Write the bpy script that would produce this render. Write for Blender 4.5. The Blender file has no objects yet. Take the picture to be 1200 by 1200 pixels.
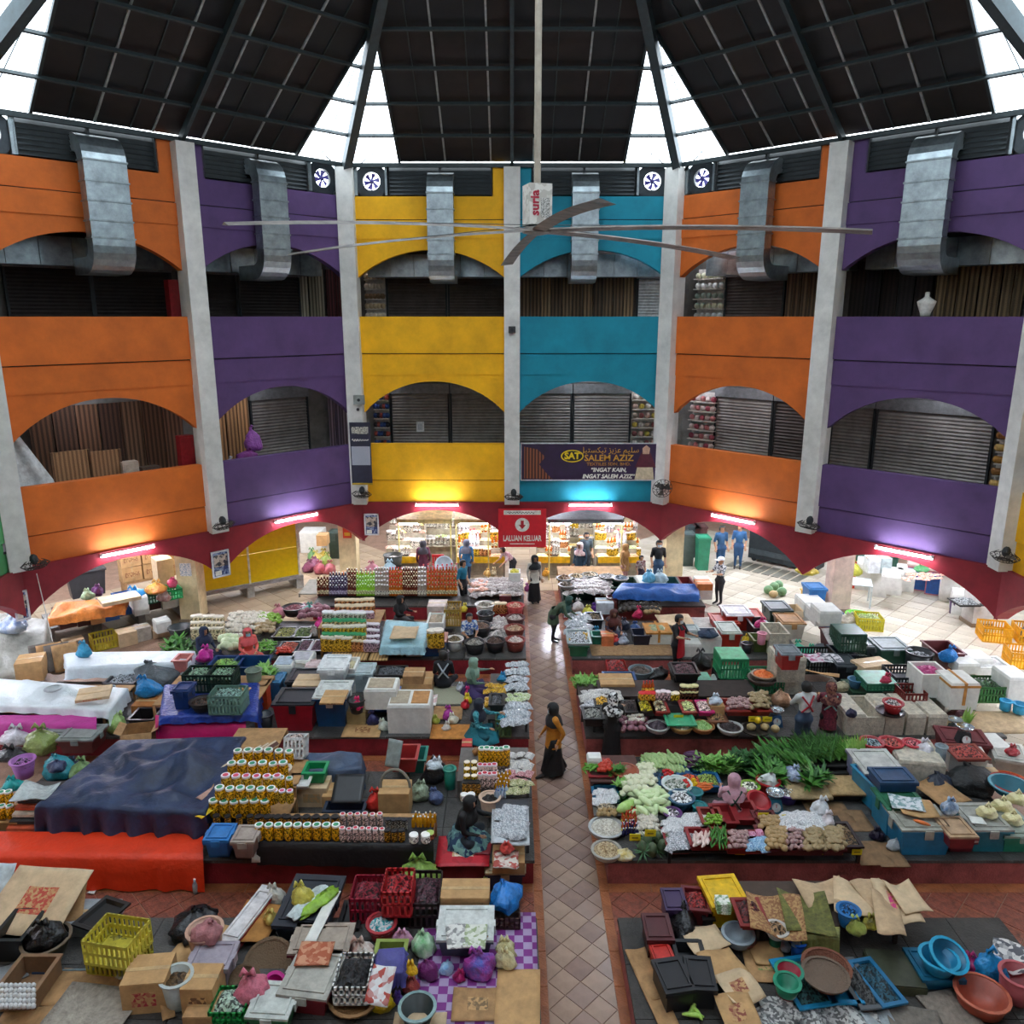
import bpy,bmesh,math,random
from mathutils import Vector,Matrix,noise
R =random.Random(7)
PI =math.pi
SC =bpy.context.scene
COL =SC.collection
# ---------------------------------------------------------------- camera, light, exposure
FPX,PITCH,EYE =920.0,math.atan(229 / 920),9.03
cam =bpy.data.cameras.new('camera');cam.sensor_width =36;cam.lens =36 * FPX / 1200;cam.clip_start =0.05
camo =bpy.data.objects.new('camera',cam);COL.objects.link(camo)
camo.location =(0,0,EYE);camo.rotation_euler =(PI / 2 - PITCH,0,0)
SC.camera =camo
SKY =6.8
w =bpy.data.worlds.new('world');SC.world =w;w.use_nodes =True
wn =w.node_tree.nodes;wn['Background'].inputs[0].default_value =(0.86,0.94,1.0,1);wn['Background'].inputs[1].default_value =SKY
SC.view_settings.view_transform ='Standard';SC.view_settings.look ='None';SC.view_settings.gamma =1
SC.view_settings.use_curve_mapping =False
SC.view_settings.exposure =0.0
SC.cycles.max_bounces =7;SC.cycles.diffuse_bounces =4;SC.cycles.transparent_max_bounces =8
SC.cycles.sample_clamp_indirect =6
SC.cycles.caustics_reflective =False;SC.cycles.caustics_refractive =False
CP,SP =math.cos(PITCH),math.sin(PITCH)
def at(px,py,z=0.0):                       # the place on the level z seen at a photograph position
    u,v =px - 600,py - 600
    dy =FPX * CP - v * SP;dz =-FPX * SP - v * CP
    k =(z - EYE) / dz
    return Vector((u * k,dy * k,z))
def mpp(p):                                   # metres per photograph pixel at a place
    return (p.y * CP - (p.z - EYE) * SP) / FPX
# ---------------------------------------------------------------- materials
def lin(c):
    c =c / 255
    return c / 12.92 if c <= 0.04045 else ((c + 0.055) / 1.055) ** 2.4
def rgb(h):
    if isinstance(h,str):
        return tuple(lin(int(h[i:i + 2],16)) for i in (0,2,4))
    return h
MATS ={}
def M(col,rough=0.6,kind='plain',metal=0.0,emit=0.0,alpha=1.0,col2=None,scale=6.0,amt=0.18):
    key =(col,rough,kind,metal,emit,alpha,col2,scale,amt)
    if key in MATS:return MATS[key]
    m =bpy.data.materials.new(kind + '_' + str(len(MATS)));MATS[key] =m
    m.use_nodes =True;nt =m.node_tree;N =nt.nodes;L =nt.links
    b =N['Principled BSDF'];c =rgb(col)
    b.inputs['Roughness'].default_value =rough;b.inputs['Metallic'].default_value =metal
    if kind == 'flat':
        b.inputs['Base Color'].default_value =(*c,1)
    elif kind == 'emit':
        b.inputs['Base Color'].default_value =(*c,1)
        b.inputs['Emission Color'].default_value =(*c,1);b.inputs['Emission Strength'].default_value =emit
    else:
        tc =N.new('ShaderNodeTexCoord');nz =N.new('ShaderNodeTexNoise')
        nz.inputs['Scale'].default_value =scale;nz.inputs['Detail'].default_value =9;nz.inputs['Roughness'].default_value =.68
        src =nz.outputs['Fac']
        if kind == 'fleck':                      # small specks: packets, printed goods
            nz =N.new('ShaderNodeTexVoronoi');nz.inputs['Scale'].default_value =scale * 1.8
            sp =N.new('ShaderNodeSeparateColor');L.new(nz.outputs['Color'],sp.inputs[0]);src =sp.outputs[0]
        if kind in ('stripe','weave'):
            nz =N.new('ShaderNodeTexWave');nz.inputs['Scale'].default_value =scale;nz.inputs['Distortion'].default_value =0.4
            nz.bands_direction ='X';src =nz.outputs['Fac']
        if kind == 'check':
            nz =N.new('ShaderNodeTexChecker');nz.inputs['Scale'].default_value =scale;src =nz.outputs['Fac']
        L.new(tc.outputs['Object'],nz.inputs['Vector'])
        mx =N.new('ShaderNodeMix');mx.data_type ='RGBA'
        c2 =rgb(col2) if col2 else tuple(x * max(.1,1 - amt * 2.3) for x in c)
        c1 =c if col2 else tuple(min(1,x * (1 + amt)) for x in c)
        mx.inputs[6].default_value =(*c1,1);mx.inputs[7].default_value =(*c2,1)
        if kind in ('check','stripe'):
            rp =N.new('ShaderNodeMath');rp.operation ='GREATER_THAN';rp.inputs[1].default_value =0.5
            L.new(src,rp.inputs[0])
        else:
            rp =N.new('ShaderNodeMapRange');rp.inputs[1].default_value =0.3;rp.inputs[2].default_value =0.7
            L.new(src,rp.inputs[0])
        L.new(rp.outputs[0],mx.inputs[0]);L.new(mx.outputs[2],b.inputs['Base Color'])
        if kind in ('cloth','bag','weave','rough','paint'):
            bp =N.new('ShaderNodeBump');n2 =N.new('ShaderNodeTexNoise')
            n2.inputs['Scale'].default_value ={'cloth':14,'bag':16,'weave':40,'rough':30,'paint':9}[kind]
            n2.inputs['Detail'].default_value =4
            L.new(tc.outputs['Object'],n2.inputs['Vector'])
            bp.inputs['Strength'].default_value ={'cloth':.5,'bag':.9,'weave':.5,'rough':.5,'paint':.12}[kind]
            bp.inputs['Distance'].default_value =0.03
            L.new(n2.outputs['Fac'],bp.inputs['Height']);L.new(bp.outputs[0],b.inputs['Normal'])
    if alpha < 1:b.inputs['Alpha'].default_value =alpha
    return m
def glassmat():
    if 'glass' in MATS:return MATS['glass']
    m =bpy.data.materials.new('skylight_pane');MATS['glass'] =m;m.use_nodes =True
    nt =m.node_tree;N =nt.nodes;N.remove(N['Principled BSDF'])
    t =N.new('ShaderNodeBsdfTransparent');t.inputs[0].default_value =(.93,.97,1,1)
    d =N.new('ShaderNodeBsdfTranslucent');d.inputs[0].default_value =(.85,.92,1,1)
    x =N.new('ShaderNodeMixShader');x.inputs[0].default_value =.3
    nt.links.new(t.outputs[0],x.inputs[1]);nt.links.new(d.outputs[0],x.inputs[2]);nt.links.new(x.outputs[0],N['Material Output'].inputs[0])
    return m
# ---------------------------------------------------------------- mesh builder
class MB:
    def __init__(s):s.v =[];s.f =[];s.mi =[];s.cur =0
    def add(s,vs,fs):
        o =len(s.v);s.v += [tuple(v) for v in vs]
        for f in fs:s.f.append(tuple(i + o for i in f));s.mi.append(s.cur)
        return s
    def box(s,x0,x1,y0,y1,z0,z1):
        return s.hexa([(x0,y0),(x1,y0),(x1,y1),(x0,y1)],z0,[(x0,y0),(x1,y0),(x1,y1),(x0,y1)],z1)
    def hexa(s,b,z0,t,z1):
        return s.add([(x,y,z0) for x,y in b] + [(x,y,z1) for x,y in t],
              [(3,2,1,0),(4,5,6,7),(0,1,5,4),(1,2,6,5),(2,3,7,6),(3,0,4,7)])
    def beam(s,a,b,w,h,up=(0,0,1)):
        a =Vector(a);b =Vector(b);d =(b - a).normalized();up =Vector(up)
        x =d.cross(up)
        if x.length < 1e-4:x =d.cross(Vector((1,0,0)))
        x.normalize();y =x.cross(d).normalized();x *= w / 2;y *= h / 2
        return s.add([a - x - y,a + x - y,a + x + y,a - x + y,b - x - y,b + x - y,b + x + y,b - x + y],
              [(3,2,1,0),(4,5,6,7),(0,1,5,4),(1,2,6,5),(2,3,7,6),(3,0,4,7)])
    def lathe(s,prof,n=12,c=(0,0,0),sx=1,sy=1,cap=True):
        vs =[];fs =[]
        for r,z in prof:
            for i in range(n):
                a =2 * PI * i / n;vs.append((c[0] + r * sx * math.cos(a),c[1] + r * sy * math.sin(a),c[2] + z))
        for k in range(len(prof) - 1):
            for i in range(n):
                j =(i + 1) % n;fs.append((k * n + i,k * n + j,k * n + n + j,k * n + n + i))
        e =(len(prof) - 1) * n
        if cap:fs.append(tuple(range(n - 1,-1,-1)));fs.append(tuple(range(e,e + n)))
        else:fs += [(e + i,e + (i + 1) % n,(i + 1) % n,i) for i in range(n)]
        return s.add(vs,fs)
    def tube(s,pts,r,n=6):
        pts =[Vector(p) for p in pts];rs =r if isinstance(r,(list,tuple)) else [r] * len(pts)
        vs =[];fs =[]
        for k,p in enumerate(pts):
            d =(pts[min(k + 1,len(pts) - 1)] - pts[max(k - 1,0)]).normalized()
            x =d.cross(Vector((0,0,1)))
            if x.length < 1e-3:x =Vector((1,0,0))
            x.normalize();y =d.cross(x)
            for i in range(n):
                a =2 * PI * i / n;vs.append(p + x * rs[k] * math.cos(a) + y * rs[k] * math.sin(a))
        for k in range(len(pts) - 1):
            for i in range(n):
                j =(i + 1) % n;fs.append((k * n + j,k * n + i,k * n + n + i,k * n + n + j))
        fs.append(tuple(range(n)));e =(len(pts) - 1) * n;fs.append(tuple(range(e + n - 1,e - 1,-1)))
        return s.add(vs,fs)
    def ball(s,c,rx,ry=None,rz=None,n=10,m=6,jit=0,seed=0):
        ry =ry or rx;rz =rz or rx;prof =[];q =random.Random(seed)
        vs =[(c[0],c[1],c[2] - rz)];fs =[]
        for k in range(1,m):
            t =-PI / 2 + PI * k / m
            for i in range(n):
                a =2 * PI * i / n;j =1 + (q.random() - .5) * jit
                vs.append((c[0] + rx * j * math.cos(t) * math.cos(a),c[1] + ry * j * math.cos(t) * math.sin(a),c[2] + rz * j * math.sin(t)))
        vs.append((c[0],c[1],c[2] + rz));T =len(vs) - 1
        for i in range(n):
            j =(i + 1) % n;fs.append((0,1 + j,1 + i));fs.append((T,T - n + i,T - n + j))
            for k in range(m - 2):fs.append((1 + k * n + i,1 + k * n + j,1 + k * n + n + j,1 + k * n + n + i))
        return s.add(vs,fs)
    def poly(s,pts,y0,y1):                 # outline in x,z pushed from y0 to y1
        n =len(pts)
        s.add([(x,y0,z) for x,z in pts] + [(x,y1,z) for x,z in pts],
              [tuple(range(n - 1,-1,-1)) if False else tuple(range(n)),tuple(range(2 * n - 1,n - 1,-1))] + [(i,i + n,(i + 1) % n + n,(i + 1) % n) for i in range(n)])
        return s
    def grid(s,fn,nu,nv,thick=0.0):
        vs =[fn(i / nu,j / nv) for j in range(nv + 1) for i in range(nu + 1)]
        fs =[(j * (nu + 1) + i,j * (nu + 1) + i + 1,(j + 1) * (nu + 1) + i + 1,(j + 1) * (nu + 1) + i) for j in range(nv) for i in range(nu)]
        return s.add(vs,fs)
    def mesh(s,name,mats,smooth=False):
        me =bpy.data.meshes.new(name);me.from_pydata(s.v,[],s.f)
        for m in (mats if isinstance(mats,(list,tuple)) else [mats]):me.materials.append(m)
        if len(me.materials) > 1:me.polygons.foreach_set('material_index',s.mi)
        if smooth:me.polygons.foreach_set('use_smooth',[True] * len(me.polygons))
        me.update();return me
    def obj(s,name,mats,parent=None,smooth=False,loc=None,rz=0):
        return new(name,s.mesh(name,mats,smooth),parent,loc,rz)
def new(name,data,parent=None,loc=None,rz=0):
    o =bpy.data.objects.new(name,data);COL.objects.link(o)
    if parent:o.parent =parent
    if loc is not None:o.location =loc
    if rz:o.rotation_euler[2] =rz
    return o
def tag(o,label,cat,group=None,kind=None):
    o['label'] =label;o['category'] =cat
    if group:o['group'] =group
    if kind:o['kind'] =kind
    return o
def thing(name,label,cat,loc=(0,0,0),rz=0,group=None):
    return tag(new(name,None,None,loc,rz),label,cat,group)
def struct(name,label=None,data=None,loc=None):
    o =new(name,data,None,loc);o['kind'] ='structure'
    if label:o['label'] =label
    o['category'] =name.split('_')[0]
    return o
def dup(o,loc=None,rz=None,scale=None,parent=None,label=None):
    c =o.copy();COL.objects.link(c)
    if parent:c.parent =parent
    if loc is not None:c.location =loc
    if rz is not None:c.rotation_euler =(o.rotation_euler[0],o.rotation_euler[1],rz)
    if scale is not None:c.scale =(scale,scale,scale) if not isinstance(scale,tuple) else scale
    if label:c['label'] =label
    for ch in o.children:dup(ch,parent=c)
    return c
FONTS ={}
def text(body,size,mat,parent,loc,rot=(PI / 2,0,0),align='CENTER',ext=0.004,bold=0.0,sx=1.0,shear=0.0,name='lettering'):
    cu =bpy.data.curves.new(name,'FONT');cu.body =body;cu.size =size;cu.align_x =align;cu.align_y ='CENTER'
    cu.extrude =ext;cu.offset =bold;cu.shear =shear;cu.resolution_u =2
    o =bpy.data.objects.new(name,cu);COL.objects.link(o)
    dg =bpy.context.evaluated_depsgraph_get();me =bpy.data.meshes.new_from_object(o.evaluated_get(dg))
    bpy.data.objects.remove(o);bpy.data.curves.remove(cu)
    me.materials.clear();me.materials.append(mat)
    t =new(name,me,parent,loc);t.rotation_euler =rot;t.scale =(sx,1,1)
    return t
# ---------------------------------------------------------------- the octagonal hall
A =5.13;D =26.0;CY =D - 2.41421 * A;AP =D - CY;EAVE =13.62;APEX =21.32
PT =0.45                                     # height of the selling platforms
c8 =AP;h8 =A
corners =[(-h8,-0.6),(-c8,CY - h8),(-c8,CY + h8),(-h8,D),(h8,D),(c8,CY + h8),(c8,CY - h8),(h8,-0.6)]
# facets run left to right as seen from inside
FAC ={'near_left':(0,1),'far_left':(1,2),'left':(2,3),'back':(3,4),'right':(4,5),'far_right':(5,6),'near_right':(6,7),'near':(7,0)}
ORANGE,PURPLE,YELLOW,TEAL,GREEN,TAN ='D2691E','573D6E','F6B400','0088A0','4E9A5E','C9A24A'
BAYCOL ={'left':(ORANGE,PURPLE),'back':(YELLOW,TEAL),'right':(ORANGE,PURPLE),'far_left':(PURPLE,GREEN),'far_right':(YELLOW,TEAL),
          'near_left':(ORANGE,YELLOW),'near_right':(TEAL,ORANGE),'near':(PURPLE,TEAL)}
def facet_frame(key):
    i,j =FAC[key];a =Vector((*corners[i],0));b =Vector((*corners[j],0))
    t =(b - a);ln =t.length;t.normalize();n =Vector((-t.y,t.x,0))     # n points outward
    return a,t,n,ln
def arch(u0,u1,zs,zc,n=18):
    hw =(u1 - u0) / 2;mid =(u0 + u1) / 2;r =zc - zs;Rr =(hw * hw + r * r) / (2 * r)
    return [(mid - hw + 2 * hw * k / n,zc - Rr + math.sqrt(max(0,Rr * Rr - (-hw + 2 * hw * k / n) ** 2))) for k in range(n + 1)]
def arch_panel(u0,u1,zs,zc,ztop,y0,y1):
    mb =MB();pts =arch(u0,u1,zs,zc);n =len(pts)
    for k in range(n - 1):
        (a,za),(b,zb) =pts[k],pts[k + 1]
        mb.add([(a,y0,za),(b,y0,zb),(b,y0,ztop),(a,y0,ztop),(a,y1,za),(b,y1,zb),(b,y1,ztop),(a,y1,ztop)],
               [(0,1,2,3),(5,4,7,6),(4,5,1,0),(3,2,6,7)])
    return mb
def fpt(key,u,w,z):
    a,t,n,ln =facet_frame(key);return a + t * u + n * w + Vector((0,0,z))
def wallmat(c):return M(c,.72,'paint',scale=.9,amt=.13)
WHITE =M('D9D8D2',.7,'paint',scale=1.5,amt=.12)
RED =M('8A1C2A',.6,'paint',scale=1.2,amt=.15)
GALV =M('9CA7AB',.34,'plain',metal=.85,scale=3,amt=.2)
DARK =M('23282B',.6,'plain')
SLAB =M('8C8A86',.8,'rough',scale=2)
WALLS ={};COLW =.5
def build_facet(key,full):
    a,t,n,ln =facet_frame(key)
    side ={'near':'front'}.get(key,key)
    root =struct('wall_' + side,'painted arcade wall with arched openings and white columns on the %s side' % side.replace('_',' '))
    root.matrix_world =Matrix(((t.x,n.x,0,a.x),(t.y,n.y,0,a.y),(0,0,1,0),(0,0,0,1)))
    WALLS[key] =root;bw =ln / 2
    for b in range(2):
        m =wallmat(BAYCOL[key][b]);u0 =b * bw + COLW / 2 - .05;u1 =(b + 1) * bw - COLW / 2 + .05
        def P(name,z0,z1,y0=0.,y1=.25,x0=u0,x1=u1,mm=m):
            return MB().box(x0,x1,y0,y1,z0,z1).obj(name,mm,root)
        e0,e1 =(u0,u0 + .35) if b == 0 else (u1 - .35,u1)
        P('wall_band',11.98,12.65);P('wall_band',11.4,11.95,-.05)
        P('wall_groove',11.94,11.99,.04,.2,mm=DARK)
        # strip of wall beside the louvres, next to the middle column
        e0,e1 =(u1 - .42,u1) if b == 0 else (u0,u0 + .42)
        P('wall_strip',12.65,13.5,x0=e0,x1=e1)
        arch_panel(u0,u1,10.2,11.07,11.4,-.02,.25).obj('arch_panel',m,root)
        P('parapet',7.88,9.03,-.06,.2);P('wall_groove',7.84,7.89,.03,.2,mm=DARK)
        P('wall_band',7.18,7.85,-.01)
        arch_panel(u0,u1,5.9,6.97,7.18,.02,.27).obj('arch_panel',m,root)
        P('parapet',3.69,4.91,-.06,.2);P('wall_groove',3.65,3.70,.03,.2,mm=DARK)
        P('wall_band',2.92,3.66,-.01)
        arch_panel(b * bw,(b + 1) * bw,1.55,2.66,2.93,-.12,.25).obj('fascia_arch',RED,root)
        # louvres under the eave, with the exhaust fan at the corner end
        fz =12.68;l0,l1 =(u0,u1 - .42) if b == 0 else (u0 + .42,u1)
        fan =(l0 + .15,l0 + 1.0) if b == 0 else (l1 - 1.0,l1 - .15)
        s0,s1 =(fan[1] + .1,l1) if b == 0 else (l0,fan[0] - .1)
        if full:
            for k in range(7):
                z =fz + .02 + k * .115
                MB().hexa([(s0,.04),(s1,.04),(s1,.08),(s0,.08)],z,[(s0,.14),(s1,.14),(s1,.18),(s0,.18)],z + .15).obj('louver_blade',M('2E3538',.5,metal=.3),root)
            MB().box(l0,l1,.2,.25,12.55,12.86).obj('louver_sill',DARK,root)
            for x in (s0,(s0 + s1) / 2,s1):
                MB().box(x - .03,x + .03,.0,.26,fz,13.5).obj('louver_post',DARK,root)
            f =new('exhaust_fan',None,root)
            MB().box(fan[0] - .12,fan[0],.0,.25,fz,13.5).obj('fan_surround',GALV,f)
            MB().box(fan[1],fan[1] + .12,.0,.25,fz,13.5).obj('fan_surround',GALV,f)
            cx =(fan[0] + fan[1]) / 2;cz =fz + .42;rr =.27
            mb =MB();N =20
            q =[(cx + rr * math.cos(2 * PI * k / N),cz + rr * math.sin(2 * PI * k / N)) for k in range(N)]
            def sq(k):
                c,s_ =math.cos(2 * PI * k / N),math.sin(2 * PI * k / N);g =max(abs(c),abs(s_));return (cx + .425 * c / g,cz + .425 * s_ / g)
            for k in range(N):
                p,p2,s_,s2 =q[k],q[(k + 1) % N],sq(k),sq((k + 1) % N)
                mb.add([(p[0],.08,p[1]),(p2[0],.08,p2[1]),(s2[0],.08,s2[1]),(s_[0],.08,s_[1]),(p[0],.2,p[1]),(p2[0],.2,p2[1])],[(3,2,1,0),(0,1,5,4)])
            mb.obj('fan_plate',M('3A4146',.4,metal=.5),f)
            mb =MB()
            for k in range(6):
                an =2 * PI * k / 6;mb.add([(cx + .05 * math.cos(an),.14,cz + .05 * math.sin(an)),(cx + .25 * math.cos(an - .1),.12,cz + .25 * math.sin(an - .1)),(cx + .25 * math.cos(an + .5),.17,cz + .25 * math.sin(an + .5)),(cx + .06 * math.cos(an + 1),.16,cz + .06 * math.sin(an + 1))],[(0,1,2,3)])
            mb.obj('fan_rotor',M('6A62B8',.4),f)
            MB().ball((cx,.13,cz),.07).obj('fan_hub',M('4A4690',.4),f)
        else:
            P('louver_panel',fz,13.45,.05,.2,x0=s0,x1=s1,mm=DARK)
    for k in range(3):
        if k == 2 and key != 'near_right':continue       # each corner column belongs to the facet on its right
        MB().hexa([(k * bw - COLW / 2,-.36),(k * bw + COLW / 2,-.36),(k * bw + COLW / 2,.3),(k * bw - COLW / 2,.3)],2.9,
                  [(k * bw - COLW / 2,-.36),(k * bw + COLW / 2,-.36),(k * bw + COLW / 2,.3),(k * bw - COLW / 2,.3)],13.45).obj('column',WHITE,root)
    # gallery slabs and back walls
    e =.41421
    for z0,z1,dp in ((3.3,3.85,9.5),(7.2,8.0,3.2),(11.45,11.6,3.2)):
        MB().hexa([(0,.2),(ln,.2),(ln + e * dp,dp),(-e * dp,dp)],z0,[(0,.2),(ln,.2),(ln + e * dp,dp),(-e * dp,dp)],z1).obj('gallery_slab',SLAB,root)
    dp =2.6
    for z0,z1,c in ((3.85,7.2,'8F8D88'),(8.0,11.45,'6A6560')):
        MB().hexa([(-e * dp,dp),(ln + e * dp,dp),(ln + e * 3.2,3.2),(-e * 3.2,3.2)],z0,[(-e * dp,dp),(ln + e * dp,dp),(ln + e * 3.2,3.2),(-e * 3.2,3.2)],z1).obj('gallery_back',M(c,.8,'paint',scale=2),root)
    dp =9.2
    MB().hexa([(-e * dp,dp),(ln + e * dp,dp),(ln + e * 9.5,9.5),(-e * 9.5,9.5)],0,[(-e * dp,dp),(ln + e * dp,dp),(ln + e * 9.5,9.5),(-e * 9.5,9.5)],3.3).obj('outer_wall',M('B8B2A6',.8,'paint',scale=2),root)
for k in FAC:build_facet(k,k in ('left','back','right','far_left','far_right'))
# ---------------------------------------------------------------- roof
roof =struct('ceiling','dark panelled pyramid roof with purlins and white glazed hip strips')
roof['category'] ='ceiling'
PANB =M('1E1512',.75,'plain',scale=1.2,amt=.35);PANN =M('0F1318',.7,'plain',scale=1.2,amt=.3);STEEL =M('2C3638',.5,'plain',metal=.3)
BATT =M('9BA0A0',.5);HIP =M('2A393D',.5,'plain',metal=.2)
STEP =.08;LANT =.64
US =[(-3.45,-2.65,0),(-2.65,-2.05,1),(-2.05,-1.2,0),(-1.2,-.65,1),(-.65,0,0),(0,.65,0),(.65,1.2,1),(1.2,2.05,0),(2.05,2.65,1),(2.65,3.45,0)]
def roof_facet(key):
    i,j =FAC[key];p0 =Vector((*corners[i],EAVE));p1 =Vector((*corners[j],EAVE));ap =Vector((0,CY,APEX))
    mid =(p0 + p1) / 2;t =(p1 - p0);hl =t.length / 2;t.normalize();sl =ap - mid;nrm =sl.cross(t).normalized()
    def P(u,s,o=0.):return mid + t * u + sl * s + nrm * o
    hw =lambda s:hl * (1 - s)
    full =key in ('left','back','right')
    rows =[k * STEP for k in range(9)]
    def quad(u0,u1,s0,s1,name,mat,o=.05,th=.03):
        a0,a1 =max(u0,-hw(s0)),min(u1,hw(s0));b0,b1 =max(u0,-hw(s1)),min(u1,hw(s1))
        if a1 <= a0:return
        if b1 <= b0:b0 =b1 =(a0 + a1) / 2 if False else (max(b0,min(b1,0)) if abs(b0) < abs(b1) else b1)
        vs =[P(a0,s0,o),P(a1,s0,o),P(b1,s1,o),P(b0,s1,o)];vs += [v + nrm * th for v in vs]
        MB().add(vs,[(3,2,1,0),(4,5,6,7),(0,1,5,4),(1,2,6,5),(2,3,7,6),(3,0,4,7)]).obj(name,mat,roof)
    for ci,(u0,u1,c) in enumerate(US):
        f =-.004
        if full:
            for r in range(len(rows) - 1):
                quad(u0 + f,u1 - f,rows[r] - .001,rows[r + 1] + .001,'roof_panel',PANN if (c + (r * 7 + ci * 3) % 5 // 3) % 2 else PANB)
        else:
            quad(u0 - .01,u1 + .01,0,LANT,'roof_panel',PANB)
    # glazed strips beside the hips
    for sg in (-1,1):
        s_end =1 - 3.45 / hl
        for r in range(6):
            s0,s1 =rows[r],min(rows[r + 1],s_end)
            if s0 >= s_end:break
            for q in range(2):
                def U(s,w):return 3.45 + (hw(s) - 3.45) * w
                w0,w1 =q / 2,(q + 1) / 2
                vs =[P(sg * U(s0,w0),s0,.06),P(sg * (U(s0,w1) - .02),s0,.06),P(sg * (U(s1,w1) - .02),s1,.06),P(sg * U(s1,w0),s1,.06)]
                if sg < 0:vs.reverse()
                MB().add(vs,[(3,2,1,0)]).obj('glass_pane',glassmat(),roof)
            MB().beam(P(sg * (3.45 + .5 * (hw(s0) - 3.45)),s0,.05),P(sg * (3.45 + .5 * (hw(s1) - 3.45)),s1,.05),.015,.03).obj('glazing_bar',STEEL,roof)
        MB().beam(P(sg * 3.45,0,.0),P(sg * 3.45,s_end,0),.07,.1,nrm).obj('glazing_edge',STEEL,roof)
    if full:
        for r in rows:
            MB().beam(P(-hw(r),r,-.08),P(hw(r),r,-.08),.05,.1,nrm).obj('purlin',STEEL,roof)
        for (u0,u1,c) in US[1:]:
            if abs(u0) < .1:continue
            s1 =min(LANT,1 - abs(u0) / hl)
            MB().beam(P(u0,0,.03),P(u0,s1,.03),.05 if abs(abs(u0) - 1.2) > .1 and abs(abs(u0) - 2.65) > .1 else .03,.04,nrm).obj('batten',BATT if abs(abs(u0) - 1.2) > .1 and abs(abs(u0) - 2.65) > .1 else STEEL,roof)
        MB().beam(P(0,0,-.16),P(0,LANT,-.16),.1,.2,nrm).obj('rafter',HIP,roof)
    MB().beam(p1 + Vector((0,0,-.25)),p1.lerp(ap,LANT) + Vector((0,0,-.2)),.24,.36).obj('hip_beam',HIP,roof)
    MB().beam(P(-hl,0,-.1),P(hl,0,-.1),.12,.12).obj('eave_beam',STEEL,roof)
    # lantern glazing at the crown
    MB().add([P(-hw(LANT),LANT),P(hw(LANT),LANT),P(hw(.97),.97),P(-hw(.97),.97)],[(3,2,1,0)]).obj('glass_pane',glassmat(),roof)
for k in FAC:roof_facet(k)
MB().lathe([(.9,-.5),(.9,.1),(.3,.25)],8,(0,CY,APEX - .2)).obj('crown_block',HIP,roof)
# braces at the visible corners
for i in (3,4):
    c =Vector((*corners[i],EAVE - .1));q =-1 if i == 3 else 1
    for d in (Vector((-q * 1.0,0,.45)),Vector((q * .7,-.7,.45))):
        MB().beam(c + Vector((0,-.1,-.3)),c + d,.03,.03).obj('corner_brace',STEEL,roof)
# ---------------------------------------------------------------- floor and platforms
fl =struct('floor','tiled market floor with terracotta borders',MB().box(-22,22,-8,38,-.3,-.012).mesh('floor',M('9C7C68',.45,'rough',scale=3)))
TILEA =M('A88C7A',.22,'plain',scale=2.5,amt=.12);TILEB =M('92766A',.24,'plain',scale=2.5,amt=.12);TILEC =M('9E8478',.2,'plain',scale=2.5,amt=.1)
BORDER =M('A2603A',.4,'rough',scale=4,amt=.2);CROSS =M('94523C',.5,'rough',scale=9,amt=.35)
X0,X1 =.35,1.57
FRONT =[7.2,11.03,14.9,18.8,22.6];DEP =2.55
tile_me ={}
def tilepoly(pts,mat,name='tile'):
    n =len(pts)
    if n < 3:return
    cx =sum(p[0] for p in pts) / n;cy =sum(p[1] for p in pts) / n
    key =(mat.name,tuple((round(p[0] - cx,3),round(p[1] - cy,3)) for p in pts))
    if key not in tile_me:
        mb =MB();q =[(p[0] - cx,p[1] - cy) for p in pts]
        mb.add([(x,y,-.02) for x,y in q] + [(x * .985,y * .985,0) for x,y in q],[tuple(range(n,2 * n))] + [(i,(i + 1) % n,(i + 1) % n + n,i + n) for i in range(n)])
        tile_me[key] =mb.mesh('tile',mat)
    new(name,tile_me[key],fl,(cx,cy,0))
def clip(pts,ax,lim,sg):
    out =[]
    for i in range(len(pts)):
        p,q =pts[i],pts[(i + 1) % len(pts)];a,b =sg * (p[ax] - lim),sg * (q[ax] - lim)
        if a >= 0:out.append(p)
        if a * b < 0:k =a / (a - b);out.append((p[0] + k * (q[0] - p[0]),p[1] + k * (q[1] - p[1])))
    return out
def diag_tiles(x0,x1,y0,y1,dg,mats):
    ny =int((y1 - y0) / dg * 2) + 2;nx =int((x1 - x0) / dg * 2) + 2
    for j in range(-1,ny):
        for i in range(-1,nx):
            if (i + j) % 2:continue
            cx =x0 + i * dg / 2;cy =y0 + j * dg / 2;h =dg / 2 - .006
            p =[(cx - h,cy),(cx,cy - h),(cx + h,cy),(cx,cy + h)]
            for ax,lim,sg in ((0,x0,1),(0,x1,-1),(1,y0,1),(1,y1,-1)):
                p =clip(p,ax,lim,sg)
                if len(p) < 3:break
            if len(p) >= 3:tilepoly(p,mats[R.randrange(len(mats))])
diag_tiles(X0 + .15,X1 - .15,7.0,25.2,.46,[TILEA,TILEA,TILEB,TILEC])
def strip(x0,x1,y0,y1,n,mat):
    for k in range(n):
        if x1 - x0 > y1 - y0:d =(x1 - x0) / n;tilepoly([(x0 + d * k,y0),(x0 + d * (k + 1) - .004,y0),(x0 + d * (k + 1) - .004,y1),(x0 + d * k,y1)],mat,'border_tile')
        else:d =(y1 - y0) / n;tilepoly([(x0,y0 + d * k),(x1,y0 + d * k),(x1,y0 + d * (k + 1) - .004),(x0,y0 + d * (k + 1) - .004)],mat,'border_tile')
strip(X0,X0 + .145,6.5,25.2,30,BORDER);strip(X1 - .145,X1,6.5,25.2,30,BORDER)
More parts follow.
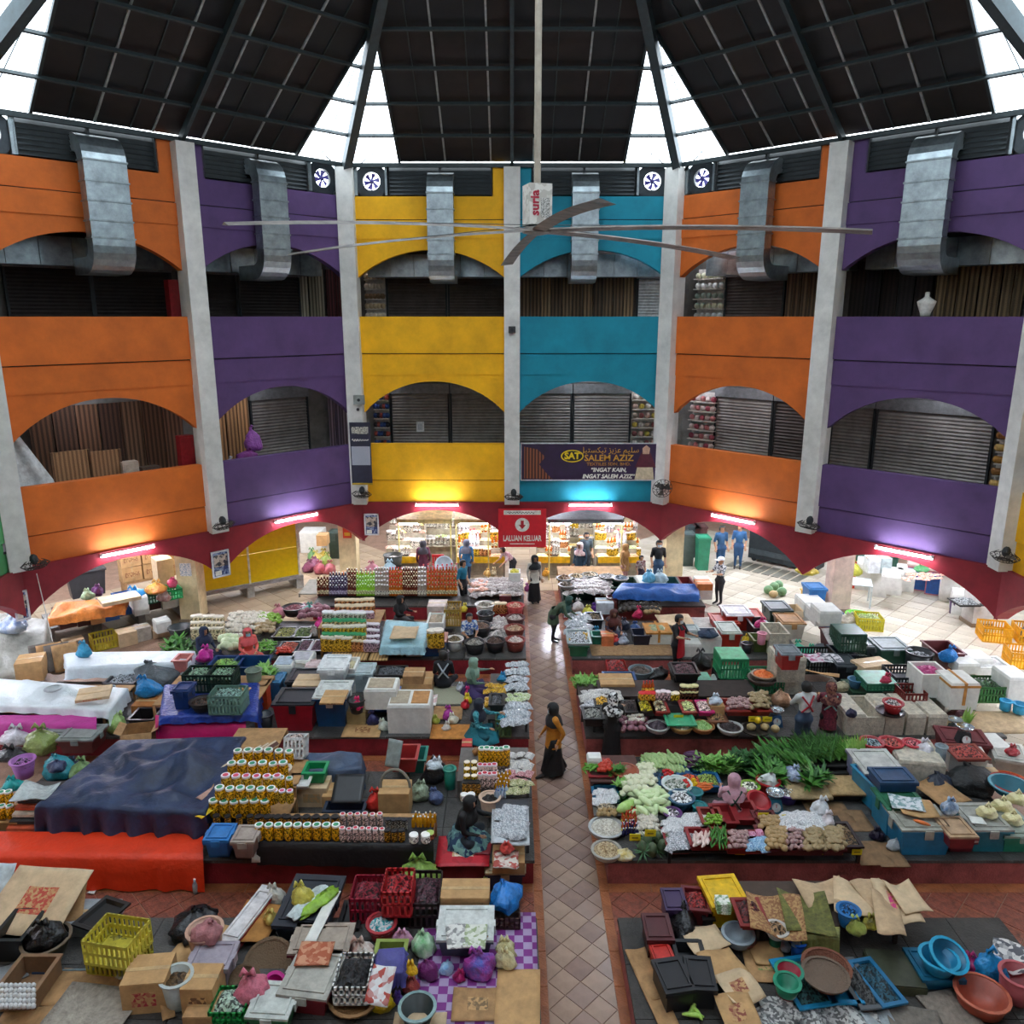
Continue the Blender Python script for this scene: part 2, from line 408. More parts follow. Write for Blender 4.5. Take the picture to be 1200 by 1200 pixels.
for k in range(4):
    ya,yb =FRONT[k] + DEP,FRONT[k + 1]
    for xa,xb in ((-9.0 if k < 3 else -6.2,X0),(X1,8.6 if k < 2 else 5.6)):
        strip(xa,xb,yb - .2,yb,10,BORDER)
        if k == 0:
            diag_tiles(xa,xb,ya - .1,yb - .2,.62,[CROSS,M('8C4A38',.5,'rough',scale=9,amt=.3)])
        else:
            strip(xa,xb,ya - .1,yb - .2,14,CROSS)
# pale walkway round the right-hand corner: square tiles set along the right facet
PALE =[M('CFC8B6',.22,'plain',scale=1.5,amt=.08),M('C6BEAC',.22,'plain',scale=1.5,amt=.08),M('D6D0C0',.2,'plain',scale=1.5,amt=.07)]
fa,ft,fn,fln =facet_frame('right')
for i in range(-6,24):
    for j in range(-9,12):
        u,wv =i * .62,j * .62
        p =fa + ft * u + fn * wv
        if p.y > 33 or p.x < 1.7 or (p.x > 19):continue
        q =[p + ft * du + fn * dv for du,dv in ((0,0),(.61,0),(.61,.61),(0,.61))]
        inside =any((v.x < 5.9 and v.y < 25.2) or (v.x < 8.8 and v.y < 17.6) or (v.x < 7.7 and v.y < 21.4) for v in q)
        if inside or p.y < 13:continue
        tilepoly([(v.x,v.y) for v in reversed(q)],PALE[R.randrange(3)],'floor_tile')
SAND =[M('B9A58A',.35,'plain',scale=1.5,amt=.1),M('AE997E',.35,'plain',scale=1.5,amt=.1)]
fa,ft,fn,fln =facet_frame('left')
for i in range(0,21):
    for j in range(-6,9):
        p =fa + ft * (i * .62) + fn * (j * .62)
        q =[p + ft * du + fn * dv for du,dv in ((0,0),(.61,0),(.61,.61),(0,.61))]
        if any(v.x > -6.2 and v.y < 25.2 for v in q) or any(v.y < 21.4 for v in q) or p.x > -3:continue
        tilepoly([(v.x,v.y) for v in reversed(q)],SAND[R.randrange(2)],'floor_tile')
for i in range(-6,4):
    for j in range(0,10):
        x,y =i * .7,25.25 + j * .7
        tilepoly([(x,y),(x + .69,y),(x + .69,y + .69),(x,y + .69)],SAND[(i * 3 + j) % 2],'floor_tile')
PTOP =M('4C4A48',.5,'rough',scale=3,amt=.25);PTOPD =M('3B3733',.55,'rough',scale=3,amt=.3)
PRED =M('8E2430',.55,'rough',scale=2,amt=.25);PPINK =M('A85A58',.6,'rough',scale=2.2,amt=.3)
PLAT =[(-9.0,X0,0),(-9.0,X0,1),(-11.0,X0,2),(-9.3,X0,3),(-6.1,X0,4),(X1,7.15,0),(X1,8.8,1),(X1,10.4,2),(X1,7.6,3),(X1,5.9,4)]
WHERE =['nearest the gallery','second from the gallery','third from the gallery','fourth from the gallery','farthest from the gallery']
for x0,x1,k in PLAT:
    y0,y1 =FRONT[k],FRONT[k] + DEP;lf =x1 <= X0
    pl =struct('floor_platform','%s tiled selling platform %s aisle, %s' % ('red sided' if lf else 'pink sided','left of the' if lf else 'right of the',WHERE[k]))
    pl['category'] ='platform'
    MB().box(x0,x1,y0,y1,0,PT - .05).obj('platform_base',PRED if lf else PPINK,pl)
    n =max(4,int((x1 - x0) / .75));dx =(x1 - x0 + .04) / n
    dark =(k == 0 and not lf)
    for i in range(n):
        for j in range(3):
            dy =(DEP + .04) / 3
            xa,ya =x0 - .02 + i * dx,y0 - .02 + j * dy
            MB().hexa([(xa,ya),(xa + dx,ya),(xa + dx,ya + dy),(xa,ya + dy)],PT - .05,
                      [(xa + .006,ya + .006),(xa + dx - .006,ya + .006),(xa + dx - .006,ya + dy - .006),(xa + .006,ya + dy - .006)],PT).obj('platform_tile',PTOPD if dark else PTOP,pl)
# ---------------------------------------------------------------- fixtures on the arcade
def fat(key,px,py,w=0.0):                  # photograph position -> (along, height) on the plane w behind a facet
    a,t,n,ln =facet_frame(key);u,v =px - 600,py - 600
    d =Vector((u,FPX * CP - v * SP,-FPX * SP - v * CP));o =Vector((0,0,EYE))
    k =((a - o).dot(n) + w) / d.dot(n);p =o + d * k
    return (p - a).dot(t),p.z
def fthing(key,name,label,cat,u,w,z,group=None):
    a,t,n,ln =facet_frame(key);r =thing(name,label,cat,group=group)
    p =a + t * u + n * w;r.matrix_world =Matrix(((t.x,n.x,0,p.x),(t.y,n.y,0,p.y),(0,0,1,z),(0,0,0,1)))
    return r
def fmesh(o,key,u,w,z):
    a,t,n,ln =facet_frame(key);p =a + t * u + n * w
    o.matrix_world =Matrix(((t.x,n.x,0,p.x),(t.y,n.y,0,p.y),(0,0,1,z),(0,0,0,1)));return o
BAYS =[('left',0,'left orange'),('left',1,'left purple'),('back',0,'yellow'),('back',1,'teal'),('right',0,'right orange'),('right',1,'right purple')]
# galvanised air ducts
def duct(key,px,wd,lab,side):
    u,_ =fat(key,px,240,-.5)
    r =fthing(key,'air_duct',lab,'duct',u,0,0)
    path =[]
    for k in range(7):an =PI / 2 * k / 6;path.append((-.12 - .38 * math.sin(an),13.3 - .0 - (.42 - .42 * math.cos(an)),an))
    path =[(.2,13.12,0)] + [(-.02 - .45 * math.sin(PI / 2 * k / 6),12.67 + .45 * math.cos(PI / 2 * k / 6),PI / 2 * k / 6) for k in range(7)]
    path += [(-.47,z,PI / 2) for z in (12.2,11.75,11.3,10.9)]
    path += [(-.02 - .45 * math.cos(PI / 2 * k / 6),10.72 - .45 * math.sin(PI / 2 * k / 6),PI / 2 + PI / 2 * k / 6) for k in range(7)] + [(.9,10.27,PI)]
    th =.2
    def ring(p,x,e):
        y,z,an =p;ny,nz =-math.sin(an),math.cos(an)
        return [(-x,y + ny * e,z + nz * e),(x,y + ny * e,z + nz * e),(x,y - ny * e,z - nz * e),(-x,y - ny * e,z - nz * e)]
    def sweep(ps,x,e):
        mb =MB();vs =[];fs =[]
        for p in ps:vs += ring(p,x,e)
        for k in range(len(ps) - 1):
            for i in range(4):j =(i + 1) % 4;fs.append((4 * k + i,4 * k + j,4 * k + 4 + j,4 * k + 4 + i))
        fs += [(3,2,1,0),tuple(range(len(vs) - 4,len(vs)))]
        return mb.add(vs,fs)
    for a_,b_ in ((0,8),(7,9),(8,10),(9,12),(11,len(path))):
        sweep(path[a_:b_],wd / 2,th).obj('duct_section',GALV,r)
    for k in (7,8,9,10,11):
        y,z,an =path[k];MB().box(-wd / 2 - .025,wd / 2 + .025,y - th - .025,y + th + .025,z - .02,z + .02).obj('duct_flange',M('8E989B',.4,metal=.8),r)
for (key,b,nm),px,wd in zip(BAYS,(126,318,516,686,886,1085),(1.0,.85,.8,.8,.85,1.0)):
    duct(key,px,wd,'galvanised air duct bending down over the %s upper arch' % nm,key)
for key in ('left','back','right'):
    for b in range(2):
        nm =[x[2] for x in BAYS if x[0] == key and x[1] == b][0]
        r =fthing(key,'supply_duct','level rectangular metal duct inside the %s upper arch' % nm,'duct',b * A + .3,1.4,10.32)
        for k in range(6):MB().box(k * .78,k * .78 + .765,0,.6,0,.72).obj('duct_section',GALV,r)
# junction box and camera on the columns
for x,y,w_,h,c,lab in ((421,474,.35,.3,'8E9490','grey junction box on the column beside the yellow bay'),(420,482,.1,.14,'C8C8C4','small switch box under the grey junction box'),(600,390,.22,.2,'3A3A3A','small dark camera on the middle white column')):
    u,z =fat('back',x,y,-.42);r =fthing('back','camera' if c == '3A3A3A' else 'junction_box',lab,'fixture',u,-.42,z);MB().box(-w_ / 2,w_ / 2,-.06,.06,0,h).obj('housing',M(c,.5),r);MB().lathe([(.05,0),(.05,.03)],10).obj('cover_boss',DARK,r,loc=(0,-.06,h / 2)).rotation_euler =(PI / 2,0,0)
# roller shutters and timber partitions at the back of the galleries
SHB =M('5A504B',.55,'plain',metal=.25,scale=2);SHG =M('9A948E',.5,'plain',metal=.25,scale=2);SHD =M('3A3432',.55,'plain',metal=.2,scale=2)
def shutter(key,x0,x1,lvl,mat,lab,py=None):
    py =py or (345 if lvl == 3 else 490);w =2.45
    u0,_ =fat(key,x0,py,w);u1,_ =fat(key,x1,py,w);z0,z1 =(8.0,10.3) if lvl == 3 else (3.85,6.35)
    r =fthing(key,'roller_shutter',lab,'shutter',u0,w,z0);W =u1 - u0;H =z1 - z0;mb =MB();n =int(H / .1)
    for k in range(n):
        z =k * H / n;d =H / n
        mb.add([(.05,.0,z),(W - .05,.0,z),(W - .05,-.035,z + d * .5),(.05,-.035,z + d * .5),(.05,0,z + d),(W - .05,0,z + d)],[(0,1,2,3),(3,2,5,4)])
    mb.obj('curtain',mat,r)
    for x in (0,W - .06):MB().box(x,x + .06,-.06,.05,0,H).obj('guide_rail',DARK,r)
    MB().box(0,W,-.12,.1,H,H + .35).obj('roller_housing',M('8E9092',.5,metal=.3),r)
    return r
def planks(key,x0,x1,lvl,n,cols,lab,z1=None,w=2.4,py=None):
    py =py or (345 if lvl == 3 else 500)
    u0,_ =fat(key,x0,py,w);u1,_ =fat(key,x1,py,w);z0 =8.0 if lvl == 3 else 3.85;z1 =z1 or (10.6 if lvl == 3 else 6.6)
    r =fthing(key,'timber_partition',lab,'partition',u0,w,z0);W =u1 - u0
    for k in range(n):
        MB().box(W * k / n + .015,W * (k + 1) / n - .015,-.03 * (k % 2),.04,0,z1 - z0).obj('plank',M(cols[k % len(cols)],.7,'weave',scale=2.5,amt=.25),r)
    return r
shutter('left',6,108,3,SHD,'dark roller shutter in the left orange upper arch, under the wide duct end')
shutter('left',108,202,3,SHD,'dark roller shutter in the left orange upper arch, beside the red cabinet')
planks('left',33,215,2,7,['6B4A34','5E4130','7A5740','53382A','7F6048','6B4A34','876049'],'brown plywood partition behind the lower left orange arch')
shutter('left',240,278,3,SHD,'dark roller shutter in the left purple upper arch, next to the white column')
shutter('left',279,351,3,SHD,'dark roller shutter in the left purple upper arch, beside the pale door')
planks('left',352,380,3,3,['A39C86','8C8672'],'pale slatted door in the left purple upper arch')
planks('left',383,404,3,2,['5A2A2C'],'dark red panel at the end of the left purple upper arch')
planks('left',250,293,2,3,['B98A5C','A87B50'],'tan plywood panels behind the purple bags in the lower arch')
shutter('left',294,362,2,SHG,'grey roller shutter in the lower left purple arch',500)
planks('left',386,408,2,3,['8D7A88','77687A'],'greyish plank panel at the end of the lower left purple arch')
shutter('back',453,524,3,SHB,'brown roller shutter in the yellow upper arch, left of its pair')
shutter('back',525,594,3,SHB,'brown roller shutter in the yellow upper arch, right of its pair')
shutter('back',458,527,2,SHG,'grey roller shutter with a pasted notice in the lower yellow arch')
shutter('back',528,596,2,SHG,'grey roller shutter in the lower yellow arch, next to the middle column')
planks('back',610,743,3,11,['7A6248','6B543C','8A7050','5D4936'],'brown timber plank wall in the teal upper arch')
shutter('back',746,776,3,M('D6DAD8',.5),'pale lit roller shutter at the end of the teal upper arch')
shutter('back',604,670,2,SHG,'grey roller shutter in the lower teal arch, next to the middle column')
shutter('back',671,739,2,SHG,'grey roller shutter in the lower teal arch, beside the lit shop')
shutter('right',850,920,3,SHB,'brown roller shutter in the right orange upper arch')
planks('right',921,966,3,5,['7A6248','6B543C'],'brown plank panel in the right orange upper arch')
shutter('right',838,906,2,SHG,'grey roller shutter beside the lit goods in the lower right orange arch')
shutter('right',907,956,2,SHB,'brown roller shutter in the lower right orange arch, next to the column')
planks('right',995,1092,3,5,['2E2320','262022'],'almost black timber doors in the right purple upper arch')
planks('right',1096,1200,3,8,['8A7352','7B6446'],'straw brown plank wall in the right purple upper arch')
shutter('right',975,1026,2,SHG,'narrow grey roller shutter in the lower right purple arch')
shutter('right',1027,1168,2,SHG,'wide stained roller shutter in the lower right purple arch')
# small things standing in the galleries
def gbox(key,name,lab,cat,x,y,wpx,h,col,w=.9,d=.3,extra=None):
    u,z =fat(key,x,y,w);p =fpt(key,u,w,z);s =mpp(p) * wpx
    r =fthing(key,name,lab,cat,u,w,z)
    MB().box(-s / 2,s / 2,0,d,0,h).obj('body',M(col,.5),r);MB().box(-s / 2 + .03,s / 2 - .03,-.02,0,.05,h - .05).obj('door',M(extra or col,.45),r)
    return r
gbox('left','hose_cabinet','red fire hose cabinet in the left orange upper arch','cabinet',208,375,13,1.1,'A8222A',1.0)
gbox('left','hose_cabinet','red fire hose cabinet in the lower left orange arch','cabinet',223,556,16,1.15,'A8222A',.8)
gbox('right','hose_cabinet','red fire hose cabinet in the lower right orange arch','cabinet',946,548,8,1.0,'A8222A',.8)
gbox('right','hose_cabinet','narrow red fire hose cabinet in the right orange upper arch','cabinet',963,372,8,1.1,'A8222A',.9)
def gboard(x,y,wp,h,col,lab):
    u,z =fat('left',x,y,.8);s =mpp(fpt('left',u,.8,z)) * wp;r =fthing('left','wooden_board',lab,'board',u,.8,z)
    MB().box(-s / 2,s / 2,0,.04,0,h).obj('sheet',M(col,.7,'weave',scale=3),r);MB().box(-s / 2,-s / 2 + .06,-.03,0,0,h).obj('batten',M('6A4B34',.7),r);MB().box(s / 2 - .06,s / 2,-.03,0,0,h).obj('batten',M('6A4B34',.7),r)
gboard(88,574,42,1.05,'9A7450','framed plywood board leaning in the lower left orange arch');gboard(127,568,36,.95,'936C4A','second framed plywood board leaning beside the first in the orange arch')
for x,y,wp,h,col,lab in ((155,560,18,.45,'C0B0A0','open pale carton on the lower orange parapet shelf'),(178,556,20,.22,'5A4A40','low brown tray among clutter behind the lower orange parapet')):
    gbox('left','small_box',lab,'box',x,y,wp,h,col,.6)
# hanging cloth, bust, bags in the galleries come with the item library
# pillars under the arcade
for i,(x,y,lab) in enumerate(((224,730,'cream pillar left of the yellow hoarding'),(409,678,'cream pillar behind the bottle stall'),(789,683,'cream pillar behind the man in the black t-shirt'),(984,718,'pinkish cream pillar beside the blue bins'),(1150,735,'pillar with patchy white paint above the yellow crates'))):
    p =at(x,y,0);r =struct('pillar',lab);r['category'] ='pillar';r.location =p
    MB().box(-.3,.3,0,.6,.0,3.3).obj('shaft',M('E2CFA2' if i < 3 else ('D8C2B4' if i == 3 else 'D8D6D2'),.7,'paint',scale=2),r);MB().box(-.33,.33,-.03,.63,0,.12).obj('plinth',M('8C7A66',.7),r)
MB().box(-.17,.17,-.01,0,1.5,1.9).obj('notice',M('F2EFE6',.6,'fleck',col2='9AB0C0',scale=30),bpy.data.objects['pillar'])
# fluorescent lamps
LAST =[None]
def lamp(p0,p1,label,power,group=None,off=(0,0,.05)):
    off =Vector(off)
    p0,p1 =Vector(p0),Vector(p1);r =thing('fluorescent_lamp',label,'lamp',p0.lerp(p1,.5) + Vector((0,0,.02)),group=group)
    LAST[0] =r;bpy.context.view_layer.update() if 'hung' in label else None
    c =r.location;MB().beam(p0 - c + off,p1 - c + off,.09 if off.z else .04,.06).obj('housing',M('E8E8E8',.5),r)
    MB().tube([p0 - c,p1 - c],.03,8).obj('tube',M('EEF2FF',.5,'emit',emit=power),r)
    for e in (p0,p1):MB().beam((e - c) * .97 + Vector((0,0,.0)),(e - c) * 1.0 + Vector((0,0,.07)),.08,.05).obj('lamp_holder',M('D8D8D8',.5),r)
for (key,b,nm),(xa,ya,xb,yb) in zip(BAYS,((119,656,181,643),(323,612,372,603),(487,591,537,591),(667,589,717,589),(834,602,884,611),(1026,638,1093,653))):
    ua,za =fat(key,xa,ya,-.26);ub,zb =fat(key,xb,yb,-.26);z =2.86
    lamp(fpt(key,ua,-.26,z),fpt(key,ub,-.26,z),'glowing fluorescent tube on the red fascia under the %s bay' % nm,150,None,facet_frame(key)[2] * .06)
for key in ('left','back','right','far_left','far_right'):
    for i,(u,wv) in enumerate(((.8,2.2),(3.6,2.2),(6.6,2.2),(9.4,2.2),(1.5,5.8),(5.1,5.8),(8.7,5.8))):
        lamp(fpt(key,u - .6,wv,3.2),fpt(key,u + .6,wv,3.2),'fluorescent tube on the ground arcade ceiling',420,'arcade ceiling tubes')
for key,u,z in (('back',7.6,7.1),('right',2.0,7.1),('right',7.8,7.1),('left',7.2,7.1),('left',2.4,7.1),('back',9.4,11.2),('right',.9,11.2)):
    lamp(fpt(key,u - .5,1.3,z),fpt(key,u + .5,1.3,z),'fluorescent tube on the gallery ceiling',60,'gallery ceiling tubes')
# oscillating wall fans on the columns
def wall_fan(x,y,key,lab,tilt):
    u,z =fat(key,x,y,-.75);r =fthing(key,'wall_fan',lab,'fan',u,-.75,z)
    head =new('fan_head',None,r);head.rotation_euler =(tilt,0,0)
    mb =MB()
    for k in range(14):an =2 * PI * k / 14;mb.tube([(.05 * math.cos(an),-.09,.05 * math.sin(an)),(.22 * math.cos(an),-.12,.22 * math.sin(an)),(.32 * math.cos(an),-.03,.32 * math.sin(an)),(.2 * math.cos(an),.06,.2 * math.sin(an))],.008,4)
    for rr,y_ in ((.32,-.03),(.2,-.12),(.1,-.11)):mb.tube([(rr * math.cos(2 * PI * k / 18),y_,rr * math.sin(2 * PI * k / 18)) for k in range(19)],.01,4)
    mb.obj('cage',M('2B2A28',.5,metal=.3),head)
    mb =MB()
    for k in range(3):an =2 * PI * k / 3;mb.add([(.04 * math.cos(an),-.05,.04 * math.sin(an)),(.28 * math.cos(an - .1),-.07,.28 * math.sin(an - .1)),(.28 * math.cos(an + .8),-.0,.28 * math.sin(an + .8)),(.05 * math.cos(an + 1.2),-.03,.05 * math.sin(an + 1.2))],[(0,1,2,3)])
    mb.obj('blade',M('4A4844',.4),head);MB().ball((0,.1,0),.1,.14,.1).obj('motor',DARK,head)
    MB().beam((0,.1,0),(0,.4,-.1),.05,.05).obj('bracket',M('8A8A86',.5),r)
for x,y,k,lab,t in ((41,660,'left','dark wall fan on the leftmost white column',1.1),(262,614,'left','dark wall fan between the left orange and purple bays',1.1),(424,578,'back','dark wall fan below the column poster',1.1),(602,581,'back','dark wall fan between the yellow and teal bays',1.2),(776,572,'back','round wall fan facing out beside the textile banner',.2),(948,614,'right','dark wall fan between the right orange and purple bays',1.2),(1178,651,'right','dark wall fan on the rightmost white column',1.0)):
    wall_fan(x,y,k,lab,t)
# ---------------------------------------------------------------- the large ceiling fan
cx,cy,cz =.41,CY,10.38
fan =thing('ceiling_fan','huge six bladed ceiling fan hanging on a long pole','fan',(cx,cy,cz))
MB().tube([(0,0,.7),(0,0,APEX - cz - .6)],.055,10).obj('pole',M('A89E8E',.6,'plain',scale=3),fan)
mbx =MB().box(-.19,.19,-.19,.19,.1,.72).obj('motor_box',M('D6D4CC',.6,'fleck',col2='B8B4AA',scale=8),fan,rz=.3)
text('suria',.2,M('B0203A',.5),mbx,(-.1,-.194,.42),(PI / 2,-PI / 2,0),bold=.006)
MB().box(.0,.15,-.197,-.19,.2,.5).obj('rating_plate',M('6A6A66',.6,'fleck',col2='D0CEC8',scale=60),mbx)
MB().lathe([(.1,-.05),(.24,-.02),(.24,.06),(.12,.1)],14).obj('hub',M('8A8782',.5,metal=.4),fan)
for k in range(6):
    an =math.radians(96 + 60 * k);mb =MB();vs =[];fs =[];n =10
    for i in range(n + 1):
        q =i / n;rr =.15 + 4.9 * q;z =-.22 * q * q + .02;wv =.11 + .03 * q
        for (a_,b_) in ((-wv,.0),(-wv * .3,.03),(wv,-.03),(-wv * .3,-.012)):vs.append((rr,a_,z + b_))
    for i in range(n):
        for j in range(4):fs.append((4 * i + j,4 * i + (j + 1) % 4,4 * i + 4 + (j + 1) % 4,4 * i + 4 + j))
    fs += [(3,2,1,0),tuple(range(4 * n,4 * n + 4))]
    o =mb.add(vs,fs).obj('fan_blade',M('77706A',.5,'plain',metal=.2,scale=3,amt=.35),fan);o.rotation_euler =(0,0,an)
    MB().tube([(.1 * math.cos(an),.1 * math.sin(an),.1),(2.6 * math.cos(an),2.6 * math.sin(an),-.02)],.006,4).obj('stay_wire',DARK,fan)
# ---------------------------------------------------------------- banners and posters
def panel(key,x0,x1,y0,y1,w,name,lab,cat,mat,tilt=0):
    u0,z1 =fat(key,x0,(y0 + y1) / 2,w);u1,_ =fat(key,x1,(y0 + y1) / 2,w);um =(x0 + x1) / 2
    _,zt =fat(key,um,y0,w);_,zb =fat(key,um,y1,w)
    r =fthing(key,name,lab,cat,(u0 + u1) / 2,w,zb);W =abs(u1 - u0);H =zt - zb
    MB().box(-W / 2,W / 2,-.012,.012,0,H).obj('sheet',mat,r)
    return r,W,H
def frame(r,W,H,mat,t=.04):
    for a,b,c,d in ((-W / 2,W / 2,0,t),(-W / 2,W / 2,H - t,H),(-W / 2,-W / 2 + t,0,H),(W / 2 - t,W / 2,0,H)):
        MB().box(a,b,-.03,.015,c,d).obj('frame',mat,r)
r,W,H =panel('back',610,773,519,563,-.16,'textile_banner','dark purple textile shop banner on the teal parapet','banner',M('1E1428',.5,'plain',col2='3A1F4E',scale=.7))
frame(r,W,H,M('D8D8DA',.5),.03)
cr =M('F2EEE2',.5);gold =M('D9A441',.45,metal=.2);yel =M('F2D21C',.5)
mb =MB();N =24;mb.add([(-.6 + .38 * math.cos(2 * PI * k / N),-.02,.83 + .21 * math.sin(2 * PI * k / N)) for k in range(N)],[tuple(range(N))]);mb.obj('emblem_ring',yel,r)
mb =MB();mb.add([(-.6 + .34 * math.cos(2 * PI * k / N),-.024,.83 + .175 * math.sin(2 * PI * k / N)) for k in range(N)],[tuple(range(N))]);mb.obj('emblem_field',M('1A1A20',.5),r)
text('SAT',.3,yel,r,(-.6,-.03,.83),bold=.012)
try:
    jw ='\ufebb\ufe8e' and '\ufede\ufef4\ufe98\ufeb4\ufedc\ufef4\ufe97 \ufeb0\ufef3\ufeb0\ufecb \ufee2\ufef4\ufee0\ufeb3'
    text(jw,.26,gold,r,(.62,-.03,1.03),name='jawi_lettering')
except Exception:pass
text('SALEM AZIZ',.29,gold,r,(.62,-.03,.76),bold=.006,sx=1.05)
text('TEXTILES SDN. BHD.',.14,M('B07A3A',.5),r,(.62,-.03,.56),bold=.003,sx=1.15)
text('\u201cINGAT KAIN,',.19,cr,r,(.62,-.03,.36),bold=.006,shear=.2)
text('INGAT SALEM AZIZ\u201d',.19,cr,r,(.62,-.03,.14),bold=.006,shear=.2)
def cloth_shape(pts,mat,nm='printed_drapery',y=-.02):MB().add([(x,y,z) for x,z in pts],[tuple(range(len(pts)))]).obj(nm,mat,r)
cloth_shape([(-2.2,.08),(-1.25,.05),(-1.5,.3),(-1.7,.55),(-1.5,.8),(-1.75,1.05),(-2.2,1.15)],M('8A5238',.4,'stripe',col2='3A1C18',scale=3))
cloth_shape([(1.5,.04),(2.15,.04),(2.08,.6),(1.6,.6)],M('D8C8A8',.6),'printed_skirt');cloth_shape([(1.5,.45),(2.2,.45),(2.0,.95),(1.7,.95)],M('5A1C2E',.6),'printed_shawl',-.022)
cloth_shape([(1.74,.9),(1.96,.9),(1.98,1.1),(1.86,1.2),(1.73,1.1)],M('C8A088',.6),'printed_head',-.025)
r,W,H =panel('back',584,640,596,641,-.5,'exit_banner','red hanging banner with white arrow and exit lettering','banner',M('D21F2E',.5,'plain',amt=.08))
text('LALUAN KELUAR',.27,cr,r,(0,-.02,.3),bold=.008,sx=.62)
mb =MB();mb.add([(.24 * math.cos(2 * PI * k / N),-.018,.78 + .24 * math.sin(2 * PI * k / N)) for k in range(N)],[tuple(range(N))]);mb.obj('arrow_disc',cr,r)
mb =MB();mb.add([(x,-.024,.78 + z) for x,z in ((-.05,.15),(.05,.15),(.05,0),(.12,0),(0,-.15),(-.12,0),(-.05,0))],[tuple(range(7))]);mb.obj('arrow',M('B01828',.5),r)
MB().box(-.62,.62,-.02,-.013,1.13,1.28).obj('title_strip',cr,r);MB().box(-.42,.42,-.02,-.013,.1,.13).obj('underline',cr,r)
MB().tube([(-.5 + .9 * k / 30,-.022,1.2 + .03 * math.sin(k * 1.9)) for k in range(31)],.01,4).obj('script_line',M('3A3A3A',.5),r)
r,W,H =panel('back',411,435,495,568,-.42,'column_poster','tall dark notice poster hanging on the column beside the yellow bay','poster',M('23263A',.5))
MB().box(-W / 2,W / 2,-.02,0,0,.06).obj('yellow_edge',M('C8A428',.5),r)
MB().box(-W * .45,W * .45,-.018,-.012,H * .32,H * .62).obj('text_block',M('C8CCD4',.6,'stripe',col2='5A6070',scale=22),r)
MB().box(-W * .4,W * .4,-.018,-.012,H * .82,H * .93).obj('heading_block',M('D8D4C0',.6,'fleck',col2='23263A',scale=40),r)
MB().tube([((-.4 + .8 * k / 24) * W,-.016,H * .72 + .05 * math.sin(k * 1.7) * (1 - k / 40)) for k in range(25)],.012,4).obj('script_line',cr,r)
for k,x0,x1,y0,y1,lab in (('left',248,269,645,676,'small framed blue poster on the red fascia left of the hoarding'),('back',427,444,602,627,'small framed blue poster on the red fascia above the bottle stall'),('left',16,34,692,727,'small white and blue poster on the leftmost red fascia')):
    r,W,H =panel(k,x0,x1,y0,y1,-.16,'framed_poster',lab,'poster',M('2A3C6E',.4,'fleck',col2='8FA0C0',scale=9));frame(r,W,H,M('E8E8EC',.5),.045)
    MB().box(-W * .35,W * .0,-.025,-.013,H * .08,H * .25).obj('caption_block',cr,r);MB().box(-W * .38,W * .38,-.025,-.013,H * .4,H * .85).obj('picture_block',M('3A3A44',.5,'fleck',col2='C8B8A8',scale=7),r)
r,W,H =panel('left',-12,15,590,650,-.3,'framed_poster','black framed poster with dark red figure at the left edge','poster',M('C8C0CC',.5,'plain',col2='5A2A4A',scale=2));frame(r,W,H,DARK,.06)
r,W,H =panel('back',488,497,494,506,2.3,'paper_notice','white paper notice stuck on a grey shutter in the yellow arch','notice',M('EEF2F4',.6));MB().box(-W * .3,W * .3,-.02,-.012,H * .2,H * .8).obj('print',M('8A9098',.6,'stripe',col2='EEF2F4',scale=40),r)
# yellow hoarding on a low concrete ledge under the left purple bay
a0,a1 =at(233,712,0.0),at(352,689,0.0)
d =(a1 - a0);L_ =d.length;d.normalize();nn =Vector((-d.y,d.x,0))
r =thing('yellow_hoarding','bright yellow panel hoarding on a concrete ledge beside the cream pillar','hoarding',a0);r.rotation_euler[2] =math.atan2(d.y,d.x)
for i in range(2):
    for j in range(2):
        MB().box(L_ * i / 2 + .03,L_ * (i + 1) / 2 - .03,.0,.05,.5 + j * 1.0,1.48 + j * 1.0).obj('panel',M('F4CE00',.45,'plain',amt=.06),r)
for i in range(3):MB().box(L_ * i / 2 - .03,L_ * i / 2 + .03,-.03,.06,.45,2.6).obj('post',M('E8E2D0',.6),r)
MB().box(-.1,L_ + .1,-.1,1.0,.38,.48).obj('ledge',M('9A9690',.8,'rough'),r)
for i in range(3):MB().box(L_ * i / 2 - .12,L_ * i / 2 + .12,-.02,.9,0,.38).obj('ledge_support',M('B4B0A8',.8,'rough'),r)
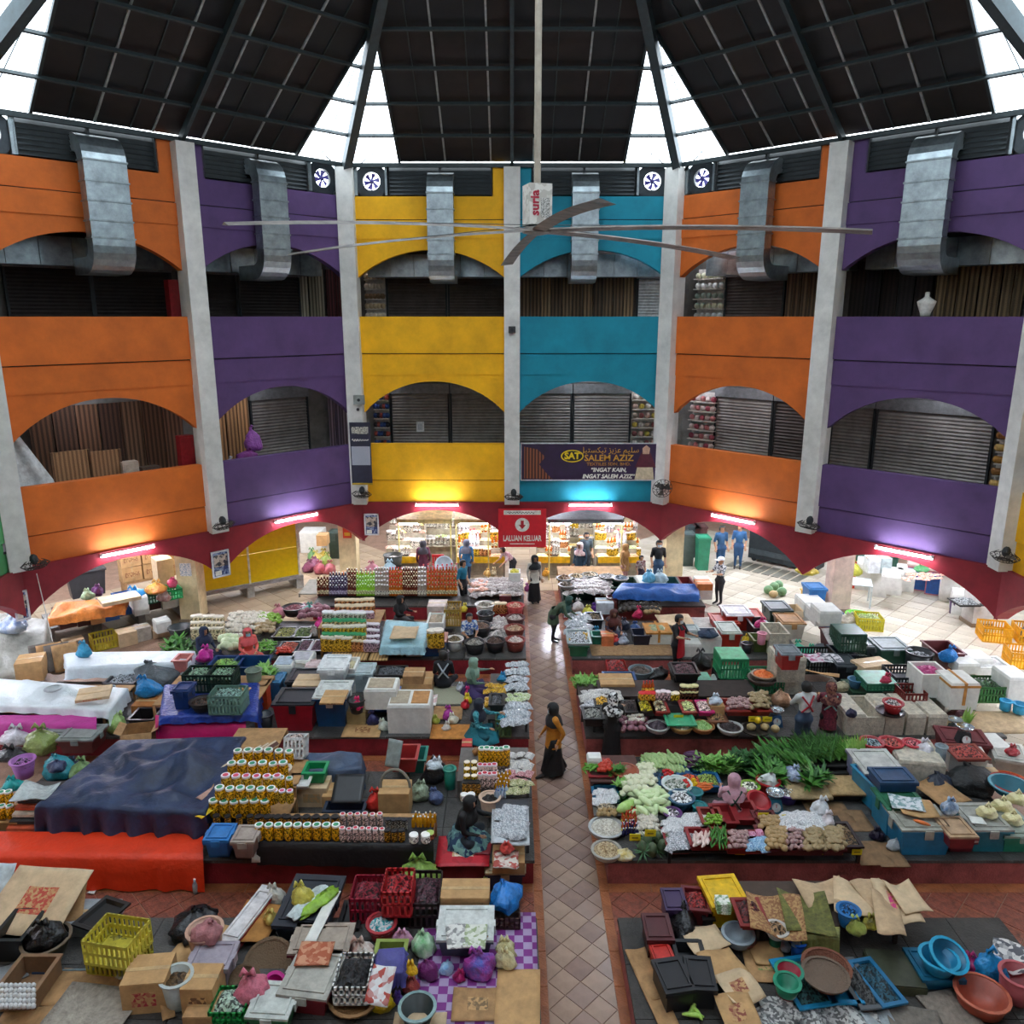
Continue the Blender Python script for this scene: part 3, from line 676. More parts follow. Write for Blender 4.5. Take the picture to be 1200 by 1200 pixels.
# ---------------------------------------------------------------- item library
CACHE ={}
def cached(key,fn):
    if key not in CACHE:CACHE[key] =fn()
    return CACHE[key]
FOAM =M('E4E4DE',.7,'plain',scale=7,amt=.08);FOAMD =M('CFC6B4',.75,'rough',scale=9,amt=.2)
CARD =M('C39A68',.8,'plain',scale=5,amt=.14);CARD2 =M('B2895C',.8,'plain',scale=5,amt=.2);CARDP =M('D3B894',.8,'plain',scale=5,amt=.12)
TAPE =M('C98A3C',.4)
def base(px,py,z,wpx):
    p =at(px,py,z);return p,wpx * mpp(p)
def shell(mb,w,d,h,t,tp,z0=0):          # open tapered tub: outer wall, floor, inner wall
    a,b =w / 2,d / 2;a0,b0 =a * tp,b * tp
    o0 =[(-a0,-b0),(a0,-b0),(a0,b0),(-a0,b0)];o1 =[(-a,-b),(a,-b),(a,b),(-a,b)]
    i1 =[(-a + t,-b + t),(a - t,-b + t),(a - t,b - t),(-a + t,b - t)];i0 =[(-a0 + t,-b0 + t),(a0 - t,-b0 + t),(a0 - t,b0 - t),(-a0 + t,b0 - t)]
    vs =[(x,y,z0) for x,y in o0] + [(x,y,z0 + h) for x,y in o1] + [(x,y,z0 + h) for x,y in i1] + [(x,y,z0 + t) for x,y in i0]
    fs =[(3,2,1,0),(12,13,14,15)]
    for k in range(4):
        j =(k + 1) % 4
        for q in range(3):fs.append((4 * q + k,4 * q + j,4 * q + 4 + j,4 * q + 4 + k))
    return mb.add(vs,fs)
def rimring(mb,w,d,z,t=.03,h=.03):
    a,b =w / 2,d / 2
    for x0,x1,y0,y1 in ((-a - t,a + t,-b - t,-b),(-a - t,a + t,b,b + t),(-a - t,-a,-b,b),(a,a + t,-b,b)):mb.box(x0,x1,y0,y1,z - h,z)
    return mb
def tub(label,px,py,wpx,h,d=None,c='2F6FA8',lid=None,z=PT,rot=0,tp=.86,fill=None,name='storage_box',cat='box',rough=.4,latch=True,n=10,group=None):
    p,w =base(px,py,z,wpx);d =d or w * .75
    r =thing(name,label,cat,(p.x,p.y + d / 2,z),math.radians(rot),group)
    m =M(c,rough,'plain',scale=4,amt=.14)
    shell(MB(),w,d,h,.025,tp).obj('body',m,r)
    rimring(MB(),w,d,h).obj('rim',m,r)
    if lid:
        lm =M(lid,.5,'plain',scale=5,amt=.2)
        lo =MB().box(-w / 2 - .03,w / 2 + .03,-d / 2 - .03,d / 2 + .03,h + .002,h + .035).obj('lid',lm,r)
        rimring(MB(),w * .82,d * .78,h + .055,.025,.02).obj('lid_ridge',lm,lo)
        if latch:
            for s in (-1,1):MB().box(s * (w / 2 + .03),s * (w / 2 + .05),-.06,.06,h * .7,h + .03).obj('latch',lm,r)
            MB().box(-.07,.07,-d / 2 - .05,-d / 2 - .03,h * .72,h + .02).obj('latch',lm,r)
    if fill:heapmesh(w * .9,d * .9,fill,n).obj('contents',M(fill,.6,'fleck',col2=None,scale=24,amt=.4),r,loc=(0,0,h * .75))['kind'] ='stuff'
    return r,z + h + (.055 if lid else 0)
def heapmesh(w,d,seed,n=10,h=.1):
    q =random.Random(str(seed));mb =MB()
    return mb.grid(lambda u,v:((u - .5) * w,(v - .5) * d,h * (1 - abs(2 * u - 1) ** 3) * (1 - abs(2 * v - 1) ** 3) * (.7 + .6 * q.random())),n,n)
def foam(label,px,py,wpx,h,d=None,z=PT,rot=0,lid=True,tape=False,c=None,fill=None,top=None,group=None):
    p,w =base(px,py,z,wpx);d =d or w * .8
    r =thing('foam_box',label,'box',(p.x,p.y + d / 2,z),math.radians(rot),group)
    m =FOAMD if c == 'd' else FOAM
    shell(MB(),w,d,h,.05,.96).obj('body',m,r)
    if lid:
        lo =MB().hexa([(-w / 2,-d / 2),(w / 2,-d / 2),(w / 2,d / 2),(-w / 2,d / 2)],h + .004,[(-w / 2 + .02,-d / 2 + .02),(w / 2 - .02,-d / 2 + .02),(w / 2 - .02,d / 2 - .02),(-w / 2 + .02,d / 2 - .02)],h + .06).obj('lid',m,r)
        if top:MB().box(-w * .4,w * .38,-d * .38,d * .36,h + .061,h + .075).obj('cardboard_top',M(top,.8,'plain',amt=.2),lo)
    elif fill:heapmesh(w * .86,d * .86,label,8,.12).obj('contents',M(fill,.5,'bag'),r,loc=(0,0,h * .8))['kind'] ='stuff'
    if tape:
        MB().box(-.03,.03,-d / 2 - .012,d / 2 + .012,h * .2,h + .066).obj('tape',TAPE,r);MB().box(-w / 2 - .01,w / 2 + .01,-d / 2 - .01,d / 2 + .01,h - .04,h + .01).obj('tape',TAPE,r)
    return r,z + h + (.06 if lid else 0)
def crate(label,px,py,wpx,h,d=None,c='2E6B4A',z=PT,rot=0,n=4,fill=None,cover=None,name='plastic_crate',tilt=0,group=None):
    p,w =base(px,py,z,wpx);d =d or w * .75
    r =thing(name,label,'crate',(p.x,p.y + d / 2,z),math.radians(rot),group);r.rotation_euler[0] =tilt
    m =M(c,.45,'plain',scale=4,amt=.15);a,b =w / 2,d / 2;t =.02
    MB().box(-a,a,-b,b,0,.02).obj('bottom',m,r)
    for nm,ax in (('side',0),('side',1),('side',2),('side',3)):
        mb =MB();ln =a if ax < 2 else b
        def bar(u0,u1,z0,z1):
            s =-1 if ax % 2 == 0 else 1
            if ax < 2:mb.box(u0,u1,s * b - t / 2,s * b + t / 2,z0,z1)
            else:mb.box(s * a - t / 2,s * a + t / 2,u0,u1,z0,z1)
        bar(-ln,ln,h - .05,h)
        bar(-ln,ln,0,.04);bar(-ln,ln,h * .5 - .02,h * .5 + .02)
        k =max(3,int(ln * 2 / .07))
        for i in range(k + 1):u =-ln + 2 * ln * i / k;bar(max(-ln,u - .016),min(ln,u + .016),.0,h)
        mb.obj(nm,m,r)
    if fill:heapmesh(w * .92,d * .92,label,9,.12).obj('contents',M(fill,.6,'fleck',scale=22,amt=.5),r,loc=(0,0,h * .72))['kind'] ='stuff'
    if cover:
        mb =MB().box(-a,a,-b,b,h,h + .02)
        o =mb.obj('cover',M(cover,.45,'plain',amt=.2),r)
    return r,z + h
def carton(label,px,py,wpx,h,d=None,m=None,z=PT,rot=0,open_=False,tape=True,mark=None,group=None):
    p,w =base(px,py,z,wpx);d =d or w * .7;m =m or CARD
    r =thing('carton',label,'carton',(p.x,p.y + d / 2,z),math.radians(rot),group);a,b =w / 2,d / 2
    if open_:
        shell(MB(),w,d,h,.012,.995).obj('body',m,r)
        for s in (-1,1):
            MB().add([(s * a,-b,h),(s * a,b,h),(s * (a + b * .5),b,h + b * .25),(s * (a + b * .5),-b,h + b * .25)],[(0,1,2,3)]).obj('flap',m,r)
        MB().add([(-a,-b,h),(a,-b,h),(a,-b * 1.35,h - b * .5),(-a,-b * 1.35,h - b * .5)],[(0,1,2,3)]).obj('flap',m,r)
    else:
        MB().box(-a,a,-b,b,0,h - .012).obj('body',m,r)
        for s in (-1,1):MB().box(-a,a,min(0,s * b) + .003,max(0,s * b) - .003,h - .012,h).obj('flap',m,r)
        if tape:MB().box(-a - .003,a + .003,-.03,.03,h - .05,h + .003).obj('tape',M('C9A878',.35),r)
    if mark:MB().box(-a * .55,a * .55,-b - .004,-b,h * .25,h * .7).obj('print',M(mark,.7,'fleck',col2='C39A68',scale=14),r)
    return r,z + h
def sheet(label,px,py,wpx,d,m=None,z=PT,rot=0,curl=.03,thick=.012,name='cardboard_sheet',cat='cardboard',nf=2,tilt=0,mark=None,group=None,seed=0):
    p,w =base(px,py,z,wpx);m =m or CARD
    q =random.Random(label + str(seed));ph =q.random() * 6
    def f(u,v):return ((u - .5) * w,(v - .5) * d,.012 + curl * (.5 + .5 * math.sin(ph + u * 5 + v * 3)) + (curl * 1.2 * abs(u - .5) if nf else 0))
    mb =MB().grid(f,8,8);k =len(mb.v)
    mb.grid(lambda u,v:(f(u,v)[0],f(u,v)[1],f(u,v)[2] - thick),8,8)
    mb.f =mb.f[:64] + [tuple(reversed(x)) for x in mb.f[64:]]
    edge =[i for i in range(9)] + [9 * j + 8 for j in range(1,9)] + [72 + i for i in range(7,-1,-1)] + [9 * j for j in range(7,0,-1)]
    for i in range(len(edge)):a_,b_ =edge[i],edge[(i + 1) % len(edge)];mb.f.append((b_,a_,a_ + k,b_ + k));mb.mi.append(0)
    o =mb.obj(name,m,None,True,(p.x,p.y,z + (d / 2 * abs(math.sin(tilt)))),math.radians(rot));o.rotation_euler[0] =tilt
    tag(o,label,cat,group)
    if mark:MB().grid(lambda u,v:(f(.3 + .4 * u,.3 + .4 * v)[0],f(.3 + .4 * u,.3 + .4 * v)[1],f(.3 + .4 * u,.3 + .4 * v)[2] + .004),5,5).obj('print',M(mark,.7,'fleck',col2='C39A68',scale=16),o)
    return o
def basin(label,px,py,wpx,h,c='A02830',z=PT,fill=None,fc2=None,tp=.7,name='plastic_basin',cat='basin',tilt=(0,0),lump=.09,m=None,rimc=None,group=None,n=20,fscale=18):
    p,w =base(px,py,z,wpx);a =w / 2
    r =thing(name,label,cat,(p.x,p.y + a * .7,z),0,group);r.rotation_euler =(tilt[0],tilt[1],0)
    m =m or M(c,.4,'plain',scale=4,amt=.14)
    MB().lathe([(a * tp * .9,0),(a * tp,.01),(a,h),(a - .02,h),(a * tp - .02,.025),(.001,.025)],n).obj('bowl',m,r,True)
    MB().lathe([(a - .005,h - .012),(a + .022,h - .008),(a + .022,h + .012),(a - .02,h + .014)],n,cap=False).obj('rim',M(rimc,.4) if rimc else m,r)
    if fill:
        q =random.Random(label);mb =MB();k =14
        vs =[(0,0,h * .8 + lump)];fs =[]
        for j in range(1,6):
            rr =a * (.16 + .16 * j - .02);
            for i in range(k):an =2 * PI * i / k;vs.append((rr * math.cos(an),rr * math.sin(an),h * .72 + lump * (1 - (j / 5.2) ** 2) * (.6 + .8 * q.random())))
        for i in range(k):
            fs.append((0,1 + i,1 + (i + 1) % k))
            for j in range(4):fs.append((1 + j * k + i,1 + j * k + k + i,1 + j * k + k + (i + 1) % k,1 + j * k + (i + 1) % k))
        mb.add(vs,fs).obj('contents',M(fill,.55,'fleck',col2=fc2,scale=fscale,amt=.45),r)['kind'] ='stuff'
    return r,z + h
def bagmesh(w,d,h,seed):
    mb =MB();n,m =22,13;vs =[];fs =[];q =random.Random(seed);lx,ly =q.uniform(-.22,.22) * w,q.uniform(-.15,.2) * d
    for k in range(m + 1):
        t =k / m
        prof =min(1,.72 + 1.6 * t) if t < .2 else (1 - .30 * ((t - .2) / .45) ** 2 if t < .65 else max(.07,.70 - 2.35 * (t - .65)) if t < .9 else .07 + 1.0 * (t - .9))
        zz =h * (t if t < .65 else .65 + (t - .65) * .8)
        for i in range(n):
            an =2 * PI * i / n;c,s_ =math.cos(an),math.sin(an)
            cr =noise.noise(Vector((c * 1.3 + seed,s_ * 1.3,t * 2 + seed * 1.7))) * .38 + abs(noise.noise(Vector((c * 3.1,s_ * 3.1 + seed,t * 4)))) * .3 - .1 + .05 * math.sin(an * 9 + seed + t * 3)
            rr =prof * (1 + cr * (1 if t < .85 else .5))
            vs.append((w / 2 * rr * c + lx * t * t,d / 2 * rr * s_ + ly * t * t,max(0,zz * (1 + (.16 * noise.noise(Vector((c * 2,s_ * 2 + t,seed))) if k else 0)))))
    for k in range(m):
        for i in range(n):j =(i + 1) % n;fs.append((k * n + i,k * n + j,k * n + n + j,k * n + n + i))
    fs.append(tuple(range(n - 1,-1,-1)));fs.append(tuple(range(m * n,m * n + n)))
    mb.add(vs,fs);mb.top =(lx,ly,vs[-1][2]);return mb
def bag(label,px,py,wpx,h,c='C03040',z=PT,rot=0,d=None,ears=2,name='plastic_bag',alpha=1.0,rough=.28,group=None,cat='bag',c2=None):
    p,w =base(px,py,z,wpx);d =d or w * .8;sd =(sum(map(ord,label)) * 7 % 97) / 7
    m =M(c,rough,'bag',scale=5,amt=.22,alpha=alpha,col2=c2)
    r =thing(name,label,cat,(p.x,p.y + d / 2,z),math.radians(rot),group)
    h =min(h,w * 1.05);bm =bagmesh(w,d,h,sd);bm.obj('bag_body',m,r,True);tx,ty,tz =bm.top
    for k in range(ears):
        s =(-1) ** k;MB().tube([(tx,ty,tz - .03),(tx + s * w * .12,ty,tz + .02 + .05 * w),(tx + s * w * .2,ty - .03,tz - .02)],[.02,.05 * w + .015,.02],6).obj('tied_end',m,r,True)
    return r,z + h
def drape(label,fl_,fr,br,bl,zf,zb,drop_f=0,drop_s=0,drop_b=0,c='24324F',kind='cloth',rough=.5,bump=.12,seed=0,name='tarpaulin',cat='tarpaulin',nu=34,nv=26,col2=None,bumps=(),fold=.03,scale=3,group=None,amt=.2,zb2=None):
    # cloth over goods: four photograph corners on levels zf (front) and zb (back), hems hanging by the given drops
    A_,B_,C_,D_ =at(*fl_,zf),at(*fr,zf),at(*br,zb),at(*bl,zb);ctr =(A_ + B_ + C_ + D_) / 4;floorz =min(zf - drop_f,zb - drop_b,zf - drop_s)
    def f(u,v):
        uu =(u - .12) / .76 if drop_s else u;fv =.22 if drop_f else 0;bv =.12 if drop_b else 0
        vv =(v - fv) / (1 - fv - bv);cu,cv =min(1,max(0,uu)),min(1,max(0,vv))
        p =(A_.lerp(B_,cu)).lerp(D_.lerp(C_,cu),cv)
        z =p.z;e =min(1,8 * min(cu,1 - cu,cv,1 - cv) + (.0))
        z += bump * e * (noise.noise(Vector((p.x * 1.6 + seed,p.y * 1.6,seed))) + .4 * noise.noise(Vector((p.x * 4,p.y * 4,seed))))
        for bx,by,br_,bh in bumps:z += bh * math.exp(-(((cu - bx) / br_) ** 2 + ((cv - by) / br_) ** 2))
        du =max(0,-uu,uu - 1) / (.12 / .76) if drop_s else 0;dv =max(0,-vv) / (fv / (1 - fv - bv)) if drop_f else 0;db =max(0,vv - 1) / (bv / (1 - fv - bv)) if drop_b else 0
        z -= drop_s * du + drop_f * dv + drop_b * db
        if dv:p.y -= .05 * dv + fold * math.sin(cu * 40 + seed + 3 * noise.noise(Vector((cu * 6,seed,0)))) * dv
        if du:p.x += (-1 if uu < 0 else 1) * (.04 + fold * math.sin(cv * 30 + seed)) * du
        if db:p.y += .05 * db
        return (p.x - ctr.x,p.y - ctr.y,max(z,floorz + .01) - ctr.z)
    o =MB().grid(f,nu,nv).obj(name,M(c,rough,kind,col2=col2,scale=scale,amt=amt),None,True,ctr)
    return tag(o,label,cat,group)
def block(label,px,py,wpx,h,d,m,z=PT,rot=0,name='table',cat='table',parts=()):   # low table or stand with legs
    p,w =base(px,py,z,wpx);r =thing(name,label,cat,(p.x,p.y + d / 2,z),math.radians(rot));a,b =w / 2,d / 2
    MB().box(-a,a,-b,b,h - .03,h).obj('top',m,r)
    for sx in (-1,1):
        for sy in (-1,1):MB().box(min(sx * a,sx * (a - .05)),max(sx * a,sx * (a - .05)),min(sy * b,sy * (b - .05)),max(sy * b,sy * (b - .05)),0,h - .03).obj('leg',m,r)
    return r,z + h
# prototypes of small goods: (parts) meshes shared by every copy
def goods(key,parts):                        # parts: list of (name, MB, material, smooth)
    def mk():
        return [(n_,mb.mesh(n_,m,sm)) for n_,mb,m,sm in parts()]
    return cached(('goods',key),mk)
def put(key,name,label,cat,group,loc,rz=0,s=1.0,rot=None):
    g =CACHE[('goods',key)]
    o =tag(new(name,g[0][1] if len(g) == 1 else None,None,loc,rz),label,cat,group)
    if rot:o.rotation_euler =rot
    o.scale =(s,s,s)
    if len(g) > 1:
        for n_,me in g:new(n_,me,o)
    return o
def jar(key,body,lid,lid2=None,r=.06,h=.2,shoulder=.85):
    goods(key,lambda:[('jar_body',MB().lathe([(r * .9,0),(r,.015),(r,h * .7),(r * shoulder,h * .85),(r * shoulder,h * .88)],12),M(body,.25,'fleck',scale=30,amt=.35),True),
                        ('lid',MB().lathe([(r * .92,h * .88),(r * .94,h),(r * .6,h),(r * .58,h - .004)],12),M(lid,.4,'flat'),False)]
          + ([('lid_disc',MB().lathe([(r * .6,h - .003),(r * .6,h + .003)],12),M(lid2,.4,'flat'),False)] if lid2 else []))
    return key
def bottle(key,body,cap,r=.04,h=.28,lab=None):
    goods(key,lambda:[('bottle_body',MB().lathe([(r * .9,0),(r,.01),(r,h * .6),(r * .4,h * .82),(r * .38,h * .92)],10),M(body,.25,'plain',scale=9,amt=.3),True),
                        ('cap',MB().lathe([(r * .45,h * .92),(r * .45,h)],8),M(cap,.4,'flat'),False)]
          + ([('paper_label',MB().lathe([(r * 1.03,h * .18),(r * 1.03,h * .5)],10),M(lab,.6,'fleck',scale=40,amt=.4),False)] if lab else []))
    return key
def pouch(key,c,c2=None,w=.16,h=.2,rough=.3,t=.05):
    goods(key,lambda:[('packet',MB().grid(lambda u,v:((u - .5) * w,(v - .5) * h,t * (1 - (2 * u - 1) ** 4) * (1 - (2 * v - 1) ** 4) + .004),6,6).grid(lambda u,v:((.5 - u) * w,(v - .5) * h,-.0 * t + .001),1,1),M(c,rough,'fleck',col2=c2,scale=45,amt=.4),True)])
    return key
def lump(key,c,rx,ry,rz,c2=None,jit=.15,rough=.5,scale=12,stem=None):
    goods(key,lambda:[('fruit_body',MB().ball((0,0,rz),rx,ry,rz,10,7,jit,len(key)),M(c,rough,'plain',col2=c2,scale=scale,amt=.25),True)]
          + ([('stem',MB().tube([(0,0,rz * 1.9),(.01,0,rz * 2.3)],.006,5),M(stem,.6),False)] if stem else []))
    return key
def longveg(key,c,l,r,c2=None,bend=.15,tip=.4,scale=10):
    goods(key,lambda:[('vegetable_body',MB().tube([(-l / 2 + l * k / 6,bend * l * ((k - 3) / 3) ** 2 * .3,r) for k in range(7)],[r * tip * .6,r * .85,r,r,r * .95,r * .75,r * tip],8),M(c,.4,'plain',col2=c2,scale=scale,amt=.25),True)])
    return key
def leafy(key,c,c2,n=26,l=.34,wid=.07,droop=.7,stemc=None,spread=.9,up=.5):
    def mk():
        q =random.Random(key);mb =MB();ms =MB()
        for k in range(n):
            an =(q.random() - .5) * 2 * PI * spread;el =up + q.random() * .6;L_ =l * (.7 + .5 * q.random());w_ =wid * (.7 + .6 * q.random());vs =[]
            ca,sa =math.cos(an),math.sin(an);fr =Vector((0,0,.02));d =Vector((ca * math.cos(el),sa * math.cos(el),math.sin(el)));side =Vector((-sa,ca,0));pts =[]
            p =Vector((q.uniform(-.03,.03),q.uniform(-.03,.03),.02))
            for j in range(6):
                t =j / 5;ww =w_ * (math.sin(PI * min(1,.08 + t * .95)) ** .8) * (.25 if t < .3 and stemc else 1)
                pts.append((p.copy(),ww));d =(d + Vector((0,0,-droop * .18))).normalized();p =p + d * L_ / 5
            for pp,ww in pts:vs += [pp + side * ww / 2 + Vector((0,0,.012)),pp,pp - side * ww / 2 + Vector((0,0,.012))]
            mb.add([(x.x,x.y,max(.004,x.z)) for x in vs],[f for j in range(5) for f in ((3 * j,3 * j + 1,3 * j + 4,3 * j + 3),(3 * j + 1,3 * j + 2,3 * j + 5,3 * j + 4))])
            if stemc:ms.tube([(pts[0][0].x,pts[0][0].y,max(.01,pts[0][0].z)),pts[2][0] - Vector((0,0,.01))],.012,5)
        return [('leaves',mb,M(c,.5,'plain',col2=c2,scale=9),True)] + ([('stalks',ms,M(stemc,.5),False)] if stemc else [])
    goods(key,mk);return key
def fillrow(key,name,label,cat,group,x0,x1,py,n,z=PT,s=1.0,rr=0.3,py1=None,rot=None,jit=0.0,dy=0):
    for k in range(n):
        t =(k + .5) / n;p =at(x0 + (x1 - x0) * t,py + ((py1 - py) * t if py1 else 0),z)
        put(key,name,label,cat,group,(p.x + R.uniform(-jit,jit),p.y + dy + R.uniform(-jit,jit),z),R.uniform(-rr,rr) if rr < 3 else R.uniform(-PI,PI),s * R.uniform(.95,1.06),rot)
def pile(key,name,label,cat,group,x0,x1,y0,y1,nx,ny,z=PT,hz=.1,s=1.0,rr=PI,lay=1,jit=.35,step=0.0,tiltr=.3,rz0=0):
    # heap of individuals in a photograph window on level z (y0 far, y1 near); hz: heap rise at the middle
    P00,P10,P01,P11 =at(x0,y1,z),at(x1,y1,z),at(x0,y0,z),at(x1,y0,z)
    dxm =(P10 - P00).length / nx;dym =abs(P01.y - P00.y) / max(1,ny)
    for j in range(ny):
        for i in range(nx):
            u =(i + .5 + (.25 if j % 2 else -.25) * (jit > 0)) / nx;v =(j + .5) / ny
            p =P00.lerp(P10,u).lerp(P01.lerp(P11,u),v)
            hh =hz * max(0,1 - (2 * u - 1) ** 4) * (1 - (2 * v - 1) ** 4) + step * j
            put(key,name,label,cat,group,(p.x + R.uniform(-.5,.5) * jit * dxm,p.y + R.uniform(-.5,.5) * jit * dym,z + hh + R.uniform(0,.02)),0,s * R.uniform(.88,1.1),(R.uniform(-tiltr,tiltr),R.uniform(-tiltr,tiltr),rz0 + R.uniform(-rr,rr)))
# ================================================================ LEFT SIDE, second platform from the gallery (jar stall)
drape('red orange cloth skirt hanging over the platform edge below the navy tarpaulin',(-30,1003),(238,1006),(238,976),(-30,974),.6,.6,drop_f=.58,c='E23A12',name='cloth_skirt',cat='cloth',bump=.0,nu=60,nv=10,fold=.03,scale=1.5,amt=.08)
drape('large navy tarpaulin covering a stall of goods',(40,944),(240,952),(288,862),(140,866),1.05,1.0,drop_f=.62,drop_s=.35,drop_b=.4,c='2A3A5C',bump=.2,nu=64,nv=44,bumps=((.7,.6,.25,.12),(.3,.2,.2,.08)),fold=.1,seed=3,rough=.5,amt=.3,scale=1.5)
r =thing('goods_bench','low wooden bench under the navy tarpaulin','bench',at(150,960,PT))
MB().box(-1.2,1.4,.1,1.6,.2,.26).obj('top',CARD2,r)
for sx in (-1.15,1.3):MB().box(sx,sx + .08,.2,1.5,0,.2).obj('leg',CARD2,r)
for k in range(6):
    w_ =['D8C8B0','C8502A'][k % 2];p,w =base(33,980,PT,54)
    mb =MB().grid(lambda u,v:((u - .5) * w,(v - .5) * .6,.05 + .05 * math.sin(PI * v) * (1 if k == 5 else .4) + .012 * noise.noise(Vector((u * 4,v * 4,k)))),8,8);mb.box(-w / 2,w / 2,-.3,.3,0,.05)
    o =mb.obj('folded_cloth',M(['D9CDB8','C4512C','2A2624'][k % 3],.7,'cloth'),None,False,(p.x + .02 * k,p.y + .25 + .07 * k,PT + .085 * k))
    tag(o,'folded striped orange and cream cloth in the stack left of the navy tarpaulin','cloth','striped cloth stack')
jar('yjar','D9A21A','F2F2EC','2E8A5E',.065,.24);jar('yjarp','D8B038','F2E8EC','D0405A',.065,.24);jar('bjar','B07A28','1C1A1A',None,.055,.2);jar('brown','8A5A3A','1E1A18',None,.055,.16)
jar('pjar','E3C3BC','F0E4E4','C02038',.05,.23);jar('wjar','C8BEB4','E8E8E8',None,.05,.2);jar('kjar','9A948A','23262E',None,.05,.2)
fillrow('yjar','pickle_jar','yellow pickle jar with white lid at the left picture edge','jar','jars at the left edge',0,16,942,2,PT + .3);fillrow('yjar','pickle_jar','yellow pickle jar with white lid at the left picture edge','jar','jars at the left edge',0,18,958,2,PT + .15)
tub('brown tray of jars at the left picture edge',6,975,30,.2,.5,'A07848',name='jar_tray',cat='tray')
bag('olive green bulging bag behind the left end of the navy tarpaulin',40,890,42,.55,'8FA05A');bag('teal bag with navy cloth inside beside the navy tarpaulin',62,918,38,.5,'1B8F9E',ears=0);bag('navy and white bundle in the mouth of the teal bag',62,908,24,.25,'3A4468',z=PT + .35,ears=0)
basin('lilac plastic basket between bags at the left edge',24,915,26,.35,'A86AB4',fill='8A5A90');bag('pale grey bag at the left edge by the magenta skirt',12,878,40,.35,'C8C4CC',rough=.3);bag('black bag at the left edge above the lilac basket',8,897,34,.3,'26262A');bag('green bag squeezed against the navy tarpaulin',92,918,26,.45,'86A86A');bag('navy bag beside the teal bag',84,908,18,.4,'2E3450')
bag('teal tied bag near the yellow jars at the left edge',10,930,22,.25,'12A0A0');sheet('clear plastic sheet flap above the striped cloths',42,932,42,.5,M('B8C4C4',.2,'bag'),z=PT + .55,curl=.08,name='plastic_sheet',cat='sheet')
tub('grey lidded bin behind the olive bag',90,884,40,.3,.6,'6A3434',lid='8C9290');tub('second grey lidded bin behind the olive bag, nearer the magenta skirt',64,876,28,.28,.6,'70383A',lid='7C8280')
carton('open brown carton above the navy tarpaulin',158,876,34,.3,.5,CARD2,open_=True,rot=12)
# stepped stand with the yellow jars
block('wooden stand carrying the yellow pickle jars',290,978,98,.35,.55,CARD2,name='stand');block('higher wooden stand at the back of the yellow pickle jars',300,955,98,.55,.9,CARD2,name='stand')
for i in range(5):
    fillrow('yjar' if i % 2 else 'yjarp' if i == 2 else 'yjar','pickle_jar','yellow pickle jar with white and green lid in the cluster beside the navy tarpaulin','jar','yellow jars on the stand',246 + 7 * i,318 + 7 * i,956 - 15 * i,6,PT + .35 if i == 0 else PT + .55,1.25)
fillrow('bjar','sauce_jar','amber jar with black lid in front of the yellow pickle jars','jar','black lidded jars on the stand',248,340,968,7,PT + .35)
fillrow('yjar','pickle_jar','yellow pickle jar with green lid behind the black covered table','jar','yellow jars behind the black table',315,345,925,3,PT + .55);fillrow('yjarp','pickle_jar','yellow pickle jar with pink lid behind the black covered table','jar','yellow jars behind the black table',318,345,940,3,PT + .55)
tub('upper blue lidded box stacked beside the red skirt',256,1006,27,.3,.4,'1F63A8',lid='2A72B8');tub('top blue lidded box of the stack beside the red skirt',255,1004,26,.28,.38,'2468AC',lid='2F78BC',z=PT + .36)
tub('lower grey brown bin with clip lid beside the black table',287,1008,24,.28,.4,'8A6A62',lid='9A8A84');tub('upper grey brown bin with clip lid beside the black table',286,1006,24,.28,.38,'8A6A62',lid='A89A90',z=PT + .34)
r,zt =block('long table under the black cloth',405,1012,205,.42,.72,CARD2)
drape('black cloth covering the long jar table down to the platform',(300,986),(508,990),(508,958),(300,955),PT + .44,PT + .44,drop_f=.41,c='1B1A1D',bump=0,nu=60,nv=14,fold=.012,name='table_cloth',cat='cloth')
sheet('white foam strip leaning at the left end of the black table',302,1006,10,.5,FOAM,z=PT + .1,tilt=1.2,curl=0,nf=0,thick=.03,name='foam_strip',cat='foam')
zt =PT + .45
for i in range(9):
    p =at(305 + i * 11.2,983,zt);ky ='bjar' if i in (3,6) else 'yjar'
    put('yjar','pickle_jar','yellow pickle jar with speckled contents in the front row on the black table','jar','front row of yellow jars on the black table',(p.x,p.y,zt),R.random(),1.12)
    p =at(304 + i * 11.2,972,zt);put('bjar','sauce_jar','jar with black lid in the second row on the black table','jar','second row jars on the black table',(p.x,p.y,zt),0,1.25)
fillrow('pjar','shrimp_jar','pink jar with red lid in the front row on the black table','jar','front pink jars on the black table',398,452,985,7,zt);fillrow('pjar','shrimp_jar','pink jar with red lid in the second row on the black table','jar','second row pink jars on the black table',398,450,968,6,zt)
fillrow('bjar','sauce_bottle','brown bottle right of the pink jars on the black table','bottle','brown bottles on the black table',450,475,985,3,zt);fillrow('kjar','sauce_jar','small grey jar with dark lid on the black table','jar','grey jars on the black table',452,478,972,4,zt)
jar('wtub','E6E2DC','F4F2EE',None,.075,.13,1)
for k in range(3):
    fillrow('wtub','plastic_tub','white round tub in the stacks at the end of the black table','tub','white tubs on the black table',478,506,986,2,zt + k * .13)
jar('gtub','C46A4A','A8C060',None,.07,.1,1)
for k in range(3):fillrow('gtub','plastic_tub','pink tub with green lid at the right end of the black table','tub','green lidded tubs',498,510,982,1,zt + k * .1)
bottle('obot','D89A1A','F0F0E8',.03,.2)
pile('obot','sauce_bottle','small orange sauce bottle at the back of the black table','bottle','orange bottles on the black table',484,510,962,972,6,2,zt,0,tiltr=0)
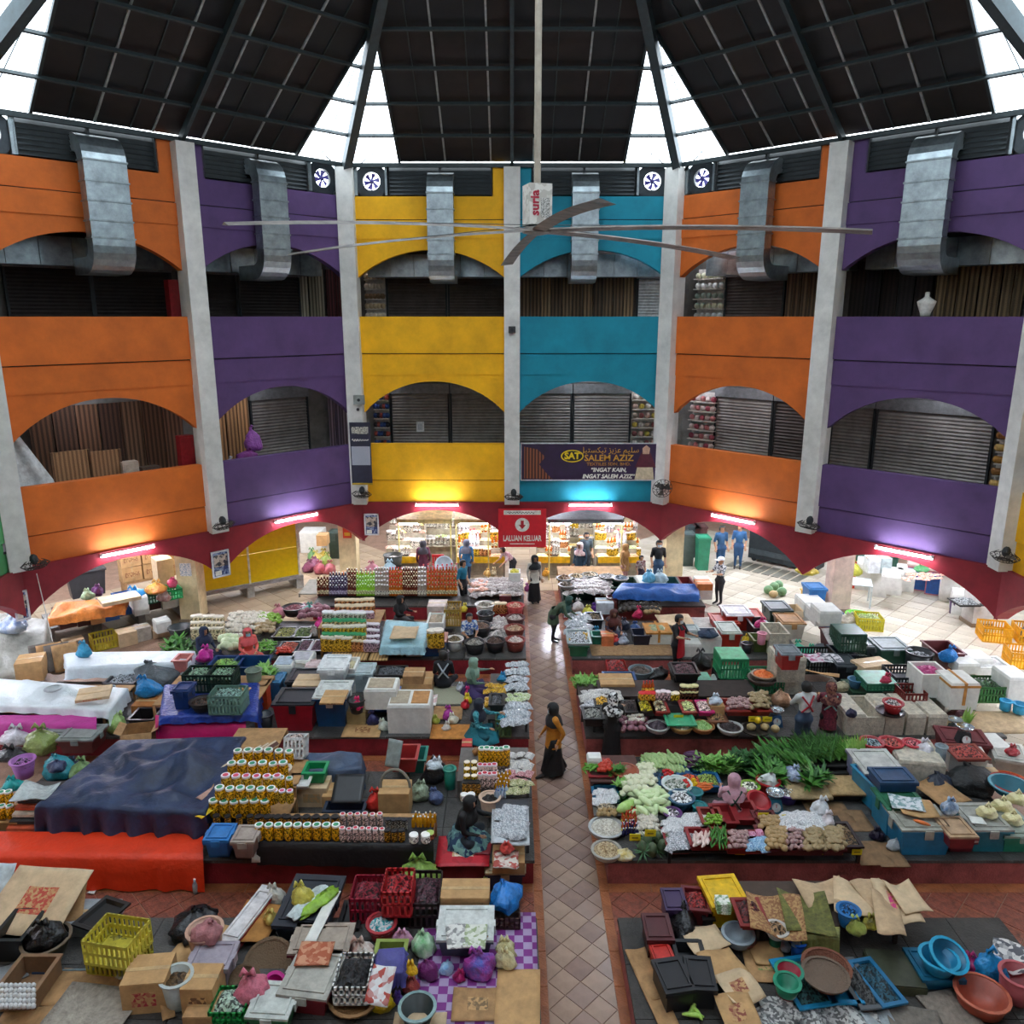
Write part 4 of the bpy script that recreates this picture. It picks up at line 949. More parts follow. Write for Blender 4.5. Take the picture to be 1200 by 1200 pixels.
# clutter behind the black table
drape('crumpled blue grey tarpaulin pile behind the jar stall',(302,905),(424,900),(424,882),(306,880),.95,.9,drop_f=.45,drop_s=.3,drop_b=.3,c='41536E',bump=.16,seed=9,nu=40,nv=20)
crate('white plastic crate standing tilted behind the jar stall',344,893,23,.4,.35,'E2E2E2',z=PT + .55,tilt=-.3,fill='B8A8A0')
for k in range(5):
    p,w =base(290,892,PT + .5,40);o =tag(MB().grid(lambda u,v:((u - .5) * .16,(v - .5) * .8,.06 * math.sin(PI * u) + .01),6,6).box(-.08,.08,-.4,.4,0,.012).obj('rolled_cloth',M('C8B49A',.7,'stripe',col2='5A3A30',scale=3),None,True,(p.x - .3 + .13 * k,p.y - .1 + .05 * k,PT + .52 + .02 * k),-.5),'folded beige striped cloth leaning behind the navy tarpaulin','cloth','beige folded cloths')
block('low stand for beige cloths behind the navy tarpaulin',296,905,60,.5,.8,CARD2,name='stand')
sheet('pinkish cardboard strip along the navy tarpaulin edge',262,922,14,1.0,M('C09A8A',.8),z=PT + .5,rot=-30,name='cardboard_strip');sheet('bright yellow plastic strip beside the jar cluster',246,950,10,.5,M('E8C818',.5),z=PT + .5,rot=-25,name='plastic_strip',cat='strip')
basin('white bowl of red chilli paste behind the jars',328,914,22,.16,'E4DCCB',z=PT + .45,fill='B02A20');tub('green plastic dustpan shaped tub behind the jars',368,918,24,.22,.35,'159058',z=PT + .4,latch=False,tp=.95);tub('white scalloped tray behind the jars',349,926,22,.1,.35,'E4E4E2',z=PT + .45)
carton('pale carton wrapped in plastic behind the black table',366,946,36,.38,.45,CARDP,mark='A89878');carton('flat brown carton stack behind the black table',398,950,40,.28,.45,CARD,mark='8A6A4A');tub('dark blue tub under the flat cartons',403,962,46,.2,.3,'2A3448')
sheet('black folder board leaning on the flat cartons',409,932,36,.55,M('1E2024',.4),z=PT + .35,tilt=.5,curl=0,nf=0,name='folder_board',cat='board')
bag('crumpled bright red bag beside the strapped carton',440,955,26,.6,'E23A32');carton('brown strapped carton with a wicker handle behind the pink jars',462,960,36,.5,.45,CARD)
o =thing('cane_handle','grey cane handle standing over the strapped carton','hoop',at(462,962,PT) + Vector((0,.25,.5)));MB().tube([(-.26 * math.cos(PI * k / 10),0,.36 * math.sin(PI * k / 10)) for k in range(11)],.025,6).obj('hoop',M('8C867A',.7,'weave',scale=20),o)  # this hoop is the wicker handle of the strapped carton
tub('teal tub under the open red tub',482,907,32,.3,.5,'2E7F74');tub('open red tub with its grey lid propped up inside',473,906,30,.3,.5,'A83434',z=PT + .32);sheet('grey lid propped up in the open red tub',462,896,18,.5,M('8E9896',.4),z=PT + .55,tilt=1.15,rot=-20,curl=0,nf=0,thick=.03,name='box_lid',cat='lid')
bag('black and white bin bag beside the teal basin',508,922,30,.5,'2A2A30');bag('pale plastic bag on top of the black bin bag',508,905,22,.2,'D0DCE4',z=PT + .42);bag('clear greenish bag of greens behind the white tubs',492,942,24,.45,'A4B49A');bag('slate blue bag beside the seated woman in floral skirt',511,945,18,.55,'5A6A94');basin('teal basin behind the woman in the floral skirt',527,926,14,.4,'1F8A78',tp=.9)
# packet corner at the aisle end of the jar stall
block('wire table under the snack packets at the aisle corner',578,935,84,.35,1.15,M('6A6460',.6),name='display_table')
pouch('snackw','D8D4CC','9A9A9C',.17,.2);pouch('snackg','C8C09A','6A7A3A',.17,.2);pouch('silver','C8CCD0','8E949A',.2,.24,.15,.07);pouch('snackp','D8A8A8','8A3A4A',.17,.2)
zt =PT + .36
for k,(ky,lab) in enumerate((('snackw','pale snack packet'),('snackw','pale snack packet'),('snackp','pink snack packet'),('snackg','green tinted snack packet'))):
    pile(ky,'snack_packet',lab + ' in the corner display beside the aisle','packet','snack packets at the aisle corner',594,622,888 + 11 * k,899 + 11 * k,3,2,zt,.04,rr=.5,step=.05)
jar('yt','E2B62A','F4E8D0',None,.06,.1,1)
for j in range(3):
    for k in range(3):fillrow('yt','sauce_pot','yellow lidded pot stacked behind the seated woman in floral skirt','pot','stacked yellow pots',543,560,898 + j * 8,2,zt + k * .1)
fillrow('pjar','shrimp_jar','pink jar standing behind the seated woman in floral skirt','jar','pink jars behind the seated woman',560,582,912,4,zt,1.3);fillrow('pjar','shrimp_jar','pink jar standing behind the seated woman in floral skirt','jar','pink jars behind the seated woman',560,582,923,4,zt,1.3)
for j in range(3):fillrow('yjar' if j else 'pjar','snack_jar','tall lidded jar at the back of the aisle corner display','jar','tall jars at the aisle corner',562,596,893 - 5 * j + 8,6,zt + .1 * j,1.1)
fillrow('bjar','sauce_jar','amber jar on the left side of the aisle corner display','jar','amber jars at the aisle corner',543,562,930,3,zt,1.2);fillrow('wtub','plastic_tub','white tub on the left side of the aisle corner display','tub','white tubs at the aisle corner',540,556,938,2,zt,1.0)
lump('brownball','9A6A3A',.08,.08,.08);fillrow('brownball','coconut_ball','brown round gourd at the back of the snack packet corner','gourd','brown gourds',554,570,885,2,zt)
pile('obot','sauce_bottle','small yellow bottle beside the snack packets','bottle','yellow bottles at the corner',580,598,912,930,4,4,zt,0,tiltr=0)
bottle('bluebot','B8C8DC','3A5AA0',.03,.16);pile('bluebot','small_bottle','small blue capped bottle in the packet corner','bottle','blue bottles at the corner',580,594,928,938,4,2,zt,0,tiltr=0)
carton('red and white gift carton at the back of the packet corner',547,893,12,.35,.3,M('C83A3A',.6));
block('dark crate table under the silver packets',600,1000,40,.4,.9,M('3A3A40',.6),name='display_table');sheet('clear plastic wrap under the silver packets',598,972,44,.9,M('C4CACE',.15,'bag'),z=PT + .41,curl=.06,name='plastic_sheet',cat='sheet')
for j in range(4):pile('silver','silver_packet','silver clear packet of dried fish on the aisle end display','packet','silver packets at the aisle end',583,618,948 + j * 9,958 + j * 9,4,1,PT + .46,.04,rr=.3)
sheet('red printed mat beside the seated woman in floral skirt',543,998,62,.75,M('B01E2C',.5,'fleck',col2='C82A38',scale=5),curl=.008,nf=0,name='printed_mat',cat='mat',mark='E8D8C8');sheet('small red printed card on the red mat',565,993,22,.35,M('8E1A28',.5),z=PT + .03,rot=-6,curl=.004,nf=0,name='printed_card',cat='card',mark='C89A5A')
carton('open brown carton under the newspaper stack',596,1024,38,.2,.45,CARD,z=PT + .0);
for k in range(4):sheet('folded newspaper in the stack at the aisle end',593,1008,28,.4,M('D8CFC4',.7,'fleck',col2='A84A40',scale=9),z=PT + .21 + k * .03,rot=(k % 3 - 1) * 4,curl=.012,nf=0,name='newspaper',cat='newspaper',group='newspapers at the aisle end',seed=k)
bag('red and white bag on the newspaper stack',594,1003,16,.2,'D84A42',z=PT + .35)
tub('navy box below the newspaper carton in the cross aisle',592,1046,42,.35,.4,'1C2A48',lid='B8A888',z=0);bag('olive green bag hanging at the platform end',567,1046,12,.7,'8FA04A',z=0,d=.25);bag('large light green bag on the floor in front of the black cloth',489,1050,48,.5,'8FB452',z=.36);carton('brown carton carrying the large light green bag',492,1058,44,.35,.45,CARD2,z=0)
o =thing('flip_flop','blue rubber flip flop on the cross aisle floor, left of the pair','sandal',at(535,1050,0),.2);q =thing('flip_flop','blue rubber flip flop on the cross aisle floor, right of the pair','sandal',at(546,1051,0),-.4)
for o_ in (o,q):MB().lathe([(.05,0),(.05,.02)],12,sx=1,sy=2.4).obj('sole',M('1F4F8A',.6),o_);MB().tube([(-.04,-.02,.02),(0,.06,.05),(.04,-.02,.02)],.008,5).obj('strap',M('16365E',.6),o_)
for i,(x,y) in enumerate(((47,1018),(233,1040))):
    bottle('waterb','A8B4B8','E8EEF0',.045,.26);p =at(x,y,0 if i else .1);put('waterb','water_bottle',['clear water bottle lying against the red skirt','clear water bottle standing at the end of the red skirt'][i],'bottle',None,(p.x,p.y - .12,0),0,1.0)
for k,(x,y) in enumerate(((106,1038),(124,1037),(133,1039),(108,1046))):sheet(['black','white','pale pink','white crumpled'][k] + ' scrap of paper on the floor below the red skirt',x,y,8,.12,M(['1E1E20','E8E8E8','D8C0C0','E0E0DC'][k],.7),z=0,rot=30 * k,curl=.02,name='paper_scrap',cat='litter')
# ================================================================ LEFT SIDE, platform nearest the gallery
def GZ(h):return PT + h
crate('crimson bottle crate standing on the platform edge',429,1082,36,.42,.5,'B02440',fill='7A2030');crate('dark bottle crate under the bright red crate',463,1086,34,.28,.45,'231F22',fill='3A1A1A');crate('bright red crate on top of the dark bottle crate',465,1075,34,.42,.5,'D02E34',z=GZ(.3),fill='9A2028')
bottle('sodab','2A1A16','D8D4CC',.035,.28);fillrow('sodab','soda_bottle','dark soda bottle with pale cap in the dark crate','bottle','soda bottles in the crate',452,478,1076,5,GZ(.04))
crate('dark brown bottle crate beside the brown carton',497,1088,34,.42,.7,'3A2A2E',fill='4A2A34');carton('brown printed carton standing in front of the slippers',545,1080,57,.4,.42,CARD,mark='4A3826')
tub('large lidded bin with newspapers on its lid',545,1124,62,.3,.6,'5A6470',lid='D8DCD8');sheet('newspaper spread on the lid of the large bin, left sheet',535,1098,24,.42,M('DCDCD6',.7,'fleck',col2='8A8A88',scale=12),z=GZ(.37),rot=8,curl=.015,nf=0,name='newspaper',cat='newspaper');sheet('newspaper spread on the lid of the large bin, right sheet',557,1098,26,.42,M('DDE0D4',.7,'fleck',col2='9AAA80',scale=10),z=GZ(.37),rot=-3,curl=.015,nf=0,name='newspaper',cat='newspaper')
crate('wire rack under the blue bundle',594,1090,30,.2,.4,'5A4038');bag('bright blue wrapped bundle on the wire rack',594,1076,36,.36,'1A78C8',z=GZ(.2),d=.55,ears=0)
sheet('purple and white checked mat along the aisle edge',560,1130,140,1.9,M('7A2A7E',.6,'check',col2='A994B8',scale=8),curl=.004,nf=0,name='checked_mat',cat='mat')
bag('cream knotted bag on the checked mat, upper of the two',593,1128,26,.35,'E4DCA8',z=GZ(.03));bag('cream knotted bag on the checked mat, lower of the two',593,1140,27,.28,'E8E0B0',z=GZ(.03))
bag('green and white striped bag beside the newspaper bin',496,1128,28,.75,'5CB468',c2='E8F0E0',d=.35,ears=1);basin('red basin with teal tubs inside',446,1108,34,.25,'A83038',fill='1AA0A8',fc2='D8D8D8');bag('pink lilac bag behind the purple blue sheet',471,1116,24,.35,'D8A0C0')
bag('white plastic shopping bag with red packets',425,1142,36,.5,'D8DCD4',c2='B8705A');tub('red and green crate under the purple blue sheet',455,1155,34,.3,.45,'8A9A4A',latch=False);drape('purple blue cloth thrown over a crate',(438,1142),(472,1138),(474,1110),(444,1112),GZ(.42),GZ(.42),drop_f=.2,drop_s=.08,c='4A4890',nu=24,nv=16,bump=.06,name='cloth',cat='cloth')
bag('terracotta bag on the checked mat',481,1168,20,.55,'A84A42');bag('yellow bag tied above the terracotta bag',482,1146,15,.18,'E8B81C',z=GZ(.45));bag('purple net bag of onions on the checked mat',502,1154,26,.42,'7A2E70',ears=0);bag('blue tuft of plastic strips in a red pot',523,1146,17,.3,'3A9AD8',ears=0,c2='E0ECF4');bag('magenta bag beside the blue plastic strips',538,1154,16,.5,'B8206A');bag('blue and pink bag beside the magenta bag',563,1154,38,.4,'1A62C0',c2='C02888')
sheet('flattened carton lying at the front of the checked mat',560,1178,60,.5,CARD2,z=GZ(.02),curl=.015,mark='7A6244');sheet('large flattened carton at the aisle corner',607,1172,52,.95,CARD,z=GZ(.03),curl=.012,rot=-2);sheet('tan cardboard sheet in front of the dark basin',492,1200,62,.3,CARDP,z=GZ(.02),curl=.01)
sheet('white printed paper over a yellow bag',447,1164,28,.45,M('DCDCDC',.7,'fleck',col2='B04A40',scale=8),z=GZ(.32),rot=-10,tilt=.5,name='paper',cat='paper');bag('yellow bag under the white printed paper',447,1192,28,.38,'D8B818');bag('violet bag beside the white printed paper',467,1180,14,.4,'5A3AA0')
basin('dark basin with pale rim at the bottom edge',488,1212,42,.25,'2A3434',rimc='8AA8A8');basin('wide round wicker tray behind the white crate',412,1192,60,.1,'A87A4A',m=M('9A7248',.7,'weave',scale=30));crate('white crate with a black bag inside',411,1178,40,.28,.55,'E4E4E2',z=GZ(.12),n=3,fill='2A2A2C')
tub('maroon tub with a stained grey lid',374,1140,66,.3,.5,'6A2028',lid='A89A8C');sheet('rusty red stained sheet on the grey lid',369,1118,40,.4,M('A8583A',.7,'fleck',col2='C89070',scale=9),z=GZ(.37),curl=.01,nf=0,name='stained_sheet',cat='sheet')
tub('maroon tub with a ribbed pale grey lid',360,1192,56,.3,.72,'7A1E28',lid='B4B2A8',rot=-8);tub('tub with a white ribbed lid at the bottom edge',316,1214,46,.26,.5,'3A7A4A',lid='C4CAC4',rot=-4)
for x,y,w_,lab,zz in ((310,1148,58,'large round woven tray standing behind the magenta bowl',.25),(284,1160,34,'small dark round woven tray behind the pink bag',.15),(316,1180,40,'round woven tray under the pink bag',0)):
    basin(lab,x,y,w_,.06,'6A5238',m=M('6E5840',.75,'weave',scale=30),z=PT,tilt=(.55 if zz else 0,0),name='woven_tray',cat='tray')
basin('bright magenta bowl turned on its side',323,1160,24,.16,'D82A9A',tilt=(.8,0),z=GZ(.05));basin('teal green lid standing on edge beside the magenta bowl',336,1166,20,.05,'158A70',tilt=(.9,.6),z=GZ(.05),name='teal_saucer',cat='dish')  # the teal disc is a lid stood on its edge
bag('pink plastic bag of meat in the woven tray',292,1192,46,.5,'D8788C',z=GZ(.05));crate('bright green small basket at the bottom edge',266,1206,40,.25,.4,'1FA048',fill='9AB0A0')
for k in range(3):bag('white tied packet standing in the green basket',254 + k * 9,1196,12,.45,'D0DCD4',group='white packets in the green basket',d=.12,z=GZ(.05))
carton('small brown printed carton beside the pink bag',233,1192,38,.42,.42,CARD,mark='6A4A34');carton('brown carton under the small printed carton',232,1208,34,.2,.4,CARD2);tub('grey lilac covered box behind the small carton',245,1160,46,.32,.42,'9A92A0',lid='A49CA8',rough=.5)
basin('floral bucket filled with a pink cloth bag',238,1130,40,.42,'C8A08A',tp=.8);bag('dusty pink cloth bag in the floral bucket',236,1112,40,.32,'B87C80',z=GZ(.35),ears=0,rough=.8)
sheet('orange cardboard sheet under the floral bucket',236,1112,60,.9,CARD,rot=-12,curl=.02);sheet('brown paper sheet with orange tone beside the black table',300,1082,50,.75,M('B8803E',.8,'plain',scale=4,amt=.2),rot=-8,z=GZ(.1),curl=.03);tub('red and white flat carton between bucket and paper',278,1120,18,.18,1.1,'A82830',lid='DCD8D8',rot=-14,latch=False,tp=1)
bag('pile of black plastic sheet beside the bucket',213,1112,46,.3,'1C1C20',ears=0,d=.7);bag('black rubbish sheet behind the floral bucket',232,1090,40,.25,'202024',ears=0)
bag('white and grey jar filled bag on the brown paper',322,1066,24,.35,'C8C4B8');bag('yellow printed bag on the brown paper',315,1086,17,.3,'D8C068',z=GZ(.15))
tub('low dark blue table box under the lime and white bags',355,1108,60,.3,1.0,'252A36',lid='2A2E38',rot=-4);
bag('yellow string bag on the dark table',352,1066,26,.35,'D4C85A',z=GZ(.36),rot=20);bag('white folded bag on the dark table',355,1080,28,.12,'D4E4E4',z=GZ(.36),d=.7,rot=-30,ears=0);bag('lime green folded bag on the dark table',367,1082,20,.12,'96C43A',z=GZ(.36),d=.75,rot=-32,ears=0);sheet('long white paper roll end on the dark table',379,1074,13,1.0,FOAM,z=GZ(.36),rot=-8,curl=.01,name='paper_strip',cat='paper')
tub('black flat tray between the dark table and the crimson crate',408,1090,22,.06,.5,'1A1A1C',latch=False)
basin('white bucket filled with brown root scraps',205,1186,36,.42,'B8C0BC',tp=.8,fill='6A5236',fc2='3A2E22');carton('brown carton printed with a heart and open flaps',168,1188,50,.45,.5,CARD,open_=False,mark='A83038',rot=6);sheet('folded flap of the heart carton',196,1182,14,.4,CARD2,rot=30,tilt=.3,z=PT)
sheet('speckled grey felt mat lying at the bottom',108,1186,96,.75,M('A8A094',.9,'rough',scale=14),z=GZ(.03),rot=-6,curl=.03,name='felt_mat',cat='mat');sheet('flattened brown carton behind the felt mat',100,1160,84,.6,CARD2,rot=-4,curl=.02);sheet('brown carton pieces at the bottom left corner',28,1200,60,.4,CARD2,rot=5)
crate('lower yellow slotted crate lying on the dark platform',131,1146,56,.36,.5,'C8BC3C',rot=-10,fill='8A8434');crate('upper yellow slotted crate with printed side',129,1134,58,.36,.5,'D2C648',z=GZ(.37),rot=-10)
bag('crumpled clear wrapper beside the yellow crates',150,1152,44,.12,'C0C4C4',d=.3,ears=0)
tub('egg tray carton at the left bottom',20,1186,46,.3,.6,'8A6A4E',latch=False,tp=1);lump('egg','E4E6E6',.032,.032,.038)
for j in range(5):fillrow('egg','egg','white egg in the tray at the bottom left','egg','eggs in the tray',0,42,1182 - 6 * j,8,GZ(.28))
basin('black rubber basin holding a black bag',47,1134,52,.28,'2A2824',rimc='6A5A48');bag('black bag stuffed in the rubber basin',46,1122,46,.45,'131416',z=GZ(.15));sheet('large flattened printed carton propped at the left',46,1068,96,1.0,CARDP,z=GZ(.25),tilt=.35,rot=-6,mark='B84838',curl=.03);sheet('flap of flattened carton leaning toward the black trays',82,1066,34,.6,CARD2,z=GZ(.2),rot=20,tilt=.3);carton('grey box under the black trays',98,1098,56,.22,.5,M('9AA0A4',.6));tub('black baking tray on the grey box',108,1092,34,.07,.55,'18181A',z=GZ(.23),latch=False,rot=-20)
sheet('white door panel at the left edge behind the carton',4,1050,22,.6,M('C8D4D8',.5),tilt=.7,z=GZ(.1),name='white_board',cat='board');tub('black bin at the left edge below the propped carton',12,1130,34,.4,.6,'16181A');sheet('grey board lying at the left edge',14,1142,30,.4,M('8A8E90',.6),z=GZ(.01),rot=40)
o =thing('broom','blue handled brush lying on the dark platform','brush',at(62,1140,PT));MB().tube([(-.1,0,.03),(.55,.03,.03)],.014,6).obj('handle',M('8AA0A8',.5),o);MB().box(-.25,-.08,-.05,.05,0,.05).obj('bristles',M('22406A',.8),o)
# ================================================================ LEFT SIDE, third platform
drape('white cloth thrown over goods at the left edge',(-40,824),(128,832),(150,806),(-40,792),1.0,.95,drop_f=.18,drop_s=.3,drop_b=.3,c='DCE4E8',bump=.12,seed=5,nu=50,nv=26,name='dust_sheet',cat='cloth',amt=.06,bumps=((.5,.6,.2,.25),))
drape('magenta cloth skirt below the white cloth',(-30,846),(113,851),(113,838),(-30,834),.85,.85,drop_f=.4,c='B8308E',bump=0,nu=50,nv=10,fold=.02,name='cloth_skirt',cat='cloth',amt=.1)
drape('hot pink cloth skirt below the blue plastic table cover',(182,850),(288,850),(288,838),(182,838),.85,.85,drop_f=.45,c='D41C6E',bump=0,nu=40,nv=10,fold=.012,name='cloth_skirt',cat='cloth',amt=.08)
block('table under the blue plastic cover',242,856,120,.6,1.4,CARD2);block('table under the white cloth',50,858,150,.4,1.4,CARD2)
drape('glossy blue plastic sheet covering the vegetable crate table',(186,840),(302,836),(304,800),(192,802),1.08,1.08,drop_f=.15,drop_s=.4,c='1F3F9A',kind='bag',rough=.3,bump=.03,nu=36,nv=22,name='plastic_cover',cat='cover')
crate('pale green laundry basket on the blue plastic sheet',264,838,38,.42,.5,'7FA89A',z=1.1,fill='6A8A80');basin('dark bowl of brown goods on the blue plastic sheet',234,836,28,.2,'2A2422',z=1.1,fill='4A3226');crate('dark green slotted crate holding jars, left of two',230,812,30,.42,.5,'1C3A30',z=1.1,fill='6A8A70');crate('dark green slotted crate holding jars, right of two',258,812,30,.42,.5,'1E3C32',z=1.1,fill='6A8A70')
sheet('wooden chopping board on the blue plastic sheet',268,812,44,.5,M('B88850',.6,'weave',scale=4),z=1.1,curl=0,nf=0,thick=.03,name='chopping_board',cat='board');tub('blue water drum at the left of the basket table',213,832,18,.4,.4,'1C3C74',z=1.1,lid='1C3C74')
basin('tall grey green bucket at the end of the basket table',297,812,18,.5,'6A7A68',z=1.1 - .3,tp=.85,name='bucket',cat='bucket');basin('dark grey pot on the platform beside the red bin',310,856,18,.32,'3A3E42',tp=.8,name='bucket',cat='bucket');tub('orange narrow box beside the grey bucket',308,832,12,.6,.3,'E8542A',tp=.95);tub('blue tub behind the orange box',318,822,22,.45,.5,'2A6A9A',lid='4A86B0')
tub('open dark blue tub behind the grey bucket',290,800,40,.4,.7,'16406E');tub('dark blue crate of greens behind the basket table',262,796,34,.35,.6,'20407A',fill='7AA04A')
leafy('greens','5E9A3C','2E6A22',26,.4,.09);leafy('paleg','9AC86A','5A9A3A',24,.36,.1);leafy('darkg','2E6A2A','1A4418',28,.36,.08)
for i,(x,y) in enumerate(((258,788),(266,785),(306,790),(312,787),(318,792))):
    p =at(x,y,PT + .45);put('paleg','leafy_bunch','pale green leafy bunch in the tubs behind the basket table','vegetable','greens behind the basket table',(p.x,p.y,PT + .42),i,.8)
bag('clear grey plastic bag pile between the white and blue covers',176,812,56,.6,'5A6268',d=.9,ears=0,alpha=1);bag('bright blue tied bag between the white and blue covers',170,820,28,.5,'1A86C8',z=PT + .3);carton('orange wooden crate below the blue tied bag',168,842,26,.3,.5,M('B8743A',.7));tub('black round tub under the orange wooden crate',166,858,28,.3,.5,'1E1C1C');bag('light green cabbage filled bag beside the magenta skirt',132,862,24,.6,'A8C878',ears=1);tub('white long cloth strip beside the blue drum',202,838,9,.5,.5,'DCDCD4',latch=False)
carton('brown carton at the left edge above the white cloth',30,800,28,.5,.6,CARD,z=PT + .1,rot=20);carton('flat printed pizza carton on the white cloth',102,822,36,.06,.6,CARDP,z=1.12,mark='B05A44',rot=20);tub('navy suitcase like bin at the left edge',10,800,30,.6,.8,'3C4A54',lid='465660',z=0);basin('grey oval tray on the white cloth',59,812,17,.05,'B8C0C4',z=1.18)
bag('pile of folded cardboard and umbrellas behind the white cloth',62,792,40,.5,'8A8478',ears=0,rough=.8);
for k in range(4):sheet('folded grey brown carton leaning behind the white cloth',52 + k * 9,782,26,.7,CARD2 if k % 2 else M('6A625C',.8),z=PT + .1,tilt=.9,rot=35,curl=.01,group='folded cartons behind the white cloth',seed=k)
tub('dark tray with silver foil behind the white cloth',140,812,34,.25,.6,'3A3A40',fill='8A9098');bag('clear wrap bag at the right end of the white cloth',128,832,30,.5,'A8B4BA',ears=0,d=.6)
drape('white cloth over goods on the fourth platform',(78,782),(222,776),(228,762),(74,764),.95,.9,drop_f=.3,drop_s=.2,drop_b=.2,c='D4DEE6',bump=.08,seed=8,nu=44,nv=18,name='dust_sheet',cat='cloth',amt=.06);sheet('brown board under the white cloth of the fourth platform',160,786,120,.8,CARD2,z=PT,curl=0)
bag('teal tied bag on the white cloth',96,772,18,.4,'2A90B8',z=.95);tub('pinkish pot beside the white cloth',212,792,16,.4,.4,'C87A74',z=PT + .2,tp=.7);bag('magenta tied bag beside the woman in navy',238,778,20,.4,'D42EA0',z=PT + .3)
# boxes in the middle of the third platform
tub('red storage bin with black lid',345,858,46,.62,.75,'A82030',lid='1E2228');tub('blue storage bin with white rimmed lid',388,853,37,.68,.8,'1F4F80',lid='D8DCD8');carton('printed carton top lying on the blue bin',388,826,28,.04,.6,CARD,z=GZ(.76),mark='6A4A34')
tub('black lidded bin behind the red bin',358,824,42,.5,.7,'2A2E34',lid='20242A');carton('pale board on the black lid behind the red bin',358,806,32,.05,.6,CARDP,z=GZ(.56));foam('white foam box with blue print, behind the red bin',332,806,24,.5,.6,top='B8C8D8');foam('white foam box with papers behind the black bin',352,800,26,.5,.6,top='C8C8D0');tub('small red tub between white boxes',366,806,12,.5,.4,'C82A3A',tp=.95,lid='D8C0C0')
tub('clear white storage box above the blue bin',390,806,30,.5,.7,'D4DCE0',lid='E0E6E8',rough=.2);tub('upper clear white storage box',389,801,30,.3,.7,'DCE2E4',lid='E8ECEE',z=GZ(.58),rough=.2);foam('foam box of vegetables beside the clear boxes',410,812,14,.6,.7,lid=False,fill='D8D0A8');tub('clear lidded tray beside the foam box',422,812,28,.45,.6,'A8B8BC',lid='B4C4C8')
basin('black basin with a bright pink bag',417,838,20,.3,'2A2A2A',z=GZ(.3));bag('bright pink bag in the black basin',418,834,13,.3,'F02A6A',z=GZ(.4));carton('wooden crate under the black basin',418,850,22,.32,.5,M('A8946A',.7));tub('blue tub under the white foam box',447,836,36,.35,.6,'1E5AA0',latch=False);foam('white foam box with a cardboard top on the blue tub',446,832,38,.42,.6,z=GZ(.37),top='B8A890');bag('violet dark bag beside the blue tub',437,852,16,.35,'3A3A6A');bag('white shopping bag beside the foam boxes',450,858,14,.5,'D8E4D8')
tub('black tray of grey goods behind the foam box',457,800,34,.2,.5,'24262A',fill='4A4E54',z=GZ(.2));carton('flat brown carton behind the man in the reflective vest',487,816,38,.3,.7,CARD);carton('second flat carton on the brown carton',484,802,24,.2,.5,CARD2,z=GZ(.3));bag('magenta plastic on a tray beside the foam boxes',488,830,20,.2,'B83A8A');sheet('pink and white papers beside the foam boxes',500,822,24,.5,M('D8B8B8',.7,'fleck',col2='E8E4E0',scale=6),curl=.03,name='paper',cat='paper');bag('grey cloth heap behind the foam box pair',472,826,20,.25,'6A6E6C',ears=0)
foam('white foam box with cardboard lid, left of the pair at the platform front',468,860,27,.6,.75,top='B4A690');foam('white foam box with cardboard lid, right of the pair at the platform front',492,860,25,.6,.75,top='C08A54')
sheet('brown printed cardboard at the platform front, left of the foam boxes',425,856,44,.6,CARD,curl=.01,mark='8A5A34');sheet('orange cardboard sheet under the seated woman in teal',540,858,70,.6,M('C4803A',.8,'plain',amt=.2),curl=.01);sheet('tan cardboard sheet behind the magenta bag',525,836,34,.6,CARD2,curl=.01);sheet('pale straw mat under the man in the reflective vest',526,815,44,.9,M('A8A890',.8,'weave',scale=20),curl=.005,nf=0,name='straw_mat',cat='mat')
bag('magenta tied bag beside the foam box pair',525,846,15,.5,'B83AA0');bag('olive tied bag beside the foam box pair',510,850,10,.5,'A8B04A');bag('white tied bag on the orange cardboard',523,858,10,.35,'E4E4E0');bag('cream crumpled bag on the orange cardboard',531,850,12,.22,'E0DCC8');
for k,(x,y,c,lab) in enumerate(((540,812,'C8D0D8','pale grey'),(550,818,'E02A8A','bright pink'),(545,832,'D82A3A','red'),(548,826,'E8D02A','yellow'),(560,812,'3A2A5A','dark violet'))):bag(lab + ' bag heaped between the two seated women',x,y,11,.3,c)
# packets along the aisle, third platform
block('low stand of packets along the aisle, third platform',595,858,46,.3,2.2,M('4A4644',.6),name='display_table');zt =GZ(.31)
pouch('ypack','E8B41A','5A3A10',.13,.2);pouch('gpack','8AA84A','D8D8C8',.16,.2)
pile('ypack','noodle_packet','yellow packet in the far block beside the aisle','packet','yellow packets far block',568,592,803,814,6,2,zt,.02,rr=.1);pile('ypack','noodle_packet','yellow packet in the near block beside the aisle','packet','yellow packets near block',568,584,819,829,4,2,zt,.02,rr=.1)
for y,n in ((784,0),(793,1),(802,2),(810,3)):pile('silver','silver_packet','silver packet along the aisle on the third platform','packet','silver packets third platform',595,618,y - 5,y,4,1,zt,.05,1.15,rr=.4)
pile('gpack','greens_packet','green packet of vegetables along the aisle on the third platform','packet','green packets third platform',594,618,814,824,4,2,zt,.03,rr=.3)
for y in (834,843,852):pile('silver','silver_packet','silver packet at the near end of the third platform','packet','silver packets near end third platform',592,620,y - 6,y,5,1,zt,.06,1.2,rr=.4)
crate('olive green basket beside the seated woman in teal',590,864,18,.4,.35,'6A8A5A',fill='2A8AA0');tub('grey black trays behind the olive basket',582,838,16,.25,.5,'2C2E30',z=GZ(.3),fill='4A4C50');bag('small blue bag on the packets by the woman in green',588,800,12,.2,'2A90C8',z=GZ(.36))
